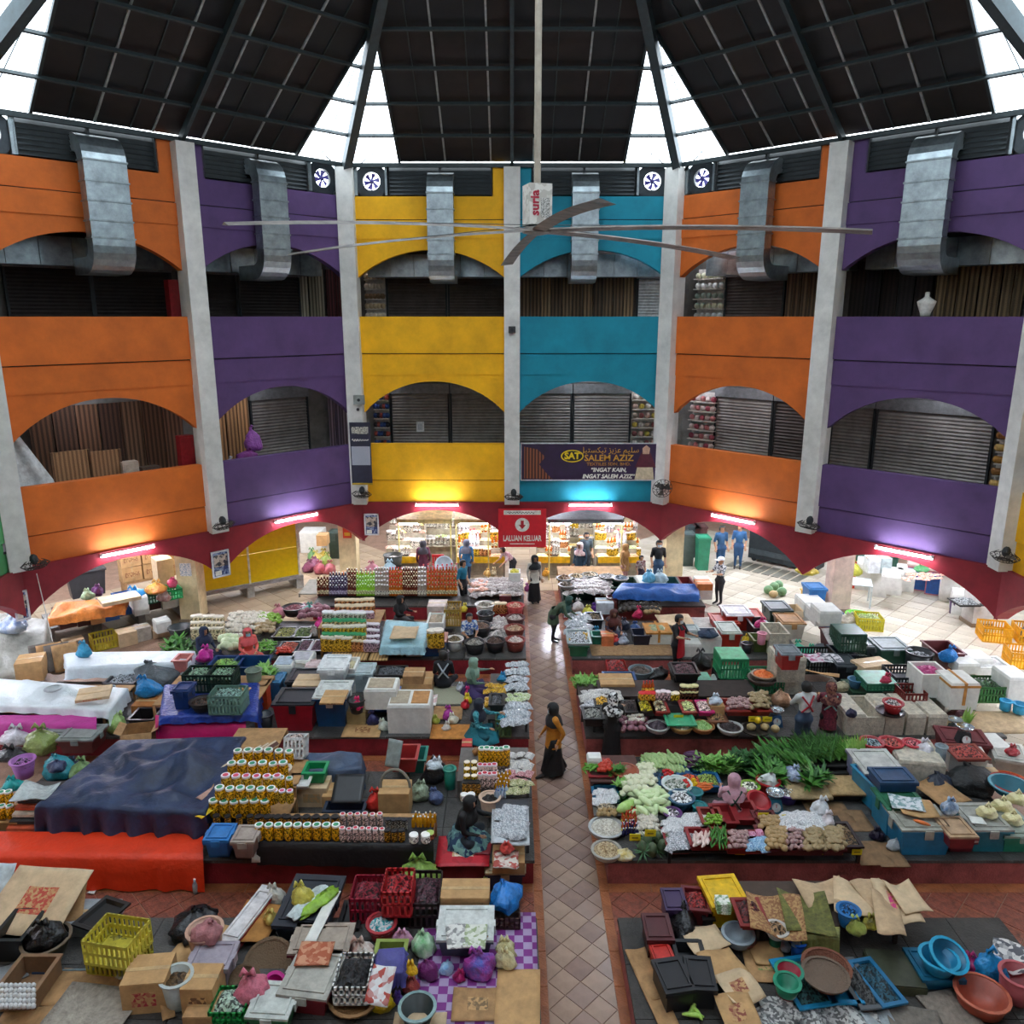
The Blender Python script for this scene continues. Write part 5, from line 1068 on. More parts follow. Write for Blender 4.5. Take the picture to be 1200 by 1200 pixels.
# ================================================================ LEFT SIDE, fourth platform
jar('pk1','C8A030','E8E0D0',None,.08,.26,.9);jar('pk2','B8B0A0','F0F0F0',None,.08,.26,.9);jar('pk3','A88898','E8E0E8',None,.07,.22,.9);jar('pk4','B4A06A','3AA06A',None,.08,.24,.9);jar('pk5','B87A4A','E8D8B8',None,.08,.24,.9)
for k in range(3):sheet('wooden pallet board under the jars of the fourth platform',400 + 22 * k,768,24,.6,M('C09A64',.7,'weave',scale=4),z=PT + .18,curl=0,nf=0,thick=.03,name='pallet_board',cat='pallet',group='pallet boards',seed=k)
block('low slatted pallet at the front of the fourth platform jars',424,770,96,.18,.5,M('A8844E',.7),name='pallet',cat='pallet')
zz =GZ(.22)
fillrow('pk1','pickle_jar','golden jar in the front row of the fourth platform','jar','golden jars fourth platform',379,412,762,6,zz,1.5);fillrow('pk5','pickle_jar','brown jar in the front row of the fourth platform','jar','brown jars fourth platform',412,428,762,3,zz,1.2)
for j in range(4):fillrow('pk3','pickle_jar','lilac jar in the columns beside the blue plastic','jar','lilac jars fourth platform',428,444,763 - 7 * j,4,zz + .06 * j,1.25)
for j,ky in enumerate(('pk4','pk1','pk4','pk2')):fillrow(ky,'pickle_jar','mixed pickle jar in the rows behind the golden jars','jar','mixed jars fourth platform',380,428,755 - 8 * j,9,zz + .12 * (j + 1),1.3)
for j in range(3):fillrow('pk5' if j else 'pk3','spice_bag_jar','orange brown jar at the back of the fourth platform','jar','orange jars fourth platform',394,438,728 - 7 * j,8,PT + .2 + .1 * j,1.35)
block('raised shelf under the rear jars of the fourth platform',408,748,70,.3,1.4,CARD2,name='display_table')
drape('pale blue plastic sheet covering goods on the fourth platform',(446,756),(496,756),(502,730),(452,726),1.0,1.05,drop_f=.25,drop_s=.2,c='A4D0DC',kind='bag',rough=.25,bump=.12,nu=30,nv=20,name='plastic_sheet',cat='sheet',amt=.08);sheet('pale cardboard on the blue plastic sheet',474,742,30,.8,CARDP,z=1.12,curl=.02);carton('carton of goods under the pale blue plastic sheet',474,768,46,.5,1.0,CARD)
foam('white foam box below the pale blue plastic',485,770,19,.5,.6);tub('blue tub under the two preserve jars',508,770,28,.4,.6,'1E4E84',lid='B87868');fillrow('pk1','preserve_jar','large cream preserve jar on the blue tub','jar','two preserve jars',503,518,758,2,GZ(.46),1.8);foam('open foam tray of goods behind the preserve jars',510,746,20,.4,.8,lid=False,fill='B8A890');crate('yellow crate behind the boy in the jersey',530,734,18,.5,.7,'C8A03A',fill='8A7030');carton('white and red carton beside the yellow crate',512,730,22,.5,.6,M('D8C8C0',.7),mark='B04A40');tub('black pans beside the preserve jars',525,748,12,.12,.4,'1E1E20');basin('dark pail below the boy in the jersey',520,778,12,.3,'3A4044',z=GZ(0),tp=.9)
for x,y,w_,c,f,f2,lab in ((532,764,21,'D8D4CC','8A7A5A','4A4030','pale basin of shellfish at the front'),(556,768,24,'26262A','A8A49A','5A5650','black basin of grey fish at the front'),(580,766,23,'26262A','3A2A24','5A4034','black basin of dark fish at the front'),(604,765,23,'8A3A30','D8CCC4','A89088','brown basin of white fish at the aisle'),(563,748,25,'2A2A2E','7A5A44','3A2C24','black basin behind the boy in the jersey'),(569,733,20,'2A2A2E','2A2A30','1A1A1E','empty black basin behind the boy in the jersey'),(568,722,22,'D8D4CC','A8A090','6A6458','pale basin at the back of the fish stall'),(603,751,24,'8A3A30','C8A888','8A6A50','brown basin of tan dried fish at the aisle'),(604,738,22,'5A2A2A','D0C4BC','8A7A74','dark red basin of dried fish at the aisle'),(604,723,20,'C84A4A','D8B8A0','A85A40','red basin of shrimp at the far aisle corner'),(586,752,20,'B8B0AA','C0BCB8','7A7470','tray of silver dried fish between basins')):
    basin(lab,x,y,w_,.3 if c != 'B8B0AA' else .12,c,fill=f,fc2=f2,fscale=30,tp=.75,lump=.12)
pouch('dried','D4CCC8','8E807E',.2,.24,.3);pile('dried','dried_fish_packet','pink grey packet of dried fish between the basins','packet','dried fish packets fourth platform',576,600,726,748,5,4,GZ(.02),.08,1.2,rr=.8);fillrow('pk5','paste_jar','small red brown paste jar between the fish basins','jar','paste jars fourth platform',578,592,718,4,GZ(.02),1.3)
# vegetables on the fourth platform
lump('cabb','D4DEC0',.13,.13,.11,'A8C088',.1);lump('tom','C83A22',.045,.045,.04,None,.05,.3);longveg('cuke','4E8A34',.28,.035,'8ABB5A');lump('onion','A0707C',.06,.06,.055,'7A4450',.08,.35);lump('garl','E0D8C8',.045,.045,.04,None,.1);longveg('chili','5E9A2E',.16,.016,None,.3);lump('ging','B09A72',.07,.05,.04,'86704C',.5);lump('lime','8AB83A',.04,.04,.04)
pile('cabb','cabbage','pale cabbage heaped beside the woman in the coral hijab','cabbage','cabbages fourth platform',259,280,752,768,4,3,GZ(.05),.1,1.0);pile('chili','green_chilli','green chilli in the heap beside the woman in the coral hijab','chilli','green chillies fourth platform',305,322,754,766,7,5,GZ(.05),.08,1.6);pile('tom','tomato','small tomato in the tray of the fourth platform','tomato','tomatoes fourth platform',325,342,762,768,8,3,GZ(.12),.05)
for x0,x1,y0,y1,c,lab in ((322,346,752,770,'2A3440','blue black tray of tomatoes and chillies'),(346,362,752,768,'1C1E22','black tray of purple vegetables'),(362,378,750,768,'1C1E22','black tray next to the golden jars'),(318,345,738,752,'1E2018','dark basket of red and green vegetables'),(340,364,736,752,'22261C','dark basket of beans')):
    tub(lab + ', fourth platform',(x0 + x1) / 2,y1,x1 - x0 - 2,.14,.7,c,fill={'2A3440':'A84A34','1C1E22':'6A4A5A','1E2018':'7A7A3A','22261C':'5A6A3A'}[c],name='vegetable_tray',cat='tray',latch=False)
jar('cream','D8C8A0','E8E0D0',None,.08,.25,.9)
for j in range(3):fillrow('garl','garlic_bulb','white garlic bulb heap behind the woman in the coral hijab','garlic','garlic fourth platform',258,284,748 - 6 * j,6,GZ(.05 + .04 * j),1.8,rr=4)
pile('garl','root_vegetable','pale root vegetable at the back of the fourth platform','vegetable','pale roots fourth platform',268,320,722,742,12,6,GZ(.03),.12,1.7);pile('ging','ginger_root','ginger root in the back heap of the fourth platform','ginger','ginger fourth platform',300,322,732,746,6,4,GZ(.05),.1,1.4);pile('lime','lime','lime in the green heap of the fourth platform','lime','limes fourth platform',300,330,724,734,9,4,GZ(.05),.1,1.5)
basin('dark basin of red onions at the back of the fourth platform',342,724,26,.25,'2A2226',fill='7A2E3E',fc2='5A1E2E');bag('pink net bag of shallots at the back',326,726,16,.5,'D88A9A');bag('teal and white packets beside the onion basin',360,724,16,.4,'4AA89A');bag('magenta bag beside the mixed pickle jars',374,740,14,.35,'E03A90');bag('grey bag of mushrooms beside the black trays',368,748,12,.3,'A8A09A');pile('onion','shallot','pink shallot at the back of the fourth platform','onion','shallots fourth platform',350,385,714,728,9,4,GZ(.03),.1,1.5)
for i in range(12):
    x,y =[(206,762),(214,768),(222,758),(198,766),(230,770),(210,752),(285,758),(240,792),(288,764),(200,758),(222,764),(214,760)][i];p =at(x,y,GZ(0));put('greens' if i % 2 else 'darkg','leafy_bunch','leafy green bunch near the woman in navy','vegetable','leafy bunches fourth platform',(p.x,p.y,GZ(.0)),i,.75)
for j in range(3):fillrow('cream','snack_jar','cream snack jar stacked behind the woman in navy','jar','snack jars fourth platform',226,262,748 - 7 * j,7,GZ(.05) + .12 * j,1.3)
# ================================================================ LEFT SIDE, farthest platform (bottles)
bottle('b1','6A2A1A','E8D8B0',.045,.32,'D8C8A0');bottle('b2','B8B02A','F0F0D0',.045,.3,'E0E8B0');bottle('b3','C86A1A','D82A2A',.045,.32,'E8D0A0');bottle('b4','E0C8C8','D8404A',.06,.55,'E8E0E0');bottle('b5','4A3A5A','E8E8F0',.045,.3,'B8B0D0');bottle('b6','A89A8A','F0F0F0',.06,.32,'E0D8C8');bottle('b7','9AD83A','E8F8D0',.045,.32,'D0F09A')
block('long shelf under the bottles of the farthest platform',440,700,180,.12,1.4,M('8A8478',.6),name='display_table');zz =GZ(.13)
for x0,x1,ky,n,rows_,lab in ((372,386,'b1',4,3,'black'),(386,407,'b5',6,4,'violet'),(408,418,'b1',3,5,'dark brown'),(418,440,'b7',7,4,'lime green'),(440,456,'b6',5,5,'pale cream'),(456,472,'b3',5,5,'amber'),(472,490,'b1',6,5,'dark red'),(490,500,'b6',3,5,'large pale'),(500,536,'b3',10,5,'orange sauce')):
    for j in range(rows_):fillrow(ky,'sauce_bottle',lab + ' bottle in the block on the farthest left platform','bottle',lab + ' bottles farthest platform',x0,x1,698 - 5 * j,n,zz + .07 * j,1.2)
fillrow('b4','syrup_bottle','tall pink syrup bottle at the back of the bottle stall','bottle','tall pink syrup bottles',494,538,680,8,zz + .2,1.0);fillrow('b6','small_carton_bottle','small pale bottle at the back left of the bottle stall','bottle','pale back bottles',405,490,676,16,zz + .25,.9);fillrow('b3','small_carton_bottle','small amber bottle at the back left of the bottle stall','bottle','amber back bottles',400,488,681,16,zz + .22,.9)
block('raised back shelf of the bottle stall',445,684,95,.3,.5,CARD2,name='display_table')
bag('pink net bag at the back left of the bottle stall',436,676,18,.5,'D88A9A');bag('pale blue bag at the back left of the bottle stall',455,676,18,.6,'B8D8E4',alpha=1)
pile('dried','dried_fish_packet','silver packet of anchovy beside the man in teal','packet','anchovy packets farthest platform',556,610,680,700,11,6,GZ(.1),.12,1.2,rr=.8);block('low shelf under the anchovy packets',583,702,56,.12,1.5,M('6A4A3A',.6),name='display_table');pouch('redp','D87A5A','E8D0C0',.2,.24);pile('redp','shrimp_packet','orange packet of dried shrimp beside the man in teal','packet','shrimp packets farthest platform',552,574,684,696,4,3,GZ(.15),.1,1.2,rr=.8)
carton('dark red crate under the anchovy packets',592,706,14,.2,.3,M('5A1A1E',.6));foam('small foam tub with yellow bags at the aisle corner',603,684,14,.35,.5,z=GZ(.15),lid=False,fill='D8D040')
# ================================================================ RIGHT SIDE, platform nearest the gallery
sheet('flattened brown carton hanging along the aisle edge, upper',757,1142,26,.85,CARD2,rot=12,curl=.02);sheet('flattened brown carton along the aisle edge, lower',772,1178,24,.7,CARD2,rot=12,curl=.02)
tub('maroon box on the corner of the dark platform',773,1124,28,.3,.45,'4A1E24',lid='542428',latch=False,tp=1);tub('small bright red box beside the long cartons',778,1146,20,.22,.3,'B82A24',lid='C03028',latch=False,tp=1,rot=8);bag('crumpled white bag between the maroon and red boxes',777,1130,20,.14,'D8DCE0',ears=0)
tub('big black box at the aisle side',792,1186,32,.3,.5,'1C1C20',lid='222226',latch=False,tp=1,rot=10);tub('second black box with cucumbers below, at the bottom',824,1182,28,.28,.5,'1A1A1E',lid='202024',latch=False,tp=1,rot=-4);bag('black bag beside the purple box',805,1110,34,.5,'18181C',ears=0,d=.7);tub('purple fabric box behind the black bag',792,1088,22,.3,.4,'3E2C50',lid='443258',latch=False,tp=1);tub('open black tray in the middle of the black boxes',811,1142,32,.18,.4,'24262A',latch=False)
longveg('bigcuke','8AC43A',.34,.04,'C8E07A');
for k,(x,y) in enumerate(((810,1166),(812,1182),(816,1186),(812,1190))):p =at(x,y,PT + .04);put('bigcuke','light_green_cucumber','light green cucumber between the black boxes','cucumber','light green cucumbers',(p.x,p.y,PT + .02),k,.8)
tub('maroon crate with red specks behind the yellow box',818,1086,28,.3,.45,'6A1E24',fill='8A2A2A',rot=-8);tub('bright yellow box with a pile of magazines',852,1086,42,.34,.6,'E2B410',lid='E8BC18',latch=False,tp=1,rot=6)
for k in range(8):sheet('white printed booklet in the pile on the yellow box',847,1066 - 1.5 * k,16,.2,M('E4E4DC',.6,'fleck',col2='7A9A6A',scale=14),z=GZ(.4) + k * .018,rot=4 * (k % 3 - 1),curl=.006,nf=0,name='booklet',cat='booklet',group='booklets on the yellow box',seed=k)
basin('large grey lidded basin behind the long cartons',868,1112,36,.12,'8E9AA2',z=GZ(.1),tp=.9);basin('red basin under the grey lid',869,1116,36,.14,'8A4A44',z=GZ(0));tub('black stand behind the grey basin',830,1090,10,.2,.4,'1C1C1E',latch=False,tp=1)
for k,(x,y,w_,d_,rt,lab) in enumerate(((826,1104,46,.45,14,'uppermost of the long cartons'),(846,1134,44,.5,16,'second of the long cartons, wrinkled'),(866,1160,42,.5,14,'third of the long cartons, with red print'),(864,1190,42,.55,2,'lowest of the long cartons, at the bottom edge'))):sheet('flattened brown carton, ' + lab,x,y,w_,d_,CARD if k % 2 else CARDP,z=GZ(.12 + .02 * k),rot=rt,curl=.06,mark='8A4A3A' if k > 1 else None)
sheet('brown stained carton lying beside the green bucket',896,1132,46,.6,CARD2,curl=.03,mark='6A8A4A',rot=-6);sheet('flattened carton behind the stained carton',898,1118,36,.4,CARD,z=GZ(.05),curl=.02,rot=3)
basin('red bucket with a green rim',925,1178,30,.42,'A82038',tp=.75,rimc='14886A',name='bucket',cat='bucket');basin('green basin nested in the red bucket',925,1172,29,.16,'148866',z=GZ(.38),tp=.8)
basin('round dark woven basket with a flat wicker lid',974,1164,54,.22,'7A4A32',m=M('7A4630',.7,'weave',scale=24),tp=.85,z=GZ(.14));basin('flat wicker lid on the round woven basket',974,1160,52,.04,'6A5444',z=GZ(.37),tp=.95,m=M('6E5A4A',.7,'weave',scale=30),name='flat_wicker_lid',cat='tray')  # the flat wicker piece is the lid of the woven basket
tub('bright blue tray under the wicker basket, left',952,1188,44,.14,.75,'1A8EC0',latch=False,rot=10,fill='2A5A5A');tub('bright blue tray under the wicker basket, right',992,1184,34,.14,.5,'1A94C8',latch=False);tub('grey tray between the blue trays',1018,1190,26,.14,.75,'5A5E62',latch=False,rot=6,fill='4A4A4A');tub('blue tray beside the mesh crate',1040,1188,28,.16,.7,'1A6E9A',latch=False,rot=12,fill='204A5A')
for k,(x,y,rt) in enumerate(((915,1188,10),(940,1196,-12),(975,1196,6),(1010,1198,-4),(905,1198,20))):sheet('crumpled newspaper spread at the bottom edge',x,y,40,.4,M('D0D0CC',.7,'fleck',col2='6A6A6A',scale=16),rot=rt,curl=.06,name='newspaper',cat='newspaper',group='newspapers at the bottom edge',seed=k)
block('long low wooden bench under the flattened cartons',968,1106,166,.3,.9,M('4A3A30',.7),name='bench',cat='bench')
sheet('brown gunny mat with dried peel',908,1078,62,.8,M('8A5E3E',.8,'fleck',col2='B08A5A',scale=20),z=GZ(.36),curl=.1,rot=-12,name='gunny_mat',cat='mat');sheet('yellow green gunny sack sheet draped over the bench',944,1074,56,.8,M('7E7E3E',.85,'rough',col2='4A4A2A',scale=12),z=GZ(.36),curl=.08,rot=-8,name='gunny_sack',cat='sack');drape('lower hanging half of the yellow green sack sheet',(940,1096),(984,1096),(984,1086),(938,1086),GZ(.4),GZ(.4),drop_f=.3,c='8A8A4A',kind='rough',bump=.03,nu=20,nv=12,name='gunny_sack',cat='sack');tub('red tray of dark beans under the gunny mat',884,1092,30,.12,.5,'8A2A28',fill='5A1E1E',z=GZ(.3),latch=False)
for k,(x,y,w_,d_,rt) in enumerate(((965,1050,60,.5,8),(1000,1058,44,.7,-20),(1030,1055,40,.7,12),(1050,1062,42,.8,-10),(1040,1076,30,.8,-18),(1062,1056,34,.6,6))):sheet(['tan torn carton piece, leftmost of the carton heap','tan torn carton piece, second from left in the carton heap','pale torn carton piece in the middle of the carton heap','pale carton piece with a magenta label','long carton piece hanging over the heap front','carton piece at the right end of the heap'][k],x,y,w_,d_,CARDP if k % 2 else M('C4A682',.8,'plain',amt=.14),z=GZ(.33 + .03 * k),rot=rt,curl=.08,mark='C83A7A' if k == 3 else None)
basin('blue lidded bowl under the carton heap',996,1090,25,.24,'1A6AA8',z=GZ(.3),fill='1A6AA8');bag('yellow green bag under the carton heap',1006,1100,22,.25,'A8B45A',z=GZ(.3));bag('black and yellow bag beside the blue bowl',1022,1092,20,.2,'2A3036',z=GZ(.3),c2='C8B82A');basin('grey bowl under the front of the gunny mat',912,1104,26,.12,'C8C4BC',fill='9A7A5A',z=GZ(.28));basin('green pot under the bench',909,1116,15,.25,'14704E',tp=.85);bag('white and grey bag under the bench',922,1118,14,.3,'C8C8D0');basin('blue bucket under the bench',936,1126,16,.26,'1A5AB8',tp=.85,name='bucket',cat='bucket');bag('clear bag on the blue bucket',934,1112,10,.15,'8A98A8',z=GZ(.22))
crate('square dark mesh crate turned face up',1060,1166,54,.12,.6,'5A5E44',n=6,cover='3E4232',rot=-6);tub('flat teal container behind the mesh crate',1104,1160,46,.14,.5,'14607E',lid='17688A',latch=False,tp=.97)
basin('stacked blue basin under the tilted one',1106,1148,42,.2,'1A7EA8',z=GZ(.18),rimc='2AA0C8');basin('tilted blue basin with a yellow rim inside the stack',1112,1140,42,.2,'1A6E92',z=GZ(.26),rimc='2AA6D0',tilt=(.35,.15));bag('bright turquoise plastic bag beside the blue basins',1168,1160,40,.6,'1A98DC',ears=1);bag('magenta plastic bag beside the turquoise bag',1146,1154,28,.35,'A82A6A');sheet('crumpled newspaper behind the turquoise bag',1186,1128,40,.5,M('D8D4D0',.7,'fleck',col2='5A5A60',scale=10),z=GZ(.2),curl=.12,rot=-30,name='newspaper',cat='newspaper')
basin('wide terracotta basin with a pale rim',1160,1196,58,.2,'A84A34',tp=.85,rimc='C86A50');basin('pink red basin at the right edge',1198,1180,40,.35,'B85A60',tp=.85);sheet('grey granite slab leaning near the mesh crate',1112,1184,50,.55,M('8A7E72',.85,'rough',scale=14),z=GZ(.02),rot=12,curl=.01,name='stone_board',cat='slab');sheet('dirty foam board at the bottom edge',1072,1198,60,.4,M('7E766C',.85,'rough',scale=10),z=GZ(.02),rot=-10,curl=.03,name='foam_board',cat='board');sheet('pale grey foil sheet at the bottom edge',1030,1200,36,.3,M('A8B0B4',.4,'bag'),rot=8,curl=.05,name='foil_sheet',cat='sheet')
# ================================================================ RIGHT SIDE, second platform: the vegetable stall
def vt(lab,px,py,wpx,c='8A1E22',d=.42,h=.14,z=PT,fill=None,name='vegetable_tray'):return tub(lab,px,py,wpx,h,d,c,z=z,fill=fill,name=name,cat='tray',latch=False,tp=.9)
block('black display bench along the front of the vegetable stall',895,1012,225,.22,.95,M('161617',.6),name='display_bench',cat='bench');ZB =GZ(.225)
longveg('bean','3E7A2A',.3,.018);longveg('radish','E4D8CC',.26,.03,'D8A8A8');lump('potato','B89A6C',.06,.05,.045,'96764A',.2);lump('pepper','D8282A',.05,.05,.055,None,.12,.25,stem='4A8A2A');lump('pepy','E8C020',.05,.05,.055,None,.12,.25,stem='4A8A2A');lump('shal','84505A',.045,.04,.04,'C4AAA2',.15);longveg('brinjal','3A1A3A',.3,.045,'5A2A5A');longveg('gourd','BFD89A',.36,.075,'DCE8C0');lump('caul','E4E0CC',.1,.1,.08,'C8D0A0',.3);longveg('scuke','5A8A3A',.3,.045,'C8D8A0',scale=22);lump('pine','5A6A48',.08,.08,.12,'3A4A38',.2);longveg('carrot','E0702A',.2,.025,None,0,.3)
vt('red tray of white radish packs at the bench front',822,998,24,z=ZB);pile('radish','radish','pink white radish in the front tray','radish','radishes in the front tray',812,830,982,994,3,4,ZB + .1,.06,1.0,rr=.3,rz0=1.2)
vt('red tray of long green beans at the bench front',842,998,24,z=ZB);pile('bean','long_bean','dark green bean in the front tray','bean','green beans in the front tray',833,852,974,994,5,5,ZB + .1,.08,.9,rr=.4,rz0=1.3)
vt('red tray of small purple shallots at the bench front',864,1002,24,z=ZB);pile('shal','shallot','purple white shallot in the front tray','shallot','shallots in the front tray',854,876,978,998,6,5,ZB + .1,.06,1.0)
vt('red tray of pink and blue packets at the bench front',886,1002,24,z=ZB);pouch('bluep','A8C8DC','4A80B0',.15,.18);pouch('pinkp','D8A0B8','B85A80',.14,.16)
pile('bluep','food_packet','light blue packet in the front tray','packet','blue packets in the front tray',876,900,984,998,3,2,ZB + .1,.02,rr=.1);pile('pinkp','food_packet','pink packet in the front tray','packet','pink packets in the front tray',872,896,974,983,3,1,ZB + .12,.02,rr=.1)
for x,lab,ky,nm,s_ in ((909,'potatoes','potato','potato',1.0),(931,'brown shallots','shal','brown_shallot',.9),(953,'ginger','ging','ginger_root',1.0),(977,'pale ginger','ging','galangal_root',1.0)):
    vt('dark red tray of %s at the bench front' % lab,x,1004,24,'5A1A1E',.6,z=ZB);pile(ky,nm,'%s piece heaped in the dark red front tray' % lab.rstrip('s'),'vegetable',lab + ' in the front tray',x - 11,x + 11,974,1000,6,6,ZB + .1,.08,s_)
vt('dark tray of small brown roots at the right end of the bench',998,1000,22,'2A1A1A',.6,z=ZB,fill='6A5238')
for x in (866,913,934,957,980,1002):
    p =at(x,1013,PT);o =thing('price_card','small blank yellow price card on the front edge of the vegetable bench','card',(p.x,p.y - .012,GZ(.19)),0,'yellow price cards');MB().box(-.08,.08,-.006,.006,0,.1).obj('card',M('E2CC1A',.6),o);MB().box(-.05,.05,-.009,-.006,.04,.06).obj('ink_mark',M('8A7A1A',.6),o)
for x,y in ((894,960),(922,962),(744,985),(762,980)):
    p =at(x,y,ZB + .1);o =thing('price_card','small blank yellow price card standing among the vegetables','card',p,0,'yellow cards among vegetables');MB().box(-.09,.09,-.006,.006,0,.12).obj('card',M('E2CC1A',.6),o);MB().box(-.05,.05,-.009,-.006,.04,.07).obj('ink_mark',M('8A7A1A',.6),o)
vt('open empty red tray behind the shallot tray, left',852,972,24,'8A2226',.5,z=ZB);vt('open empty red tray behind the packets, right',878,968,24,'8A2226',.5,z=ZB);pile('potato','potato','potato in the rear tray behind the front potatoes','potato','rear potatoes',890,912,962,974,6,3,ZB + .1,.06,1.0);vt('dark red tray of rear potatoes',901,976,24,'5A1A1E',.4,z=ZB)
pouch('whitep','E0E0E0','A8A8AC',.16,.2);pile('whitep','mushroom_packet','white packet heaped behind the ginger trays','packet','white packets behind ginger',912,966,958,978,9,4,ZB + .1,.1,1.1);bag('white tied bag on the white packets',963,960,22,.35,'DCE0E4',z=ZB + .15);bag('white bag with pink print beside the ginger',972,972,18,.25,'E4DCE0',z=ZB + .1)
vt('red tray of small limes and chillies',836,972,24,'8A2A22',.4,z=ZB);pile('lime','small_lime','small green lime in the tray beside the seller in pink','lime','limes beside the pink seller',826,846,958,970,7,4,ZB + .1,.05,.7)
# left end of the vegetable stall along the aisle
vt('red tray with chillies and tomatoes on the aisle corner',704,926,26,'8A1E24',.6,.3);pile('chili','green_chilli','green chilli on the corner tray','chilli','chillies on the corner tray',684,702,898,906,6,4,GZ(.28),.06,1.0);pile('tom','tomato','red tomato on the corner tray','tomato','tomatoes on the corner tray',702,716,896,908,5,4,GZ(.28),.06,1.1);foam('white foam pack above the corner chillies',697,899,17,.12,.25,z=GZ(.3));basin('shallow terracotta dish behind the cauliflowers',734,912,30,.06,'A8553A',tp=.92,z=GZ(.25));block('stand under the terracotta dish and corner vegetables',722,930,60,.25,.9,M('5A3A34',.7),name='display_table')
p =at(722,910,GZ(.28));
for i in range(5):p =at(718 + i * 2.2,908 - i,GZ(.26));put('greens','herb_bunch','green herb bunch beside the terracotta dish','herb','herbs beside the terracotta dish',p,i,.42)
pile('gourd','pale_gourd','pale green gourd in the middle heap of the vegetable stall','gourd','pale gourds',742,782,936,962,5,5,GZ(.1),.2,.8);pile('caul','cauliflower','cream cauliflower in the heap near the aisle corner','cauliflower','cauliflowers',728,770,916,936,7,4,GZ(.12),.12,.8);pile('caul','broad_bean_pack','pale green packet of sprouts near the terracotta dish','vegetable','sprout packs',748,768,900,914,4,3,GZ(.15),.06,.7)
for i in range(4):p =at(728 + 3 * i,940 - i * 2,GZ(.1));put('darkg','broccoli_bunch','dark green broccoli head near the aisle corner','broccoli','broccoli heads',p,i * 2,.45)
for i in range(3):p =at(724 + 8 * i,922,GZ(.2));put('paleg','chinese_cabbage','pale green cabbage bunch near the aisle corner','cabbage','pale bunches near the corner',p,i * 2,.5)
longveg('bigleaf','8AC04A',.45,.09,'C8E09A');p =at(734,950,GZ(.22));put('bigleaf','green_melon','large light green melon among the pale gourds','melon',None,p,.7,1.0)
vt('blue tray of packed vegetables on the aisle edge',711,948,28,'1A5A7A',.5,.16);pile('whitep','vegetable_packet','packet of sliced vegetables on the aisle edge','packet','vegetable packets on aisle edge',697,724,928,944,4,3,GZ(.14),.03,.9,rr=.2);vt('grey tray of mixed roots on the aisle edge',712,962,28,'5A5650',.35,.12,fill='A89A84');pile('potato','yam','grey brown yam on the aisle edge tray','yam','yams on the aisle edge',700,724,952,960,6,2,GZ(.1),.04,.8)
basin('silver tray of bean sprouts on the aisle edge',712,984,40,.1,'B8BABA',fill='A8A090',fc2='D8D4C8',tp=.9,fscale=40);basin('round tray of mushrooms at the front corner',712,1010,34,.1,'A8A49A',fill='8A7050',fc2='C8B490',tp=.9,fscale=26);bag('clear bag of yellow fruit at the front corner',733,1012,22,.2,'E8C83A',ears=0,c2='D8D8D0')
bottle('minib','C85A2A','D82A2A',.025,.18,'E8C84A');pile('minib','sauce_bottle','small sauce bottle among the vegetables near the pineapples','bottle','sauce bottles near pineapples',729,746,954,980,6,5,GZ(.05),.1,tiltr=.1);bottle('minid','2A2A5A','D8D8E0',.025,.16);pile('minid','sauce_bottle','small dark bottle among the vegetables near the pineapples','bottle','dark bottles near pineapples',730,748,972,984,6,3,GZ(.05),.06,tiltr=.1)
pile('garl','mushroom','white and brown mushroom in the heap behind the pineapples','mushroom','mushrooms behind pineapples',746,772,960,984,7,7,GZ(.08),.12,1.0)
leafy('crown','6A9A6A','3E6A4A',18,.34,.035,.9,spread=1,up=.2)
for i,(x,y) in enumerate(((752,1002),(764,1004),(776,1000),(758,994),(770,990),(782,994))):
    p =at(x,y,GZ(0));o =put('pine','pineapple','grey green pineapple in the group at the bench corner','pineapple','pineapples',p,i,1.1);a_ =new('leaf_crown',CACHE[('goods','crown')][0][1],o,(0,-.06,.1));a_.rotation_euler =(.9,0,i);a_.scale =(.5,.5,.5)
vt('red tray of dark shellfish packs beside the pineapples',796,1002,26,'8A2024',.5,z=GZ(.1));pouch('darkp','6A7078','D8D8DC',.15,.18);pile('darkp','shellfish_packet','grey packet beside the pineapples','packet','grey packets beside pineapples',784,808,980,998,4,4,GZ(.2),.05,1.0);pile('whitep','tofu_packet','white packet behind the grey packets','packet','white packets behind grey packets',778,800,964,978,4,3,GZ(.2),.05,1.0);basin('purple bowl of white packs among the vegetables',789,966,20,.16,'5A2A6A',z=GZ(.12),fill='D8D0D8')
basin('blue tub of white tofu beside the teal pots',800,952,30,.2,'2A5A78',fill='E4E0DC',z=GZ(.12));pile('whitep','noodle_packet','pinkish white packet in front of the blue tub','packet','noodle packs',800,828,960,976,5,3,GZ(.18),.08,1.0);basin('teal pot beside the tofu tub, upper',815,944,17,.22,'14787E',z=GZ(.1),tp=.85);basin('teal pot beside the tofu tub, lower',820,958,16,.18,'18868A',z=GZ(.1),tp=.85);basin('white basket of dark leaves and mushrooms',795,938,34,.22,'D8E0DC',z=GZ(.1),fill='2E4A2A',fc2='C8C8C0')
for i,(x,y,c,f) in enumerate(((772,928,'14588A','1A4A6A'),(797,912,'145E92','1A4A6A'),(823,912,'145E92','3A5A3A'),(772,916,'14588A','4A6A5A'),(812,930,'14588A','C8502A'),(832,930,'14588A','8AA04A'))):tub('blue plastic tray of produce behind the leaf basket, ' + ['lower left','middle of the top row','right of the top row','upper left','with red and yellow peppers','with carrots and lettuce'][i],x,y,26,.16,.42,c,fill=f,z=GZ(.05),name='vegetable_tray',cat='tray',latch=False)
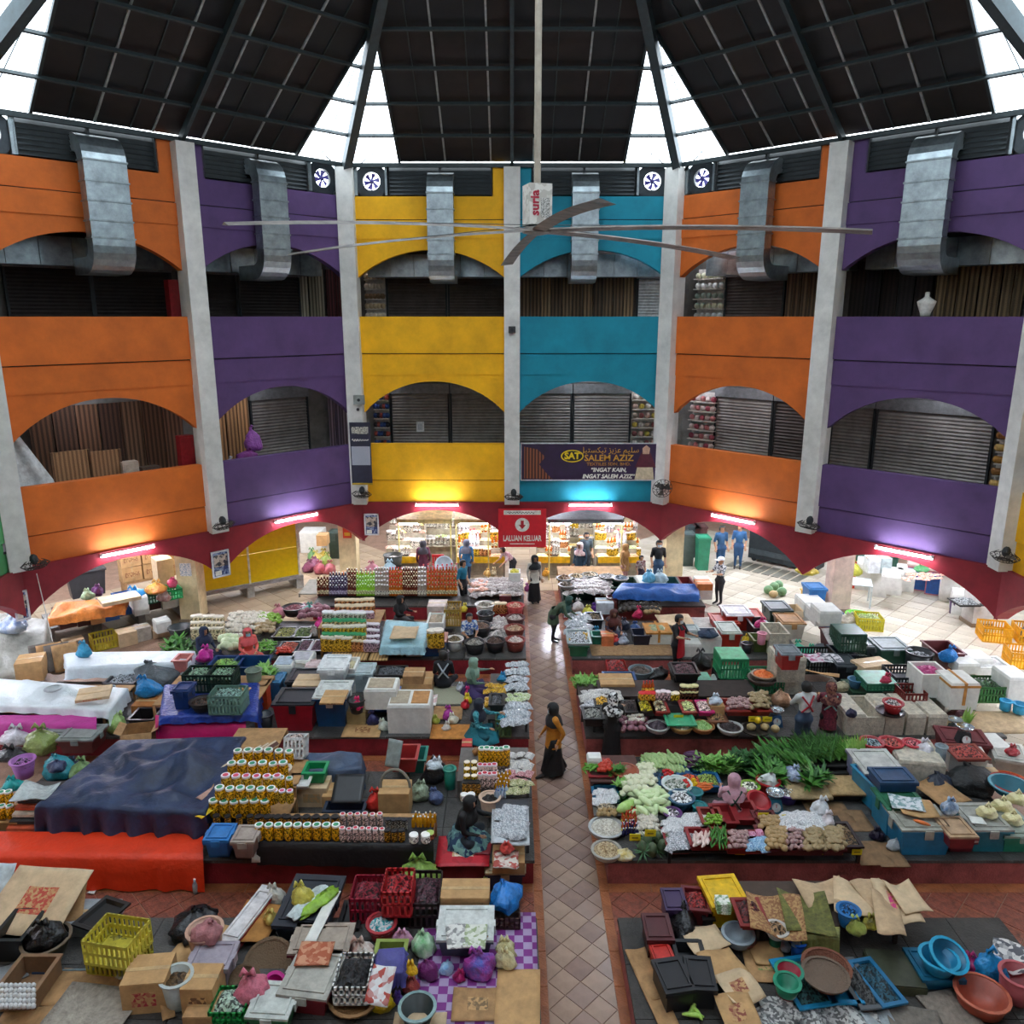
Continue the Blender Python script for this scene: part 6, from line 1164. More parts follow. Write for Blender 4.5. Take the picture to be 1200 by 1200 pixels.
pile('pepper','red_pepper','red pepper in the blue tray','pepper','red peppers',800,810,918,928,3,3,GZ(.2),.04,.8);pile('pepy','yellow_pepper','yellow pepper in the blue tray','pepper','yellow peppers',809,815,918,928,2,3,GZ(.2),.04,.8);pile('carrot','carrot','orange carrot in the blue tray','carrot','carrots',816,832,920,930,4,4,GZ(.2),.04,.8,rr=.4);pile('pepper','red_onion_bulb','pink shallot bunch standing in the blue tray','shallot','pink shallots',775,788,908,918,4,2,GZ(.2),.1,.7)
# back line of leafy vegetables
pile('scuke','cucumber','striped green cucumber in the back heap','cucumber','cucumbers in the back heap',752,806,892,908,13,4,GZ(.1),.14,1.0,rr=.25,rz0=1.9);pile('brinjal','brinjal','dark purple brinjal in the back line','brinjal','brinjals',806,818,888,906,2,6,GZ(.1),.12,1.0,rr=.15)
block('long bench under the back line of greens',885,912,300,.1,.6,M('22221E',.7),name='display_bench',cat='bench')
for i in range(16):p =at(818 + (i % 8) * 5.5,898 + 5 * (i // 8) + R.uniform(-2,2),GZ(.12));put('paleg','lettuce','bright green lettuce in the back line','lettuce','lettuces in the back line',p,R.random() * 6,.75)
for i in range(18):p =at(858 + (i % 9) * 5.5,894 + 8 * (i // 9),GZ(.12));put('darkg','spinach_bunch','dark green leafy bunch in the back line','spinach','dark bunches in the back line',p,R.random() * 6,.8)
leafy('stalky','4E8A34','2E6A22',22,.5,.07,.5,'BFD89A',spread=.25,up=.3)
for i in range(7):p =at(902 + (i % 2) * 8,890 + 4 * i,GZ(.12));put('stalky','mustard_green','mustard green with white stalks in the back line','greens','mustard greens',p,1.8 + R.uniform(-.3,.3),.9)
for i in range(12):p =at(918 + (i % 6) * 6.5,888 + 10 * (i // 6) + (i % 6) * 1.5,GZ(.12));put('stalky','kale_bunch','long stalked kale in the back line','greens','kale bunches',p,2.1 + R.uniform(-.3,.3),1.0)
leafy('grassy','4E8A34','2E5A22',60,.6,.02,.6,None,spread=.35,up=.5);leafy('grassp','7AB04A','4E8A34',60,.5,.02,.6,None,spread=.35,up=.5)
for i in range(8):p =at(946 + (i % 4) * 9,886 + 8 * (i // 4),GZ(.15));put('grassy','chive_bunch','dark grassy chive bunch behind the straw boards','chives','chive bunches',p,1.9 + R.uniform(-.3,.3),.8)
for i in range(8):p =at(976 + (i % 4) * 7,884 + 8 * (i // 4),GZ(.15));put('grassp','spring_onion_bunch','light green spring onion bunch beside the chives','spring onion','spring onion bunches',p,1.9 + R.uniform(-.3,.3),.75)
tub('long black crate under the chive bunches',980,908,66,.2,.5,'161616',latch=False);leafy('leek','A8CC6A','6A9A3A',20,.55,.06,.3,'DCE4BC',spread=.15,up=.9)
for i in range(3):p =at(1004 + 3 * i,906 - 2 * i,GZ(.05));put('leek','leek_bunch','pale green leek bunch beside the grey foam box','leek','leek bunches',p,1.4,1.1)
for i in range(5):p =at(896 + (i % 3) * 9,914 + 6 * (i // 3),GZ(.12));put('greens','coriander_bunch','green herb bunch on the tray behind the white sack','herb','herbs behind the white sack',p,i,.9)
sheet('straw coloured board with leaves on it',945,924,48,.6,M('B89E74',.8,'rough',scale=12),z=GZ(.2),curl=.005,nf=0,thick=.05,name='straw_board',cat='board');sheet('empty straw coloured board beside the grey foam box',990,920,48,.6,M('B8996A',.8,'rough',scale=12),z=GZ(.2),curl=.005,nf=0,thick=.05,name='straw_board',cat='board');tub('black crate under the two straw boards',968,940,92,.17,.5,'17171A',latch=False)
for i in range(4):p =at(948 + 5 * i,922 - 3 * i,GZ(.26));put('darkg' if i % 2 else 'greens','leafy_bunch','leafy bunch on the straw board','vegetable','bunches on the straw board',p,i,.8)
bag('blue and white tied bag on the straw board',934,920,16,.35,'C8D4E4',z=GZ(.24),c2='3A5A9A',d=.45)
basin('red basin holding a white sack',902,934,26,.25,'B02A2A',z=GZ(.02));bag('white sack of noodles in the red basin',903,926,25,.3,'DCE0DC',z=GZ(.18),ears=0);basin('lime green basin of garlic beside the seller in pink',880,934,22,.15,'8AB83A',fill='E4E0C8',tp=.85,z=GZ(.08));basin('large red basin tilted beside the seller in pink',885,956,26,.3,'B0202A',tp=.7,tilt=(.3,.2));basin('purple basin of garlic beside the scale',925,944,23,.18,'4A2A6A',fill='DCD8D0',tp=.8)
def scale(lab,px,py,wpx,c,z=PT):
    p,w =base(px,py,z,wpx);r =thing('weighing_scale',lab,'scale',(p.x,p.y + .15,z));m =M(c,.4)
    MB().hexa([(-w * .42,-w * .3),(w * .42,-w * .3),(w * .42,w * .3),(-w * .42,w * .3)],0,[(-w * .28,-w * .2),(w * .28,-w * .2),(w * .28,w * .2),(-w * .28,w * .2)],.26).obj('body',m,r)
    d =MB().lathe([(w * .24,0),(w * .24,.02)],18).obj('dial',M('E4E8E8',.4),r,loc=(0,-w * .28,.13));d.rotation_euler[0] =PI / 2 - .25
    MB().box(-.006,.006,0,w * .18,.021,.026).obj('needle',M('C02020',.4),d)
    MB().tube([(0,0,.26),(0,0,.32)],.03,8).obj('spindle',M('8A8E90',.3,metal=.8),r)
    MB().lathe([(.03,.32),(w * .42,.34),(w * .5,.38),(w * .48,.385),(w * .4,.35),(.001,.335)],20).obj('pan',M('C0C8CC',.25,metal=.8),r,True)
scale('teal weighing scale with a steel pan beside the seller in pink',910,956,22,'2E7E9A');scale('blue weighing scale beside the man in the white t-shirt',911,854,18,'3A6A9A');scale('dark weighing scale standing on the maroon box',1133,876,20,'2A3238',GZ(.4));scale('dark weighing scale near the top of the third platform',1121,866,17,'3A4A54')
for k,(x,y,w_) in enumerate(((975,952,40),(1000,962,36),(1020,1000,40),(1040,1002,34),(960,946,34))):sheet('brown tile like cardboard on the selling floor beside the blue tubs',x,y,w_,.6,M('8A6A4A',.8,'plain',amt=.2),curl=.003,nf=0,name='floor_cardboard',cat='cardboard',group='floor cardboards second platform',seed=k)
# tubs at the right end of the second platform
tub('grey white insulated box with purple sides',1034,936,46,.5,.8,'8A86A8',lid='C4C4BE',tp=.95);tub('small navy box on the grey insulated box',1052,928,42,.16,.45,'1E3E6A',lid='2A4A6E',z=GZ(.56),tp=1,latch=False)
tub('light blue tub at the back of the row',1040,962,26,.5,1.0,'2A86AE',tp=.92,rot=8);tub('light blue tub behind the front tub, with papers on it',1060,980,46,.5,.6,'2E8AB0',lid='3A7A5A',tp=.92);sheet('white printed sheet on the papers of the blue tub',1062,942,36,.4,M('D8DCE0',.7,'fleck',col2='7A9A9A',scale=12),z=GZ(.6),rot=-14,curl=.02,name='printed_sheet',cat='paper');sheet('brown cardboard on the second blue tub',1074,948,40,.5,CARD,z=GZ(.57),rot=-10,curl=.03)
tub('light blue tub with grey lid in the front row',1084,1004,60,.48,.65,'2A88B8',lid='A8A89C',tp=.86);o =put('carrot','dried_stalk','dry stalk bunch on the grey lid of the front tub','stalk',None,at(1080,966,GZ(.56)),-.6,1.3)
bag('dark purple bag on the floor left of the front blue tub',1032,988,18,.22,'1E1830');bag('clear pack of cups left of the front blue tub',1050,1000,16,.3,'A8B0B4',ears=0)
tub('lower maroon box between the blue tubs',1127,1000,28,.22,.5,'7A1E2A',lid='C8A8A0',latch=False);tub('upper maroon box with a wooden top',1127,996,30,.22,.5,'82222C',lid='B89878',z=GZ(.28),latch=False);bag('blue polka dot bag on the maroon boxes',1116,958,20,.35,'1A62A0',z=GZ(.56),c2='DCE8F0')
tub('turquoise tub with grey lid, second from the right',1160,1000,42,.42,.7,'2A7E92',lid='A8A8A0',tp=.88);tub('green turquoise tub at the right edge',1196,1000,42,.3,.7,'2A8A6E',lid='98A498',tp=.9);lump('tofu','E8DC98',.13,.1,.09,None,.1)
for k,(x,y,zz) in enumerate(((1162,962,.49),(1180,954,.49),(1192,970,.37),(1198,946,.37))):bag('pale yellow wrapped loaf on the turquoise tubs',x,y,24,.22,'E2D694',z=GZ(zz),group='pale yellow loaves',ears=1,c2='F0E8C0')
sheet('white note card on the turquoise lid',1145,962,16,.2,FOAM,z=GZ(.49),rot=-10,curl=.005,name='note_card',cat='card')
sheet('brown carton flap behind the blue polka dot bag',1100,930,44,.8,CARD2,z=GZ(.2),rot=20,curl=.05);bag('navy cloth bag behind the blue polka dot bag',1108,936,34,.4,'232C3E',ears=0);bag('black duffel bag with red trim',1152,938,54,.5,'1C1E20',ears=0,c2='2A2A2A',d=.7,rough=.6)
for k,c in enumerate(('2A6A7A','A82A2A','C85A2A')):basin(['blue','red','orange'][k] + ' nested basin at the right edge of the second platform',1192,938 - k * 2,44,.16,c,z=GZ(.02 + .12 * (2 - k)),rimc='6AA8B8' if not k else None)
foam('dirty white foam box lid up behind the grey insulated box',1083,920,52,.42,.9,c='d',rot=-10);foam('open foam box of red meat wrapped in plastic',1138,908,40,.4,.7,lid=False,fill='A84A44',rot=-14);tub('red brown cut meat crate behind the open foam box',1140,894,36,.1,.5,'9A4A40',z=GZ(.42),fill='A84840',latch=False)
for x,c,f,lab in ((1024,'B02028','8AA0A8','with grey scoops'),(1047,'B8222A','B85A50','middle of three'),(1071,'C83A4A','D87A80','smaller pink')):basin('red colander ' + lab + ' on the second platform',x,886,26 if x < 1070 else 20,.22,c,z=GZ(.3),fill=f)
block('table under the red colanders',1050,905,96,.3,.7,CARDP,name='display_table');bag('white bunch of plastic bags beside the colanders',1087,892,22,.45,'E0DCE4',z=GZ(.3));basin('grey milk churn beside the plastic bags',1103,896,12,.35,'8A98A0',z=GZ(.25),tp=.95);tub('maroon box carrying the dark scale',1134,894,50,.4,.6,'6A2A30',lid='74343A',latch=False,rot=-12);foam('white foam slab right of the maroon box',1172,896,26,.3,.6);tub('white and grey appliance box at the right edge',1192,910,34,.3,.7,'B8B4A8',lid='C8C8C0',latch=False,rot=-20);bag('red cloth on the appliance box',1190,888,16,.2,'B83A40',z=GZ(.34));carton('brown box behind the black duffel bag',1166,924,24,.2,.4,CARDP)
# ================================================================ RIGHT SIDE, third platform
block('long low display shelf of the third platform',790,858,190,.2,.8,M('2A2624',.7),name='display_bench',cat='bench');block('upper shelf of the third platform display',795,834,185,.38,.8,M('3A302C',.7),name='display_bench',cat='bench');Z1 =GZ(.21);Z2 =GZ(.39)
for x,y,w_,c,f,f2,lab in ((772,860,26,'B8B8B4','2A2028','4A3A44','silver tray of black plums'),(800,860,26,'A8824A','A8AC84','D8D4C0','wicker tray of pale beans under the green lid'),(825,860,26,'B07A4A','6A9A4A','9ABB7A','wicker tray of green peas'),(858,862,28,'B8B8B4','1E1818','3A2A2A','round tray of black dried fruit')):basin(lab,x,y,w_,.1,c,fill=f,fc2=f2,z=Z1,tp=.9,fscale=36)
tub('pale green tray lid over the wicker tray',799,852,32,.06,.45,'4AB082',z=Z1 + .16,latch=False);tub('square wicker tray of brown fruit',842,851,20,.12,.5,'8A5A44',fill='8A6A44',z=Z1 + .05,latch=False);lump('mango','B8A070',.1,.09,.08,'9A8458',.1)
for k,(x,y) in enumerate(((880,856),(888,848),(896,856),(882,846),(898,848),(908,858))):put('mango','yam_root','round tan yam on the third platform','yam','round tan yams',at(x,y,Z1),k,1.0)
put('pepy','yellow_fruit','yellow fruit on top of the round tan yams','fruit',None,at(888,848,Z1 + .14),0,1.4)
basin('dark round tray under the tan yams',888,862,32,.04,'2A2622',z=Z1,tp=.95)
for x,c,f,lab in ((741,'2A2624','2A1E1E','black paste'),(758,'2A2624','D8C82A','yellow pickles'),(775,'B03A34','E0D4B0','pale noodles'),(809,'B03A34','C8D490','pale green sprouts'),(827,'D42A7A','D8C0B8','white sweets in a pink tray')):tub('tray of %s on the upper shelf' % lab,x,840,17,.12,.5,c,fill=f,z=Z2,name='food_tray',cat='tray',latch=False)
tub('red tray of brown shallots on the upper shelf',868,840,34,.14,.55,'8A2A24',z=Z2,name='food_tray',cat='tray',latch=False);pile('shal','brown_shallot','brown shallot in the red upper tray','shallot','brown shallots upper tray',852,880,822,834,9,4,Z2 + .1,.06,1.1);pile('ging','ginger_root','ginger root beside the brown shallots','ginger','ginger third platform',880,900,816,834,6,5,Z2 + .1,.1,1.2);tub('red tray of ginger on the upper shelf',892,840,22,.14,.55,'8A2A24',z=Z2,name='food_tray',cat='tray',latch=False);carton('small carton with a blue white bag on the upper shelf',841,838,16,.2,.4,CARD,z=Z2);bag('white blue bag on the small carton',840,828,16,.22,'D0DCE8',z=Z2 + .2)
for x,y in ((793,836),(880,838),(896,838)):
    p =at(x,y,Z2);o =thing('price_card','small blank yellow price card on the upper shelf','card',(p.x,p.y - .18,Z2 - .05),0,'yellow cards upper shelf');MB().box(-.1,.1,-.006,.006,0,.11).obj('card',M('E2CC1A',.6),o);MB().box(-.06,.06,-.009,-.006,.04,.06).obj('ink_mark',M('8A7A1A',.6),o)
for j in range(3):fillrow('minib','sauce_bottle','small red bottle stacked behind the upper trays','bottle','red bottles third platform',752,766,822 - 5 * j,4,Z2 + .05 + .1 * j,1.6)
jar('sq','E0A83A','D8202A',None,.07,.12,1);jar('pinkj','D8B0B8','F0E0E4',None,.06,.14,1);jar('darkj','5A3A2A','E0D8A0',None,.06,.16,1)
for j in range(4):fillrow('sq','spread_jar','orange jar in the stacked columns behind the upper trays','jar','orange jars third platform',749,768,820 - j * .5,3,Z2 + .15 * j,1.2)
for j in range(4):fillrow('pinkj','spread_jar','pink jar in the stacked columns behind the upper trays','jar','pink jars third platform',769,785,820 - j * .5,3,Z2 + .16 * j,1.2);fillrow('yt','spread_jar','pale yellow jar in the stacked columns','jar','pale yellow jars third platform',785,794,820 - j * .5,2,Z2 + .12 * j,1.3)
for j in range(2):fillrow('darkj','spread_jar','dark jar right of the stacked columns','jar','dark jars third platform',798,816,820 - 6 * j,4,Z2 + .1 * j,1.4)
pile('snackw','snack_packet','pale packet at the aisle end of the third right platform','packet','pale packets third right platform',682,730,812,822,8,2,GZ(.3),.05,1.1,rr=.4);pile('darkp','snack_packet','grey packet at the aisle end of the third right platform','packet','grey packets third right platform',684,700,824,834,3,2,GZ(.28),.05,1.1,rr=.4);block('low shelf at the aisle end of the third right platform',712,846,62,.26,1.3,M('3A302C',.7),name='display_bench',cat='bench')
tub('dark tray of shallots packed at the aisle end',696,852,22,.2,.5,'2A2A2A',fill='8A8A84',z=GZ(.25),latch=False,name='food_tray');tub('tray of yellow noodles at the aisle end',706,832,16,.12,.4,'2A2624',fill='D8A83A',z=GZ(.27),latch=False,name='food_tray');pile('onion','red_onion','red onion pack beside the woman in black','onion','red onions third right platform',727,758,842,862,7,4,GZ(.2),.1,1.0);pile('garl','garlic_bulb','white garlic beside the red onions','garlic','garlic third right platform',734,756,836,852,6,4,GZ(.28),.1,1.2)
pile('paleg','cabbage_leaf_bunch','pale green cabbage bunch at the aisle corner of the third platform','cabbage','pale cabbages third right platform',674,702,798,812,5,3,GZ(.1),.06,.55);tub('blue tub below the brown carton lid',727,812,36,.3,.5,'1A4A80',latch=False);carton('flat brown carton on the blue tub',724,808,40,.12,.6,CARD,z=GZ(.32));crate('bright red open tray behind the brown carton',724,792,22,.15,.6,'C82A2A',fill='8A1A1A',z=GZ(.1));basin('large dark basin of grains behind the carton',752,798,28,.2,'5A6A6E',fill='3A3430',fc2='5A4A40',tp=.85)
tub('green crate under the black crates',802,806,26,.3,.5,'1E4A34',latch=False);tub('black crate of dark grapes stacked beside the man in the red apron',803,804,28,.28,.6,'1A1A1C',fill='4A2A34',z=GZ(.3),latch=False);tub('upper black crate of dark grapes',805,800,28,.22,.6,'1E1E20',fill='5A3A40',z=GZ(.6),latch=False);bag('black rubbish bag beside the man in the red apron',823,788,24,.5,'1E1E1E');bag('black rubbish bag behind the crates, on the platform',772,800,30,.3,'1C1A1A',ears=0)
crate('light green crate wrapped in plastic',822,818,26,.35,.6,'4AA07E',cover='5AAE8C');bag('clear plastic sheet over the light green crate',846,806,26,.3,'A8B8B0',ears=0);crate('black crate under the green crate',856,806,30,.25,.6,'1C1E1E');crate('bright green crate with a lid stacked on the black crate',860,796,32,.5,.7,'3AA870',z=GZ(.26),cover='4AB882');crate('bright green crate under the round carrot tray',902,814,32,.35,.8,'4AB87E',fill='2A5A44');basin('wide dark pan under the carrot tray',896,804,32,.1,'5A4E44',z=GZ(.4),tp=.9);basin('round tray of orange carrots',897,798,26,.08,'8A7A68',z=GZ(.52),fill='E2652A',fc2='F08A4A',tp=.9,fscale=40)
sheet('wet grey plastic sheet on the platform behind the upper trays',868,816,60,.8,M('7A7A6E',.25,'bag'),curl=.02,name='plastic_sheet',cat='sheet');sheet('brown tarp piece under the crates',890,820,60,.5,M('8A7A60',.7),curl=.01,name='ground_sheet',cat='sheet')
foam('tall white foam box, lowest of the stack',925,814,32,.4,.7,c='d');foam('tall white foam box in the middle of the stack',926,800,34,.55,.7,z=GZ(.46),c='d');tub('red tub with grey lid on top of the foam stack',926,786,22,.36,.5,'A82A2A',lid='8A9298',z=GZ(1.07))
bag('brown sack of roots beside the man in the white t-shirt',918,832,22,.5,'B88A6A',ears=0);
for i,x in enumerate((998,1020,1043,1068,1093)):foam(['leftmost','second','third','fourth','fifth'][i] + ' weathered foam box in the front line of the third platform',x + 4,862,22.5,.42,1.0,c='d',lid=i != 1)
basin('red colander on a black tray on the foam line',1049,838,22,.22,'A82028',z=GZ(.52),fill='C8C0BC');basin('black round tray under the red colander on the foam line',1048,840,30,.03,'1C1A1A',z=GZ(.49),tp=.95);crate('red brown basket behind the foam line',1072,830,26,.35,.5,'8A2A26',z=GZ(.3));bag('small navy bag on the leftmost foam box',1000,842,13,.18,'2E2E4A',z=GZ(.49),ears=0)
foam('low tan foam base right of the line',1123,838,34,.35,.6,tape=True);foam('white foam box with orange tape stacked on the low base',1128,832,34,.55,.7,z=GZ(.42),tape=True);tub('green tub under the white foam box of pink bags',1096,824,30,.45,.6,'14884A',latch=False);foam('white foam box with pink bags inside',1095,818,34,.55,.7,z=GZ(.46),lid=False,fill='B83A7A')
crate('green basket with dark herbs right of the taped foam boxes',1162,824,34,.4,.6,'4A8A4A',fill='3A5A3A');foam('white foam box at the right edge of the third platform',1192,826,26,.6,.7,tape=False);foam('open white foam tray behind the green basket',1164,796,44,.3,.7,lid=False,fill='C8C8C4')
sheet('light wooden board counter at the right of the third platform',1155,846,100,.9,M('C0A680',.7,'rough',scale=6),curl=.004,nf=0,thick=.04,name='counter_board',cat='board');basin('small blue tub on the light counter',1180,834,12,.22,'2A9AC8',tp=.95,z=GZ(.05));basin('small blue tub at the right edge of the counter',1197,838,14,.22,'2A9AC8',tp=.95,z=GZ(.05));bag('dark red wrapped banana blossom at the counter corner',1124,842,20,.25,'5A2A34',ears=0);o =put('leek','leek_bunch','leek lying at the left corner of the light counter','leek',None,at(1128,858,GZ(0)),.5,.9)
carton('green crate of papers and cups behind the foam line',1016,826,36,.3,.7,M('2A4A34',.6));foam('white box with a green tray on top',1032,824,36,.4,.7);crate('green tray with a pink bag on the white box',1034,810,36,.16,.7,'3A8A6A',z=GZ(.46),cover='4A9A78');bag('pink red bag on the green tray',1040,802,14,.2,'C83A5A',z=GZ(.66));crate('dark green crate stack right of the pink bag',1068,822,34,.4,.7,'2E4A40',fill='5A6A60');crate('dark grey crate on the dark green crate',1066,806,34,.25,.7,'2A3034',z=GZ(.42));basin('blue bowl on papers behind the foam line',1004,808,16,.2,'3A6A8A',z=GZ(.32));bag('cream pile of spring rolls beside the blue bowl',988,812,20,.25,'C8BC9A',z=GZ(.2),ears=0)
# ================================================================ RIGHT SIDE, fourth and fifth platforms and boxes at the corner
basin('large black tub with white lid pieces near the corner',1080,790,30,.5,'22262A',tp=.9,fill='8A9094');tub('maroon tub with a blue bag near the corner',1112,790,32,.55,.8,'5A2024',latch=False);bag('bright blue bag in the maroon tub',1114,778,20,.4,'1A7AC8',z=GZ(.4));crate('dark green crate standing at the corner, lower',1000,776,28,.5,.7,'1E4A3A');crate('dark green lidded crate at the corner, upper',999,764,30,.45,.7,'24523F',z=GZ(.5),cover='2A5A48');crate('black crate with fish scraps near the corner',1006,784,32,.35,.7,'16201C',fill='6A7A78',z=GZ(-.1));tub('grey green lidded tub near the corner',1048,782,34,.45,.8,'2A5A4A',lid='6A7A7C');tub('grey wet tub between crates near the corner',1026,776,24,.4,.6,'5A6468',lid='8A9498');tub('black open crate below the grey tub',993,800,26,.4,.7,'20242A',lid='3A4248');bag('white and violet scraps on the pale floor',1068,768,20,.2,'B8B0D8',z=0,ears=0)
for k,(x,y) in enumerate(((1135,790),(1150,784))):foam(['flat foam lid pile near the white tray','second flat foam lid near the white tray'][k],x,y,26,.2,.6,z=GZ(.2))
carton('stack of tan paper bags behind the crates',1026,790,40,.2,.5,CARDP,rot=15,z=GZ(.3));sheet('printed magazine spread on the green crate, left',956,772,22,.5,M('DCD4DC',.6,'fleck',col2='B05A80',scale=9),z=GZ(.4),rot=6,curl=.02,name='magazine',cat='magazine');sheet('printed magazine spread on the green crate, right',974,772,22,.5,M('E0DCE0',.6,'fleck',col2='6A6A74',scale=9),z=GZ(.42),rot=-5,curl=.02,name='magazine',cat='magazine');crate('dark crate under the magazines',962,790,44,.38,.8,'2A3430');tub('navy tub right of the magazines',990,782,22,.35,.6,'2A3648',latch=False);sheet('long brown pole board leaning near the magazines',962,790,40,.12,CARD,z=GZ(.5),rot=-25,name='wood_strip',cat='strip')
# fourth platform
for x,y,w_,h,c,l,lab in ((852,744,28,.3,'A82A20','B83A2A','flat red box behind the papers'),(866,740,30,.45,'A82A20','E0DCE0','red box with a white lid'),(884,738,24,.3,'B8301F','C23A28','red box behind the green bin'),(856,764,22,.5,'B83020','A8B4A8','red tub with clear lid'),(914,736,26,.5,'2E4A3E','3A4A4C','round green basket like bin'),(893,752,20,.4,'3A2A30',None,'dark crate with magenta bags'),(929,750,26,.45,'D8D0C4','B88A5A','white box with a brown carton top'),(975,742,20,.6,'1E4A78',None,'blue tub under the white foam lids')):tub(lab + ', fourth right platform',x,y,w_,h,.8,c,lid=l)
bag('magenta bags in the dark crate',893,738,14,.3,'D42A7A',z=GZ(.35));basin('pink tub on a green box',893,756,10,.3,'D88AA0',z=GZ(.3),tp=.9);tub('olive box under the pink tub',892,765,18,.35,.5,'5A6A34',latch=False);bag('yellow tied bag standing on the fourth right platform',876,756,10,.5,'E8C82A',d=.3);basin('small black pot by the yellow bag',876,766,12,.25,'20242A',tp=.9);foam('open white foam box beside the green bags',912,768,24,.6,.8,lid=False,c='d');bag('mint green bag, left of the pair',938,770,16,.4,'4AC09A');bag('mint green bag, right of the pair',950,772,14,.35,'52C8A2');basin('grey steel tray beside the mint bags',969,766,24,.08,'8A9298',tp=.9)
foam('white foam lid stack at the right end, lower',968,734,26,.3,.8,z=GZ(.4));foam('white foam lid stack at the right end, upper',973,732,26,.3,.7,z=GZ(.78));foam('white foam box behind the lid stack',954,728,26,.5,.8);sheet('white plastic sheet over the maroon bin',978,752,24,.6,M('C8C0BC',.3,'bag'),z=GZ(.5),tilt=.4,name='plastic_sheet',cat='sheet');tub('maroon bin under the white plastic sheet',984,766,26,.45,.7,'5A1E26',latch=False);carton('open cardboard behind the green basket like bin',928,728,24,.3,.6,CARDP,open_=True)
foam('white foam box with dark cloth, fourth right platform',832,766,26,.4,.7,top='2A3848');foam('white foam box with orange tape beside the man in the red apron',772,756,30,.35,.7,lid=False,tape=True,fill='A8B08A');foam('flat white foam box left of the dark cloth box',812,760,24,.3,.7);foam('second flat foam box under the white tray',811,770,22,.3,.5);tub('white tray with clear lid above foam boxes',810,748,20,.15,.5,'D0D8D8',z=GZ(.36),lid='A8B4B4',latch=False);sheet('pale carton sheet behind the foam boxes',790,728,40,.8,CARDP,z=GZ(.2),curl=.05);sheet('long pale board on the fourth platform back',830,730,46,.8,M('C8C4BC',.6),z=GZ(.05),curl=.01,name='white_board',cat='board');bag('dark blue cloth heap on a foam box',832,750,24,.2,'2E4058',z=GZ(.45),ears=0,rough=.8)
pile('silver','silver_packet','silver packet at the aisle end of the fourth right platform','packet','silver packets fourth right platform',664,690,722,744,4,5,GZ(.2),.08,1.3,rr=.4);pile('ypack','yellow_packet','yellow and green packet at the aisle end of the fourth right platform','packet','yellow packets fourth right platform',668,688,744,754,5,2,GZ(.3),.04,1.2,rr=.1);tub('green box at the aisle corner under packets',678,770,22,.3,.5,'2A6A4A',latch=False);tub('clear tray of packets on the green box',679,764,26,.25,.9,'A8B4B4',z=GZ(.15),fill='B8BCC0',latch=False);sheet('brown straw mat on the fourth right platform',740,762,96,.7,M('A8845E',.85,'rough',scale=10),curl=.004,nf=0,name='straw_mat',cat='mat')
for x,y,w_,h,c,lab in ((678,718,14,.4,'D8D0CC','white bag of produce'),(689,724,13,.45,'D8D04A','yellow bag'),(698,718,10,.5,'6A3A9A','violet bag'),(733,740,14,.6,'2A2E44','navy bag'),(745,742,12,.5,'1A4E8A','blue bag'),(722,756,10,.3,'D83A3A','red bag'),(731,757,12,.3,'B8C0D0','pale grey bag'),(748,726,12,.4,'C82A5A','crimson bag'),(700,748,12,.25,'2A90B8','blue green bag')):bag(lab + ' around the seated vendor on the fourth right platform',x,y,w_,h,c)
lump('coco','4A4038',.12,.12,.1,'2E2824',.15);pile('coco','coconut','dark brown coconut heaped behind the seated vendor','coconut','coconuts',726,772,708,722,10,4,GZ(.02),.15,.85);pile('potato','pale_yam','pale round yam beside the coconuts','yam','pale yams',756,774,716,724,4,2,GZ(.05),.08,1.6);carton('white blue carton behind the vendor',709,720,20,.35,.5,M('C8D0D8',.6));tub('black tub of goods in front of the vendor',697,738,18,.3,.6,'262A34',latch=False,fill='6A5A44');tub('small green tray beside the vendor',700,756,12,.25,.4,'2A7A64',latch=False);carton('orange carton beside the vendor',712,758,14,.3,.4,M('D87A4A',.6));basin('dark red round jar beside the vendor',718,716,14,.4,'5A1E1E',tp=.9);tub('dark blue tub right of the vendor',752,757,20,.3,.5,'1A2034',latch=False)
# fifth platform
drape('bright blue tarpaulin over a row of crates',(719,694),(819,697),(818,684),(728,683),1.05,1.1,drop_f=.22,drop_s=.15,c='1E5AA8',bump=.14,seed=4,nu=40,nv=16)
for i,(x,c) in enumerate(((723,'1E4A34'),(741,'1E3A2A'),(757,'E'),(774,'E'),(791,'1E4A4A'),(808,'6A1E22'))):
    if c == 'E':foam('white foam box under the blue tarpaulin, ' + ['','','left','right'][i] + ' of two',x,704,15,.45,1.0)
    else:tub(['green','dark green','','','teal','red'][i] + ' box under the blue tarpaulin',x,704,15,.45,1.0,c,latch=False)
foam('white box right of the blue tarpaulin',826,703,18,.5,.7);carton('orange carton on the white box',826,692,18,.2,.5,M('C8743A',.7),z=GZ(.56));
for i,(x,c) in enumerate(((668,'1E4A3A'),(686,'24523A'),(704,'5A2A24'))):tub(['green','second green','red brown'][i] + ' crate under the dried fish trays',x,704,17,.35,1.2,c,latch=False)
pile('dried','dried_fish_packet','white grey packet of dried fish on the fifth right platform','packet','dried fish fifth right platform',664,714,680,698,11,6,GZ(.36),.14,1.2,rr=.8)
for k,(x,y,f) in enumerate(((662,682,'8A6A4A'),(676,680,'B8A078'),(692,678,'C8B89A'),(712,680,'A8A8A8'),(664,690,'6A5A4A'),(728,682,'5A6A7A'))):basin('round tray of dried goods on the fifth right platform, ' + ['far left','second','third','fourth','near left','beside the blue tarpaulin'][k],x,y,18,.08,'8A8A84',fill=f,z=GZ(.5),tp=.9,fscale=30)
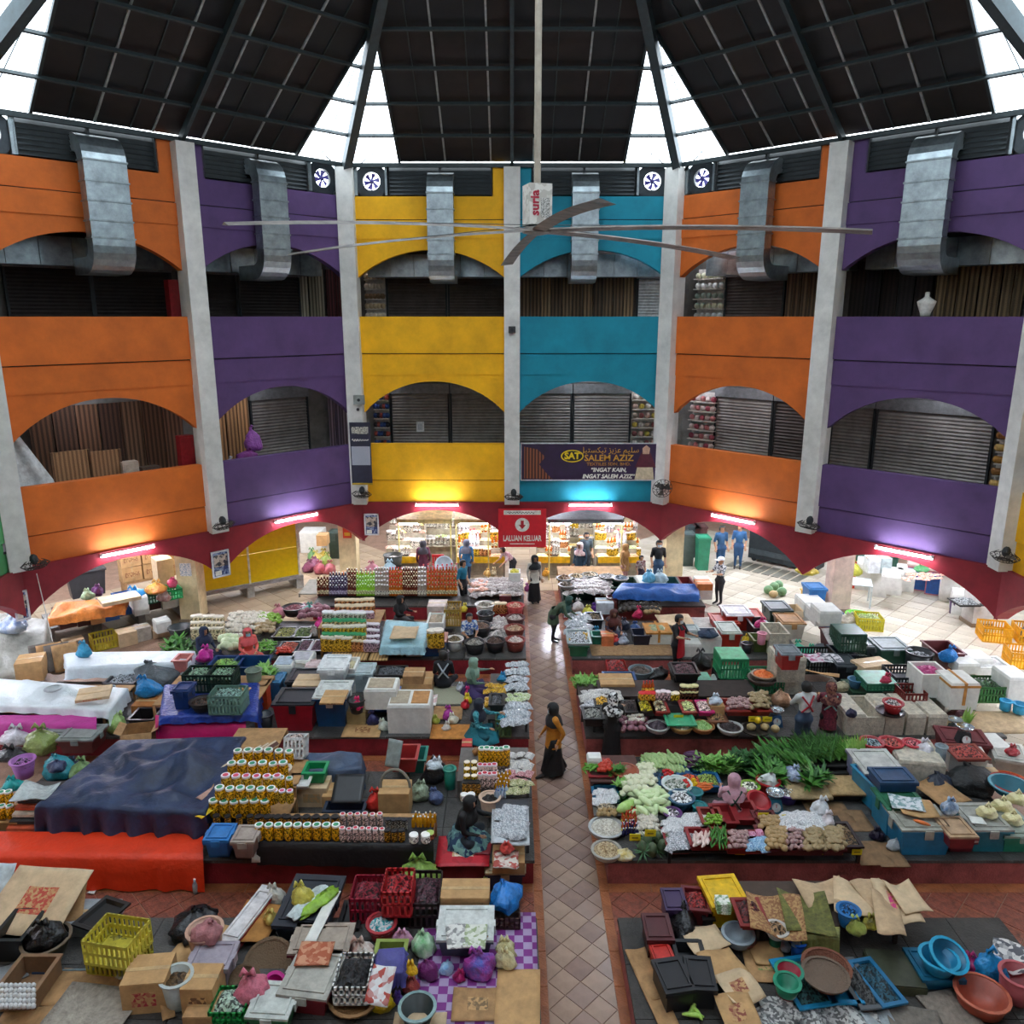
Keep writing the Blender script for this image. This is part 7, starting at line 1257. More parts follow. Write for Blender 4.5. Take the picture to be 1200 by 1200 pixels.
block('raised table under the dried goods trays',692,690,76,.48,.9,CARD2,name='display_table');bag('light blue bag on the blue tarpaulin, left',762,684,16,.4,'6AB8E0',z=GZ(.5));bag('clear bag on the blue tarpaulin, right',776,684,16,.4,'B8D4E4',z=GZ(.5));bag('pale green tied melon pile on the pale floor',0,0,1,.1) if False else None
lump('melon','8AB07A',.16,.16,.15,'5A8A6A',.06)
for k,(x,y,ky) in enumerate(((900,696,'melon'),(907,692,'melon'),(916,698,'melon'),(912,690,'melon'))):put(ky,'green_melon','green melon lying on the pale walkway','melon','melons on the walkway',at(x,y,0),k,1.0)
put('mango','orange_gourd','orange tan gourd beside the green melons on the walkway','gourd',None,at(906,700,0),0,1.5)
# ================================================================ stalls and stores under the arcade
def counter(lab,x0,x1,py,col,h=.8,d=.9):
    p0,p1 =at(x0,py,0),at(x1,py,0);w =p1.x - p0.x;r =thing('stall_counter',lab,'counter',((p0.x + p1.x) / 2,p0.y + d / 2,0))
    MB().box(-w / 2,w / 2,-d / 2,d / 2,h - .05,h).obj('counter_top',M(col,.5),r);MB().box(-w / 2 + .01,w / 2 - .01,-d / 2 - .015,-d / 2,h - .22,h + .01).obj('front_band',M('E8B41A',.5),r)
    for sx in (-1,1):
        for sy in (-1,1):MB().box(sx * (w / 2 - .04) - .03,sx * (w / 2 - .04) + .03,sy * (d / 2 - .05) - .03,sy * (d / 2 - .05) + .03,0,h - .05).obj('leg',M('8A8478',.6),r)
    return p0,p1,h
def tiers(lab,x0,x1,py,n,z0=.8,dz=.22,dy=.35,keys=('b3','pk2','redp','b6','pk1','snackw'),y_off=.1,s=1.1,cnt=12):
    p0,p1 =at(x0,py,0),at(x1,py,0);w =p1.x - p0.x
    r =thing('tiered_shelf','stepped shelf of goods, ' + lab,'shelf',(p0.x,p0.y + y_off,0))
    for k in range(n):
        MB().box(0,w,dy * k,dy * (k + 1),0 if k else z0 - .04,z0 + dz * k).obj('shelf_step',M('B8AE98',.6),r)
        for i in range(cnt):
            ky =keys[(k + (i // 3) * 2) % len(keys)]
            put(ky,'condiment_jar' if ky[0] in 'bp' else 'goods_packet','small packed good ' + lab,'goods','goods ' + lab,(p0.x + w * (i + .5) / cnt,p0.y + y_off + dy * (k + .4),z0 + dz * k + .004),R.uniform(-.3,.3),s * R.uniform(.85,1.15))
pouch('yellowp','E8C43A','F0E8C0',.2,.22);pouch('orangep','D87A3A','F0D8B0',.2,.22);pouch('greenp','8AB03A','E8F0C0',.2,.22)
ST =(('left end of the yellow bay stall',452,494,678),('right end of the yellow bay stall',536,592,678),('left of the teal bay stall',630,668,678),('right of the teal bay stall',700,750,678))
KS =(('yellowp','redp','pk2','snackw','b6'),('orangep','b3','pk1','b4','pk5','yellowp'),('yellowp','pk5','b3','orangep','b6','pk2'),('orangep','greenp','pk1','b3','yellowp','b4'))
for (lab,x0,x1,py),ks in zip(ST,KS):
    counter('yellow edged counter at the ' + lab,x0,x1,py,'D8C8A0');tiers('at the ' + lab,x0,x1,py,6,.8,.2,.32,ks,.05,1.15,13)
tiers('behind the red stools of the yellow bay',496,536,668,5,.8,.24,.32,('pk2','snackw','b6','greenp'),.4,1.1,9);tiers('between the teal bay counters',668,700,668,6,.8,.24,.32,('yellowp','b6','pk1','orangep','pk2'),.4,1.1,8)
for x0,x1,c,lab in ((466,530,'E8CE8A','cream awning over the left of the yellow bay stall'),(533,574,'E8CE8A','cream awning over the right of the yellow bay stall'),(642,730,'6A6E72','grey awning over the teal bay stall')):
    p0,p1 =at(x0,640,1.9),at(x1,640,1.9);Y =26.3;kx =Y / p0.y;r =thing('awning',lab,'awning',(p0.x * kx,Y,2.2));w =(p1.x - p0.x) * kx
    MB().hexa([(0,0),(w,0),(w,1.4),(0,1.4)],0,[(0,.02),(w,.02),(w,1.42),(0,1.42)],.02).obj('canopy',M(c,.6),r).rotation_euler =(.25,0,0);MB().box(0,w,-.02,0,-.12,.02).obj('valance',M(c,.6),r)
    for x in (.05,w - .05):MB().tube([(x,.03,-2.2),(x,.03,0)],.025,6).obj('post',M('D8C87A',.5),r)
def stool(px,py,c,lab):
    p =at(px,py,0);r =thing('plastic_stool',lab,'chair',p);m =M(c,.4)
    MB().box(-.2,.2,-.2,.2,.42,.46).obj('seat',m,r)
    for sx in (-1,1):
        for sy in (-1,1):MB().beam((sx * .2,sy * .2,0),(sx * .16,sy * .16,.43),.05,.05).obj('leg',m,r)
    mb =MB();
    for k in range(5):mb.box(-.18 + .085 * k,-.13 + .085 * k,.16,.19,.46,.9)
    mb.box(-.2,.22,.155,.195,.86,.95);mb.obj('backrest',m,r)
stool(513,682,'D8262A','red plastic chair between the two women at the yellow bay stall')
basin('white round fan like basket behind the red chair',520,664,20,.1,'D8E4EC',tilt=(1.2,0),z=.8,name='round_tray',cat='tray');
for x0,x1,lab in ((470,492,'left of the yellow bay stall'),(540,572,'right of the yellow bay stall'),(644,668,'left of the teal bay stall'),(702,728,'right of the teal bay stall')):  # added tubes and their wires, put in to brighten the back stall goods
    p0,p1 =at(x0,678,0),at(x1,678,0);lamp((p0.x,p0.y - .1,2.06),(p1.x,p1.y - .1,2.06),'added fluorescent tube hung over the counter to brighten the goods, ' + lab,240)
    for q in (p0,p1):MB().tube([(q.x,q.y - .1,2.12),(q.x,q.y - .1,2.26)],.008,4).obj('hanging_wire',DARK,bpy.data.objects[-1] if False else LAST[0]).matrix_parent_inverse =LAST[0].matrix_world.inverted()
bag('hanging orange bags in front of the yellow counter, left',571,676,9,.3,'E8B86A',z=.2);bag('hanging orange bags in front of the yellow counter, middle',578,676,9,.3,'D8C8A0',z=.2);bag('hanging yellow bag in front of the teal bay counter',639,676,9,.3,'E8A83A',z=.2);basin('speckled bowl stack at the left end of the yellow bay stall',460,672,22,.6,'3A3A34',fill='B8B0A0',tp=.8)
# sacks and boards under the purple bay
for i,(x,y,c) in enumerate(((360,662,'8A4A6A'),(368,658,'9A5A78'),(374,664,'B85A6A'),(385,664,'C06A74'),(372,652,'D8C86A'),(380,655,'8AA04A'),(366,650,'6A9A5A'),(378,650,'D0B84A'),(393,640,'8A3A5A'))):bag(['purple','dusty purple','rose','pink','yellow','olive','green','golden','dark purple hanging'][i] + ' net sack of produce beside the yellow hoarding',x,y + 10,15,.55,c,z=0)
foam('white boxes behind the sacks beside the hoarding',365,648,26,.8,.8,z=0);carton('small tan carton among sacks by the pillar',377,640,12,.4,.5,CARD,z=.8);tub('dark bin beside the sacks',392,655,12,1.0,.6,'3A4A44',lid='4A5A54',z=0)
p =at(409,678,0);o =thing('pillar_notice','red and orange notice stuck on the pillar behind the bottle stall','notice',(p.x + .02,p.y - .012,1.5));MB().box(-.15,.15,-.008,.005,0,.42).obj('sheet',M('D84A2A',.6),o);MB().box(-.1,.1,-.012,-.008,.08,.2).obj('print',M('F0C83A',.6),o)
# ledge of boxes under the left orange bay
a0,a1 =at(62,757,0),at(216,722,0);d =a1 - a0;L_ =d.length;ang =math.atan2(d.y,d.x)
r =thing('store_ledge','long concrete ledge stacked with boxes under the left orange bay','ledge',a0,ang);MB().box(0,L_,0,1.4,.42,.52).obj('slab',SLAB,r)
for k in range(4):MB().box(L_ * k / 3 - .1,L_ * k / 3 + .1,.05,1.3,0,.42).obj('support',SLAB,r)
AD =math.degrees(ang);ZL =.525
for x,y,w_,h,c,lab in ((70,738,20,.45,'5A2A2E','maroon box at the left end'),(91,735,20,.45,'4A2428','second maroon box'),(122,729,18,.5,'1F4F8A','blue box below the orange tarpaulin'),(140,722,18,.5,'1F4F8A','second blue box below the orange tarpaulin'),(172,716,17,.4,'4A1E24','dark maroon box')):tub(lab + ' on the concrete ledge',x,y,w_,h,.7,c,lid=c,z=ZL,rot=AD,latch=False)
carton('orange carton between maroon and blue boxes on the ledge',108,732,15,.35,.5,CARD,z=ZL,rot=AD)
for x,y,lab in ((157,722,'lower white box beside the blue boxes'),(190,714,'white box beside the pillar'),(199,711,'white box below the green crate')):foam(lab + ' on the ledge',x,y,17,.4,.7,z=ZL,rot=AD)
foam('upper white box beside the blue boxes on the ledge',157,716,16,.35,.6,z=ZL + .47,rot=AD);crate('green crate on the maroon box of the ledge',172,708,16,.3,.6,'2A5A44',z=ZL + .42,rot=AD);crate('bright green crate on the white box by the pillar',198,703,15,.3,.6,'2AA05A',z=ZL + .47,rot=AD);bag('white bag with red meat on the white box',190,706,20,.35,'D8D4D0',z=ZL + .46,c2='A8403A')
drape('orange tarpaulin over boxes on the concrete ledge',(56,724),(146,710),(150,700),(66,706),1.25,1.35,drop_f=.25,drop_s=.1,c='E88A3A',bump=.18,seed=12,nu=36,nv=16,kind='bag')
k0 =at(146,700,.5);dirv =d.normalized()
k =0
for j in range(3):
    for i in range(4 if j < 2 else 3):
        q =at(112,716,ZL) + dirv * (.62 * i + 1.0) + Vector((-dirv.y,dirv.x,0)) * .75;r =thing('carton','brown carton in the big stack behind the orange tarpaulin','carton',(q.x,q.y,ZL + .45 + .48 * j),ang,'cartons behind the orange tarpaulin')
        MB().box(0,.58,0,.5,0,.46).obj('body',CARD,r);MB().box(.26,.32,-.004,.504,.1,.463).obj('tape',M('C9A878',.4),r);MB().box(.08,.5,-.006,-.001,.15,.3).obj('print',M('8A5A3A',.7,'fleck',col2='C39A68',scale=20),r)
r =thing('carton_rack','low rack carrying the brown carton stack','rack',at(112,716,ZL) + dirv * 1.0 + Vector((-dirv.y,dirv.x,0)) * .75,ang);MB().box(0,2.5,0,.55,.38,.44).obj('shelf',CARD2,r)
for x in (0.02,2.4):MB().box(x,x + .08,.0,.5,0,.38).obj('leg',CARD2,r)
carton('flat open cardboard on the orange tarpaulin',134,708,42,.1,.6,CARDP,z=1.45,rot=AD);bag('bright blue bag on the boxes by the orange tarpaulin',154,704,26,.3,'2A8AC8',z=1.3);bag('yellow and red bags on top of the ledge boxes',178,698,24,.35,'D8B84A',z=1.3,c2='C84A3A');bag('violet net bag above the orange tarpaulin',112,700,14,.4,'6A2E6A',z=1.3);bag('pale green bag above the orange tarpaulin',100,704,14,.3,'A8C8A0',z=1.3);bag('hanging red net bag beside the pillar',200,690,12,.7,'B83A5A',z=1.4,d=.3);carton('tan upright box beside the carton stack',188,690,18,.9,.6,CARDP,z=1.0,rot=AD);tub('grey shelf unit behind the orange tarpaulin',98,700,40,.8,.5,'3A3A3C',z=.6,lid='4A4A4C',rot=AD,latch=False)
crate('yellow crate on the floor below the ledge',117,762,26,.4,.5,'C8B43A',z=0,rot=AD);carton('small brown carton on the floor below the ledge',144,758,20,.4,.5,CARDP,z=0,rot=AD);carton('pale carton under the ledge',163,752,18,.4,.4,M('B8B0A4',.7),z=0,rot=AD);carton('flat carton stack under the ledge',187,747,24,.25,.4,CARDP,z=0,rot=AD);foam('white carton on the flat stack under the ledge',187,742,17,.3,.4,z=.26,rot=AD);carton('tan carton under the left of the ledge',82,764,22,.3,.4,CARDP,z=0,rot=AD)
for k in range(4):basin('stacked black basin beside the cream pillar',208,746,26,.2,'2A2E30' if k != 1 else '5A2A24',z=.16 * k,tp=.88,group='black basins by the pillar')
drape('grey tarpaulin mound at the left edge under the arcade',(-40,800),(46,786),(56,726),(-30,716),.5,1.2,drop_f=.45,drop_s=.45,c='9A9A92',bump=.2,seed=21,nu=36,nv=30,bumps=((.4,.5,.3,.5),));bag('blue and white bundle on the grey mound',8,745,34,.5,'3A6AA8',z=1.2,c2='C8D0D4');tub('dark lidded bin at the left edge',14,806,36,.55,.7,'3A464C',lid='44525A',z=0,rot=AD)
o =thing('rope','thin white rope hanging from the left fascia to the floor','rope',at(66,770,.5));q0 =fpt('left',*[fat('left',43,672,-.2)[0],-.2,fat('left',43,672,-.2)[1]]);MB().tube([(0,0,0),q0 - o.location],.012,5).obj('strand',M('E8E8E4',.6),o)
# right-hand corner: pale tables, foam boxes, blue cabinets
def cab(lab,px,py,wpx,h,d,c,rot,z=0):
    p,w =base(px,py,z,wpx);r =thing('counter_cabinet',lab,'cabinet',(p.x,p.y,z),math.radians(rot))
    MB().box(-w / 2,w / 2,0,d,0,h).obj('body',M('C87A80',.6),r);MB().box(-w / 2 + .03,w / 2 - .03,-.03,0,.05,h - .08).obj('door',M(c,.45),r);MB().box(-w / 2 - .02,w / 2 + .02,-.05,d,h,h + .05).obj('worktop',M('D8C0B8',.4),r)
cab('blue door counter cabinet, left of the pair in the right corner',1074,692,25,.85,.8,'1E5AA0',-28);cab('blue door counter cabinet, right of the pair in the right corner',1097,698,25,.85,.8,'1E4E92',-28)
pile('redp','meat_tray','pink tray of meat on the blue door counter','meat','meat on the counter',1060,1106,672,682,6,2,.91,.02,1.2,rr=.3);bag('green bag on the blue door counter',1084,672,18,.25,'5AA86A',z=.91)
block('white folding table in the right corner',1008,712,32,.75,.8,M('D8E4E4',.4),z=0,rot=-20);tub('red bin beside the pinkish pillar',1003,690,18,.8,.6,'E0482A',z=0,latch=False);bag('yellow green sack in the red bin',1004,676,18,.5,'C8C84A',z=.7)
for k,(x,y,h,zz) in enumerate(((1018,692,.9,0),(1034,700,.8,0),(1052,698,.7,0),(1050,690,.35,.8),(1066,694,.7,0),(1118,706,1.0,0),(1132,722,.6,0),(1154,726,.5,0))):foam(['white foam box by the red bin','white foam box right of the folding table','white foam box in the middle of the corner stack','upper white foam box of the corner stack','white foam box next to the blue doors','tall white box right of the blue doors','white box carrying a black tray','white box at the foot of the corner pillar'][k],x,y,20,h,.8,z=zz,rot=-25)
tub('black tray on the white box in the right corner',1138,712,28,.08,.6,'16181A',z=.68,latch=False,fill='8A9090');basin('purple pot on the floor of the right corner',1118,720,9,.4,'4A2A5A',z=0,tp=.8);crate('dark green shelf frame behind the foam boxes',1030,676,40,1.4,.6,'3A6A5A',z=0);carton('goods carton in the green shelf frame',1024,672,14,.5,.4,M('D8DCDC',.6),z=.9);carton('second goods carton in the green shelf frame',1038,672,12,.5,.4,M('B8C8C8',.6),z=.9)
for x,y,w_,lab in ((1172,754,30,'yellow crate at the foot of the corner pillar'),(1214,756,30,'yellow crate at the right edge by the walking person'),(1205,785,30,'yellow crate at the right edge, lower')):crate(lab,x,y,w_,.45,.7,'F0AE1A',z=0,rot=-15)
crate('yellow basket of greens on the pale walkway',1022,740,28,.4,.6,'D8C82A',z=0,fill='8A9A5A',rot=-10);basin('bright green basin behind the yellow basket',1008,730,26,.2,'6AD03A',z=0);bag('tan bag beside the green basin',998,735,22,.4,'B8AE9A',z=0)
for k in range(2):tub(['lower','upper'][k] + ' blue bin stacked at the pinkish pillar',957,712,20,.55,.6,'1E68A8',lid='2A78B8',z=.62 * k,latch=False)
tub('yellow stand left of the blue bins',945,712,5,.5,.4,'E8B83A',z=0,latch=False);bag('yellow bag on the pillar ledge',950,676,26,.3,'D8C84A',z=1.28,ears=0)
p =at(895,668,0);r =thing('drain_grate','dark floor drain grate in the pale walkway','grate',(p.x,p.y,.002),-.75)
for k in range(8):MB().box(-1.3 + k * .36,-1.02 + k * .36,-.5,.5,0,.012).obj('grate_bar',M('6A6A5E',.4),r)
r =thing('covered_trolley','dark tarpaulin covered trolley on the pale walkway','trolley',at(920,662,0),-.75);MB().box(-1.3,1.3,-.4,.4,.12,1.2).obj('cover',M('20282C',.5,'cloth'),r);MB().box(-1.25,1.25,-.41,-.4,.3,.5).obj('strap',M('3A4448',.5),r)
for x in (-1.1,1.0):MB().lathe([(.1,-.03),(.1,.03)],12).obj('wheel',DARK,r,loc=(x,-.3,.1)).rotation_euler =(PI / 2,0,0)
r =shutter('right',828,905,2,M('8A929A',.5,metal=.3),'tall pale roller shutter at the end of the walkway',640);r.location.z =.3
a_,t_,n_,l_ =facet_frame('right');r.location += n_ * 6.4
for k,(x,y,c) in enumerate(((812,640,'3A4448'),(820,640,'5A3A3A'),(806,650,'4A5A5A'),(824,655,'2E8A6A'))):tub(['dark cabinet','brown cabinet','grey drum','green display stand'][k] + ' far under the right orange bay',x,y + 14,14,1.2,.6,c,z=0,lid=c,latch=False)
# ---------------------------------------------------------------- things in the galleries
def gbag(key,x,y,wp,h,c,lab,w=.5):
    u,z =fat(key,x,y,w);p =fpt(key,u,w,z);s =wp * mpp(p);r =thing('plastic_bag',lab,'bag',p);bm =bagmesh(s,s * .7,h,x);bm.obj('bag_body',M(c,.3,'bag'),r,True);tx,ty,tz =bm.top
    MB().tube([(tx,ty,tz - .03),(tx + .05,ty,tz + .08)],[.02,.05],6).obj('tied_end',M(c,.3,'bag'),r)
gbag('left',289,541,28,.4,'7A2A7A','dark purple bag on the lower purple parapet');gbag('left',298,528,20,.75,'A05AB0','lilac bag above the dark purple bag',.8);gbag('left',268,545,14,.2,'D8D8DC','white bag beside the purple bags');gbag('back',536,322,12,.5,'8A1A3A','dark red bag on the duct in the yellow upper arch',1.6)
u,z =fat('left',40,578,.7);r =fthing('left','hanging_sheet','white plastic sheet hanging in the lower left orange arch','sheet',u,.7,z);MB().grid(lambda a,b:(-.75 + a * (.5 + .9 * (1 - b)),.08 * math.sin(a * 14),1.75 * b),14,6).obj('sheet',M('DDE4E4',.4,'cloth'),r,True);MB().box(-.8,-.55,-.05,-.03,.3,1.7).obj('vertical_banner',M('E8E0D0',.6,'fleck',col2='A84A3A',scale=5),r)
u,z =fat('right',1084,370,.4);r =fthing('right','mannequin_bust','white mannequin bust on the right purple upper parapet','mannequin',u,.4,9.03);MB().lathe([(.12,0),(.14,.1),(.22,.3),(.24,.38),(.1,.46),(.06,.5),(.06,.6),(.04,.62)],14,sy=.6).obj('torso',M('D8D4CC',.5),r,True);MB().lathe([(.09,-.03),(.09,0)],12).obj('stand',DARK,r)
def shop(key,x0,x1,lvl,lab,cols,w=2.2):
    py =345 if lvl == 3 else 490;u0,_ =fat(key,x0,py,w);u1,_ =fat(key,x1,py,w);z0 =8.0 if lvl == 3 else 3.85;W =u1 - u0
    r =fthing(key,'shop_shelf',lab,'shelf',u0,w,z0);MB().box(0,W,.3,.34,0,2.6).obj('back_panel',M('E8E0D8',.6),r)
    for k in range(7):
        MB().box(0,W,0,.3,.3 + .33 * k - .03,.3 + .33 * k).obj('shelf_board',M('E0D8CC',.6),r)
        for i in range(5):
            o =fmesh(tag(new('cloth_bundle',cached(('bund',cols[(i * 3 + k) % len(cols)]),lambda:MB().ball((0,0,.1),.1,.1,.1,8,5,.2).mesh('cloth_bundle',M(cols[(i * 3 + k) % len(cols)],.6),True))),'goods bundle on ' + lab,'bundle','bundles ' + lab),key,u0 + W * (i + .5) / 5,w + .13,z0 + .3 + .33 * k)
    lamp(fpt(key,u0 + .1,w - .4,z0 + 2.9),fpt(key,u1 - .1,w - .4,z0 + 2.9),'shop tube above the ' + lab,40)
shop('back',741,778,2,'lit shop shelf in the lower teal arch',['C8A89A','D8D0C8','8A4A4A','C8B04A','9A8A7A']);shop('right',806,836,2,'lit shop shelf in the lower right orange arch',['C87A7A','D8C0B8','A84A5A','E0D0C8']);shop('right',812,846,3,'lit shop shelf in the right orange upper arch',['D8D8B8','8A9A8A','E0E0DC']);shop('back',427,450,3,'lit shop shelf in the yellow upper arch',['C8B08A','8A6A4A','D8C8B0']);shop('back',438,455,2,'blue goods shelf in the lower yellow arch',['2A4A8A','3A5AA0','A84A3A','2A2A34']);shop('right',1172,1186,2,'warm lit shelf at the end of the lower right purple arch',['D8A04A','E0B86A','A8743A'])
# ================================================================ people
import numpy as np
TMP =bpy.data.scenes.new('figure_bench')
def person(label,px,py,z=0.0,face=0,pose='stand',h=1.58,skin='B98A6A',top='2A2A2E',bottom='22222A',shoe='1E1A1A',hijab=None,hair=None,cap=None,skirt=None,mask=None,straps=None,apron=None,longtop=0.0,hold=None,sc2=None,tc2=None,dy=0.0,arms=None,lean=0.0,skc2=None):
    p =at(px,py,z);H =h
    J ={}
    def L(n,x,y,zz):J[n] =Vector((x * H,y * H,zz * H))
    if pose in ('stand','walk','bend'):
        L('pel',0,0,.52);L('wst',0,0,.62);L('chs',0,-.0,.74);L('nck',0,0,.845);L('hd',0,-.012,.92)
        for s,q in ((-1,'l'),(1,'r')):
            st =(.13 * s if pose == 'walk' else 0)
            L('hip' + q,.05 * s,0,.5);L('kne' + q,.055 * s,-.02 - st * .6,.28);L('ank' + q,.055 * s,.01 - st + (.04 if pose == 'walk' and s < 0 else 0),.045 + (.03 if pose == 'walk' and s < 0 else 0));L('toe' + q,.06 * s,-.1 - st,.02)
            L('sho' + q,.105 * s,0,.81);L('elb' + q,.14 * s,.03 + st * .5,.64);L('wri' + q,.14 * s,-.05 + st * .6,.505)
        if pose == 'bend':
            for n in ('wst','chs','nck','hd','shol','shor'):
                v =J[n];dz =v.z - .52 * H;a =.75;J[n] =Vector((v.x,v.y * math.cos(a) - dz * math.sin(a),.52 * H + dz * math.cos(a)))
            for q,s in (('l',-1),('r',1)):J['elb' + q] =J['sho' + q] + Vector((.03 * s * H,-.06 * H,-.15 * H));J['wri' + q] =J['elb' + q] + Vector((0,-.12 * H,-.07 * H))
    else:
        L('pel',0,0,.09);L('wst',0,-.01,.18);L('chs',0,-.02,.31);L('nck',0,-.03,.41);L('hd',0,-.045,.485)
        for s,q in ((-1,'l'),(1,'r')):
            L('hip' + q,.055 * s,0,.08);L('kne' + q,.17 * s,-.17,.1);L('ank' + q,-.01 * s,-.2,.045);L('toe' + q,-.07 * s,-.23,.03)
            L('sho' + q,.105 * s,-.02,.38);L('elb' + q,.14 * s,-.05,.22);L('wri' + q,.08 * s,-.19,.19)
    if arms == 'fwd':
        for q,s in (('l',-1),('r',1)):J['elb' + q] =J['sho' + q] + Vector((.03 * s * H,-.08 * H,-.13 * H));J['wri' + q] =J['elb' + q] + Vector((-.03 * s * H,-.14 * H,.02 * H))
    if arms == 'reach':J['elbr'] =J['shor'] + Vector((.03 * H,-.12 * H,-.08 * H));J['wrir'] =J['elbr'] + Vector((.02 * H,-.14 * H,.0))
    if lean:
        for n in ('chs','nck','hd','shol','shor','elbl','elbr','wril','wrir'):J[n] =J[n] + Vector((0,-lean * H * (1.3 if n == 'hd' else 1),-lean * .25 * H))
    prims =[]                                # (a, b, ra, rb, slot)
    def T(a,b,ra,rb,sl):prims.append((J[a] if isinstance(a,str) else a,J[b] if isinstance(b,str) else b,ra * H,rb * H,sl))
    T('pel','wst',.082,.072,2);T('wst','chs',.074,.088,1);T('chs','nck',.085,.042,1);T('shol','shor',.045,.045,1);T('hipl','hipr',.075,.075,2);T('nck','hd',.034,.036,0)
    hd =J['hd'];T(hd + Vector((0,.006 * H,.015 * H)),hd + Vector((0,-.008 * H,-.03 * H)),.06,.045,0);T(hd + Vector((0,-.055 * H,.0)),hd + Vector((0,-.066 * H,-.014 * H)),.008,.012,0)
    for s in (-1,1):T(hd + Vector((s * .058 * H,.01 * H,0)),hd + Vector((s * .06 * H,.012 * H,-.02 * H)),.012,.01,0)
    for q in 'lr':
        T('hip' + q,'kne' + q,.062,.042,2);T('kne' + q,'ank' + q,.04,.026,2);T('ank' + q,'toe' + q,.027,.022,3);T('sho' + q,'elb' + q,.04,.031,1);T('elb' + q,'wri' + q,.03,.019,1 if not cap and not hair else 0)
        hv =(J['wri' + q] - J['elb' + q]).normalized();T('wri' + q,J['wri' + q] + hv * .045 * H,.017,.02,0)
    mb =MB()
    for a,b,ra,rb,sl in prims:
        d =(b - a);ln =max(d.length,1e-4);d =d / ln;pts =[a - d * ra * .95,a - d * ra * .6,a,b,b + d * rb * .6,b + d * rb * .95];mb.tube(pts,[ra * .2,ra * .8,ra,rb,rb * .8,rb * .2],10)
    me =mb.mesh('body',[DARK]);to =bpy.data.objects.new('body',me);TMP.collection.objects.link(to);md =to.modifiers.new('r','REMESH');md.mode ='VOXEL';md.voxel_size =.019 * H
    sm =to.modifiers.new('s','SMOOTH');sm.iterations =3
    
    with bpy.context.temp_override(scene=TMP,view_layer=TMP.view_layers[0]):m2 =bpy.data.meshes.new_from_object(to.evaluated_get(bpy.context.evaluated_depsgraph_get()))
    bpy.data.objects.remove(to)
    V =[tuple(v.co) for v in m2.vertices];F =[tuple(f.vertices) for f in m2.polygons]
    C =np.array([tuple(f.center) for f in m2.polygons]);best =np.full(len(C),1e9);slot =np.zeros(len(C),int)
    for a,b,ra,rb,sl in prims:
        A_,B_ =np.array(a),np.array(b);ab =B_ - A_;t =np.clip(((C - A_) @ ab) / max(ab @ ab,1e-8),0,1);dd =np.linalg.norm(C - (A_ + t[:,None] * ab),axis=1) - (ra + (rb - ra) * t)
        k =dd < best;best[k] =dd[k];slot[k] =sl
    bpy.data.meshes.remove(m2)
    hm =MB()                                  # fingers
    for q,s in (('l',-1),('r',1)):
        hv =(J['wri' + q] - J['elb' + q]).normalized();c =J['wri' + q] + hv * .05 * H;sd =hv.cross(Vector((0,0,1)));
        if sd.length < .1:sd =Vector((1,0,0))
        sd.normalize();dn =sd.cross(hv) * -1
        for k in range(4):o_ =sd * (-.015 + .01 * k) * H;l_ =(.03,.036,.034,.026)[k] * H;hm.tube([c + o_,c + o_ + hv * l_ * .6 + dn * .004 * H,c + o_ + hv * l_ + dn * .014 * H],[.0065 * H,.006 * H,.004 * H],5)
        hm.tube([c - hv * .03 * H - sd * s * .018 * H,c - sd * s * .032 * H - hv * .01 * H,c - sd * s * .034 * H + hv * .012 * H],[.007 * H,.0065 * H,.004 * H],5)
    n0 =len(V);V += hm.v;F += [tuple(i + n0 for i in f) for f in hm.f];slots =list(slot) + [0] * len(hm.f)
    me =bpy.data.meshes.new('body');me.from_pydata(V,[],F)
    for m in (M(skin,.5,'plain',scale=6,amt=.06),M(top,.7,'fleck' if tc2 else 'plain',col2=tc2,scale=16 if tc2 else 5),M(bottom,.75,'plain',scale=5),M(shoe,.5)):me.materials.append(m)
    me.polygons.foreach_set('material_index',[int(x) for x in slots]);me.polygons.foreach_set('use_smooth',[True] * len(F));me.update()
    r =thing('person',label,'person',(p.x,p.y + dy,z),math.radians(face));new('body',me,r)
    for s in (-1,1):MB().ball(hd + Vector((s * .022 * H,-.05 * H,.008 * H)),.007 * H,.004 * H,.006 * H,6,4).obj('eye',M('1A1210',.3),r)
    MB().ball(hd + Vector((0,-.052 * H,-.032 * H)),.016 * H,.004 * H,.005 * H,6,4).obj('mouth',M('8A4A44',.5),r)
    def wrap(prof,c,nm,mat,open_=None,n=20,fold=.0,top_=True):
        b =MB();vs =[];fs =[]
        for k,(rx,ry,zz,oy) in enumerate(prof):
            for i in range(n):
                an =2 * PI * i / n;fo =1 + fold * (k / len(prof)) * math.sin(an * 7 + k * .3 + H * 9);vs.append((c.x + rx * H * fo * math.cos(an),c.y + oy * H + ry * H * fo * math.sin(an),c.z + zz * H))
        for k in range(len(prof) - 1):
            for i in range(n):
                j =(i + 1) % n;am =2 * PI * (i + .5) / n;zm =(prof[k][2] + prof[k + 1][2]) / 2
                if open_ and abs(((am - 1.5 * PI + PI) % (2 * PI)) - PI) < open_[0] and open_[1] < zm < open_[2]:continue
                fs.append((k * n + j,k * n + i,k * n + n + i,k * n + n + j))
        if top_:fs.append(tuple(range(n)))
        return b.add(vs,fs).obj(nm,mat,r,True)
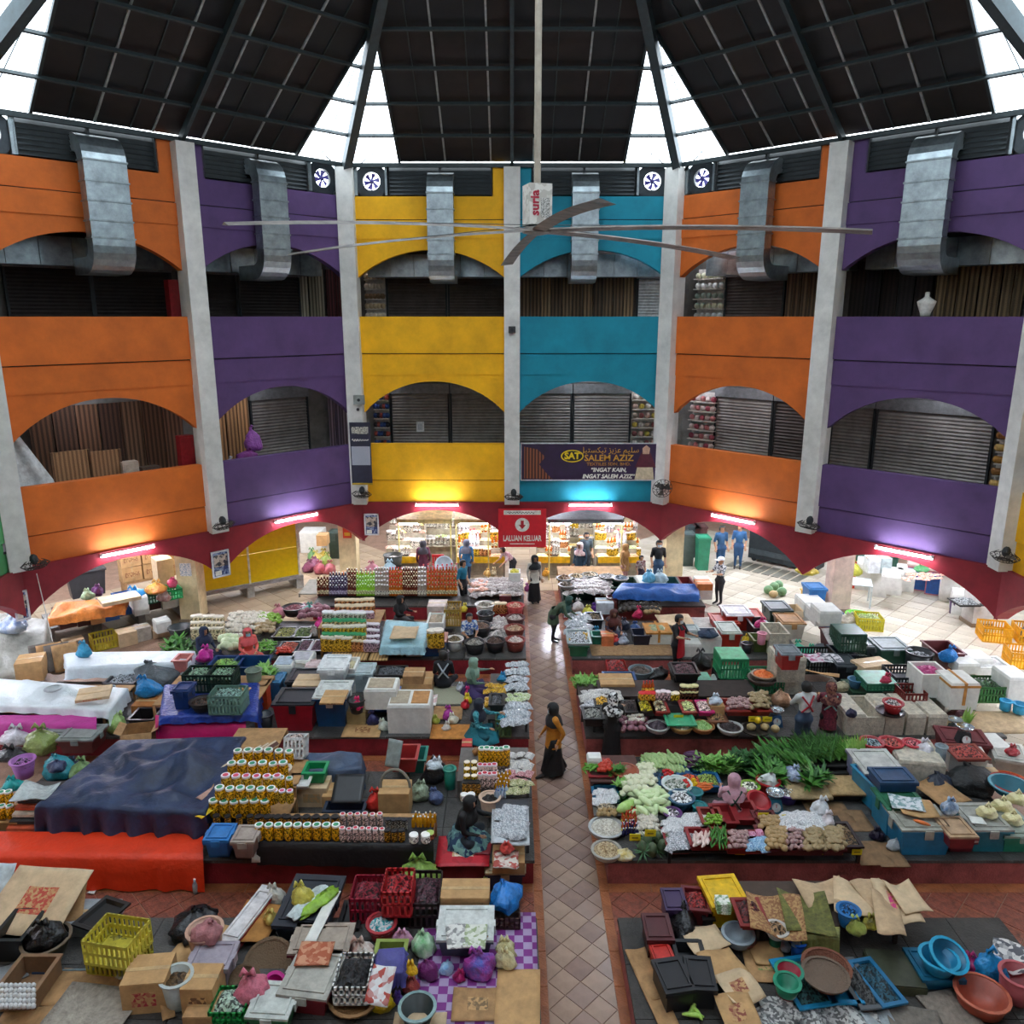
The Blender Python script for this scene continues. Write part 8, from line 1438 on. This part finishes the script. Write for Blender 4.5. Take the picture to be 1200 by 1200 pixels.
    if hijab:
        hmm =M(hijab,.75,'fleck' if sc2 else 'cloth',col2=sc2,scale=13 if sc2 else 4)
        nb =J['nck'] - hd;by =nb.y / H
        wrap([(.02,.02,.082,.0),(.05,.052,.07,0),(.068,.07,.045,0),(.074,.078,.015,.0),(.072,.076,-.02,.0),(.066,.068,-.048,by * .3),(.066,.066,-.07,by * .6),(.09,.08,-.095,by),(.125,.095,-.125,by + .0),(.135,.105,-.17,by + .0),(.13,.108,-.205,by + .005)],hd,'headscarf',hmm,(.62,-.045,.05),fold=.05)
    if hair:
        wrap([(.01,.01,.08,.005),(.045,.048,.07,.005),(.064,.066,.045,.006),(.067,.068,.02,.008),(.066,.066,-.005,.012),(.058,.055,-.035,.018)],hd,'hair',M(hair,.6),(.95,-.06,.04))
    if cap:
        wrap([(.02,.02,.088,0),(.055,.056,.075,0),(.07,.072,.045,0),(.072,.074,.03,0)],hd,'cap',M(cap,.6));MB().box(-.05 * H,.05 * H,-.13 * H,-.06 * H,.025 * H,.033 * H).obj('cap_brim',M(cap,.6),r,loc=hd)
    if mask:MB().grid(lambda u,v:(hd.x + (u - .5) * .075 * H,hd.y - (.066 - .08 * (u - .5) ** 2) * H,hd.z + (-.05 + .05 * v) * H),6,4).obj('face_mask',M(mask,.6),r,True)
    if longtop or skirt:
        pl =J['pel'];tm =M(top,.7,'fleck' if tc2 else 'cloth',col2=tc2,scale=16 if tc2 else 4);sk =M(skirt or bottom,.75,'fleck' if skc2 else 'cloth',col2=skc2,scale=9 if skc2 else 4)
        if pose == 'sit':
            wrap([(.09,.085,.08,0),(.13,.13,.04,-.04),(.2,.2,-.01,-.08),(.235,.23,-.06,-.09),(.24,.235,-.085,-.09)],pl,'skirt',sk if skirt else tm,fold=.14)
        else:
            sw =.008 if pose == 'walk' else 0
            if skirt:wrap([(.088,.08,.06,0),(.1,.09,-.05,0),(.11,.1 + sw,-.2,0),(.12,.11 + 2 * sw,-.35,0),(.13,.12 + 4 * sw,-.47,0)],pl,'skirt',sk,fold=.12,top_=False)
            if longtop:wrap([(.1,.085,.13,J['wst'].y / H * .8 if pose == 'bend' else 0),(.1,.09,.03,0),(.108,.098,-.08,0),(.115,.105,-longtop,0)],pl,'tunic',tm,fold=.08,top_=False)
    if straps:
        cst =J['chs'];sm_ =M(straps,.6)
        for s in (-1,1):MB().tube([J['sho' + ('l' if s < 0 else 'r')] * .75 + J['nck'] * .25 + Vector((0,.045 * H,.01 * H)),cst + Vector((0,.1 * H,-.02 * H)),J['wst'] + Vector((-s * .075 * H,.055 * H,0))],.012 * H,6).obj('back_strap',sm_,r)
    if apron:
        c =J['chs'];MB().grid(lambda u,v:((u - .5) * (.13 + .07 * (1 - v)) * H,J['wst'].y - (.105 - .12 * (u - .5) ** 2) * H,(.32 + .45 * v) * H),8,8).obj('apron',M(apron,.6,'cloth'),r,True)
        for s in (-1,1):MB().tube([(s * .06 * H,J['wst'].y - .09 * H,.77 * H),J['nck'] + Vector((s * .035 * H,-.01 * H,.0)),J['nck'] + Vector((0,.04 * H,.01 * H))],.008 * H,5).obj('apron_strap',M(apron,.6),r)
    return r,J
W =person('woman in an orange top and black headscarf walking along the centre aisle',648,908,0,-80,'walk',1.6,top='C07A1E',bottom='161618',hijab='17171A',skirt='161618',mask='E8ECEC',longtop=.1)
person('woman in a black dress and black and white headscarf at the vegetable display',716,892,0,165,'stand',1.56,top='141416',bottom='141416',hijab='1A1A1C',sc2='E4E4E4',skirt='131315',arms='fwd')
person('vegetable seller in a pale pink headscarf with crossed green straps',858,962,PT,175,'sit',1.55,top='CFA0AC',bottom='B88A98',hijab='C89AA8',straps='2A4A40',skirt='C494A0',arms='fwd')
person('man in a white t-shirt and jeans with crossed red straps',938,884,0,190,'stand',1.68,top='D8DCDC',bottom='3A4E66',hair='14120F',straps='B0202E',arms='fwd')
person('woman in a maroon floral tunic with crossed pale teal straps',967,878,0,170,'stand',1.56,top='5A1A2A',tc2='7A2A3A',bottom='1A1A20',hijab='4A1A20',sc2='8A5A4A',straps='8AC0B8',longtop=.18,mask='C8D8E8',arms='fwd')
person('man in a black shirt and red apron beside the black crates',792,790,0,40,'stand',1.66,top='1A1A1E',bottom='1A1A1E',hair='14120F',apron='C0202E',mask='D8E0E4',arms='fwd')
person('woman in a green headscarf and long coat bending to the goods from the aisle',648,752,0,75,'bend',1.6,top='4A5E48',bottom='23232A',hijab='2A5048',longtop=.16)
person('woman in a grey cardigan and black headscarf with a pink bag in the aisle',626,706,0,20,'stand',1.62,top='C8C4B8',bottom='1A1A1E',hijab='1E2226',skirt='18181C',longtop=.08)
bag('pink purple shopping bag hanging from the hand of the woman in grey',619,694,9,.4,'C05A9A',z=.35,d=.15)
person('person in a pink patterned shirt leaning at the stall beside the exit banner',601,682,0,-60,'bend',1.5,top='C890A0',tc2='E0D0D0',bottom='2A2A30',hair='1A1614')
person('woman in a blue top and grey headscarf facing the yellow bay stall',547,684,0,175,'stand',1.6,top='3A78A8',bottom='2A3A54',hijab='6A6A78',longtop=.1)
person('woman in a maroon top facing the yellow bay stall',497,684,0,185,'stand',1.56,top='6A2A44',bottom='5A2238',hijab='3E3A42',longtop=.14)
person('man in a teal shirt standing between the bottles and packets',543,712,0,60,'stand',1.6,top='1A7A9A',bottom='16161A',hair='14120F')
bag('yellow bag in the hand of the man in teal',543,718,9,.35,'E8D84A',z=.3,d=.12)
person('boy in a blue and white jersey sitting among the fish basins',550,752,PT,15,'sit',1.5,top='2A5AA8',tc2='DCE4EC',bottom='16161C',hair='14120F')
person('woman in black sitting with a phone on the fourth platform',468,732,PT,60,'sit',1.6,top='141418',bottom='141418',hijab='161619',skirt='141418',arms='fwd')
person('man in a black vest with pale reflective lines sitting with his back turned',520,806,PT,180,'sit',1.62,top='12141E',bottom='12141E',hair='14120F',straps='A8B4BC')
person('woman in a sage green headscarf reaching over the yellow packets',552,812,PT,95,'sit',1.58,top='6A8A7A',bottom='3A2A5A',hijab='8AA896',skirt='3E2E62',arms='reach')
person('woman in a teal patterned dress and navy headscarf sitting on orange cardboard',558,864,PT,80,'sit',1.58,top='146A7A',tc2='5AB0B8',bottom='14606E',hijab='1E2638',skirt='16707E',mask='D8E0E4',arms='reach')
person('woman in a black headscarf and floral skirt bending over a bucket',540,985,PT,70,'sit',1.6,top='16161A',bottom='1A2430',hijab='121214',skirt='1E3A5A',skc2='7AA8A0',arms='reach',lean=.05)
basin('cream bucket of dark goods held by the woman in floral skirt',574,958,24,.32,'D8B8A0',z=GZ(.1),fill='1E1A18',tp=.8,name='bucket',cat='bucket')
person('woman in a coral headscarf sitting among vegetables',292,772,PT,30,'sit',1.55,top='E86A60',bottom='E86A60',hijab='F0686A',skirt='D85A54',mask='A8D0DC')
person('woman in a navy headscarf sitting left of the cabbages',240,772,PT,60,'sit',1.6,top='1E2A4A',bottom='1E2A4A',hijab='1E2A48',skirt='1E2A46')
person('man in a black t-shirt and jeans standing by the cream pillar',770,688,0,0,'stand',1.68,top='16161A',bottom='3A5A7A',hair='14120F',mask='C8D4DC')
person('woman in a pink flowered headscarf behind the dried goods trays',679,686,0,-30,'stand',1.56,top='2E4A5E',bottom='2E3A4A',hijab='C8A0A4',sc2='E8D8D4',longtop=.12)
person('man in a dark grey shirt behind the woman in flowered headscarf',686,676,0,10,'stand',1.66,top='3A4A54',bottom='2A3038',hair='14120F',mask='3A3A40')
person('woman in a tan headscarf and coat behind the blue tarpaulin',731,688,0,60,'stand',1.56,top='B88A54',bottom='C8A0A0',hijab='B8864E',longtop=.12)
person('girl in a pale patterned top behind the blue tarpaulin',750,690,0,20,'stand',1.2,top='C8B8B4',tc2='7A4A4A',bottom='3A3040',hair='1A1614')
person('man in a striped shirt and white cap at the end of the blue tarpaulin',842,708,0,-60,'stand',1.6,top='D8D8D8',tc2='3A3A44',bottom='1E1E24',cap='E4E4E8',arms='fwd')
person('vendor in a brown patterned tunic sitting among bags',717,748,PT,20,'sit',1.55,top='7A4A2A',tc2='1E2A4A',bottom='23283E',hijab='5A2A26',skirt='2A2E44')
person('person in blue overalls far along the walkway, left of the pair',843,668,0,10,'stand',1.7,top='2A5A88',bottom='244E78',hair='14120F')
person('person in blue overalls far along the walkway, right of the pair',864,666,0,-20,'stand',1.7,top='2E6294',bottom='244E78',hair='14120F')
person('person in grey camouflage trousers walking at the right edge',1203,748,0,90,'walk',1.68,top='3A4A4E',bottom='5A646A',shoe='16161A',hair='14120F')
bpy.data.scenes.remove(TMP)
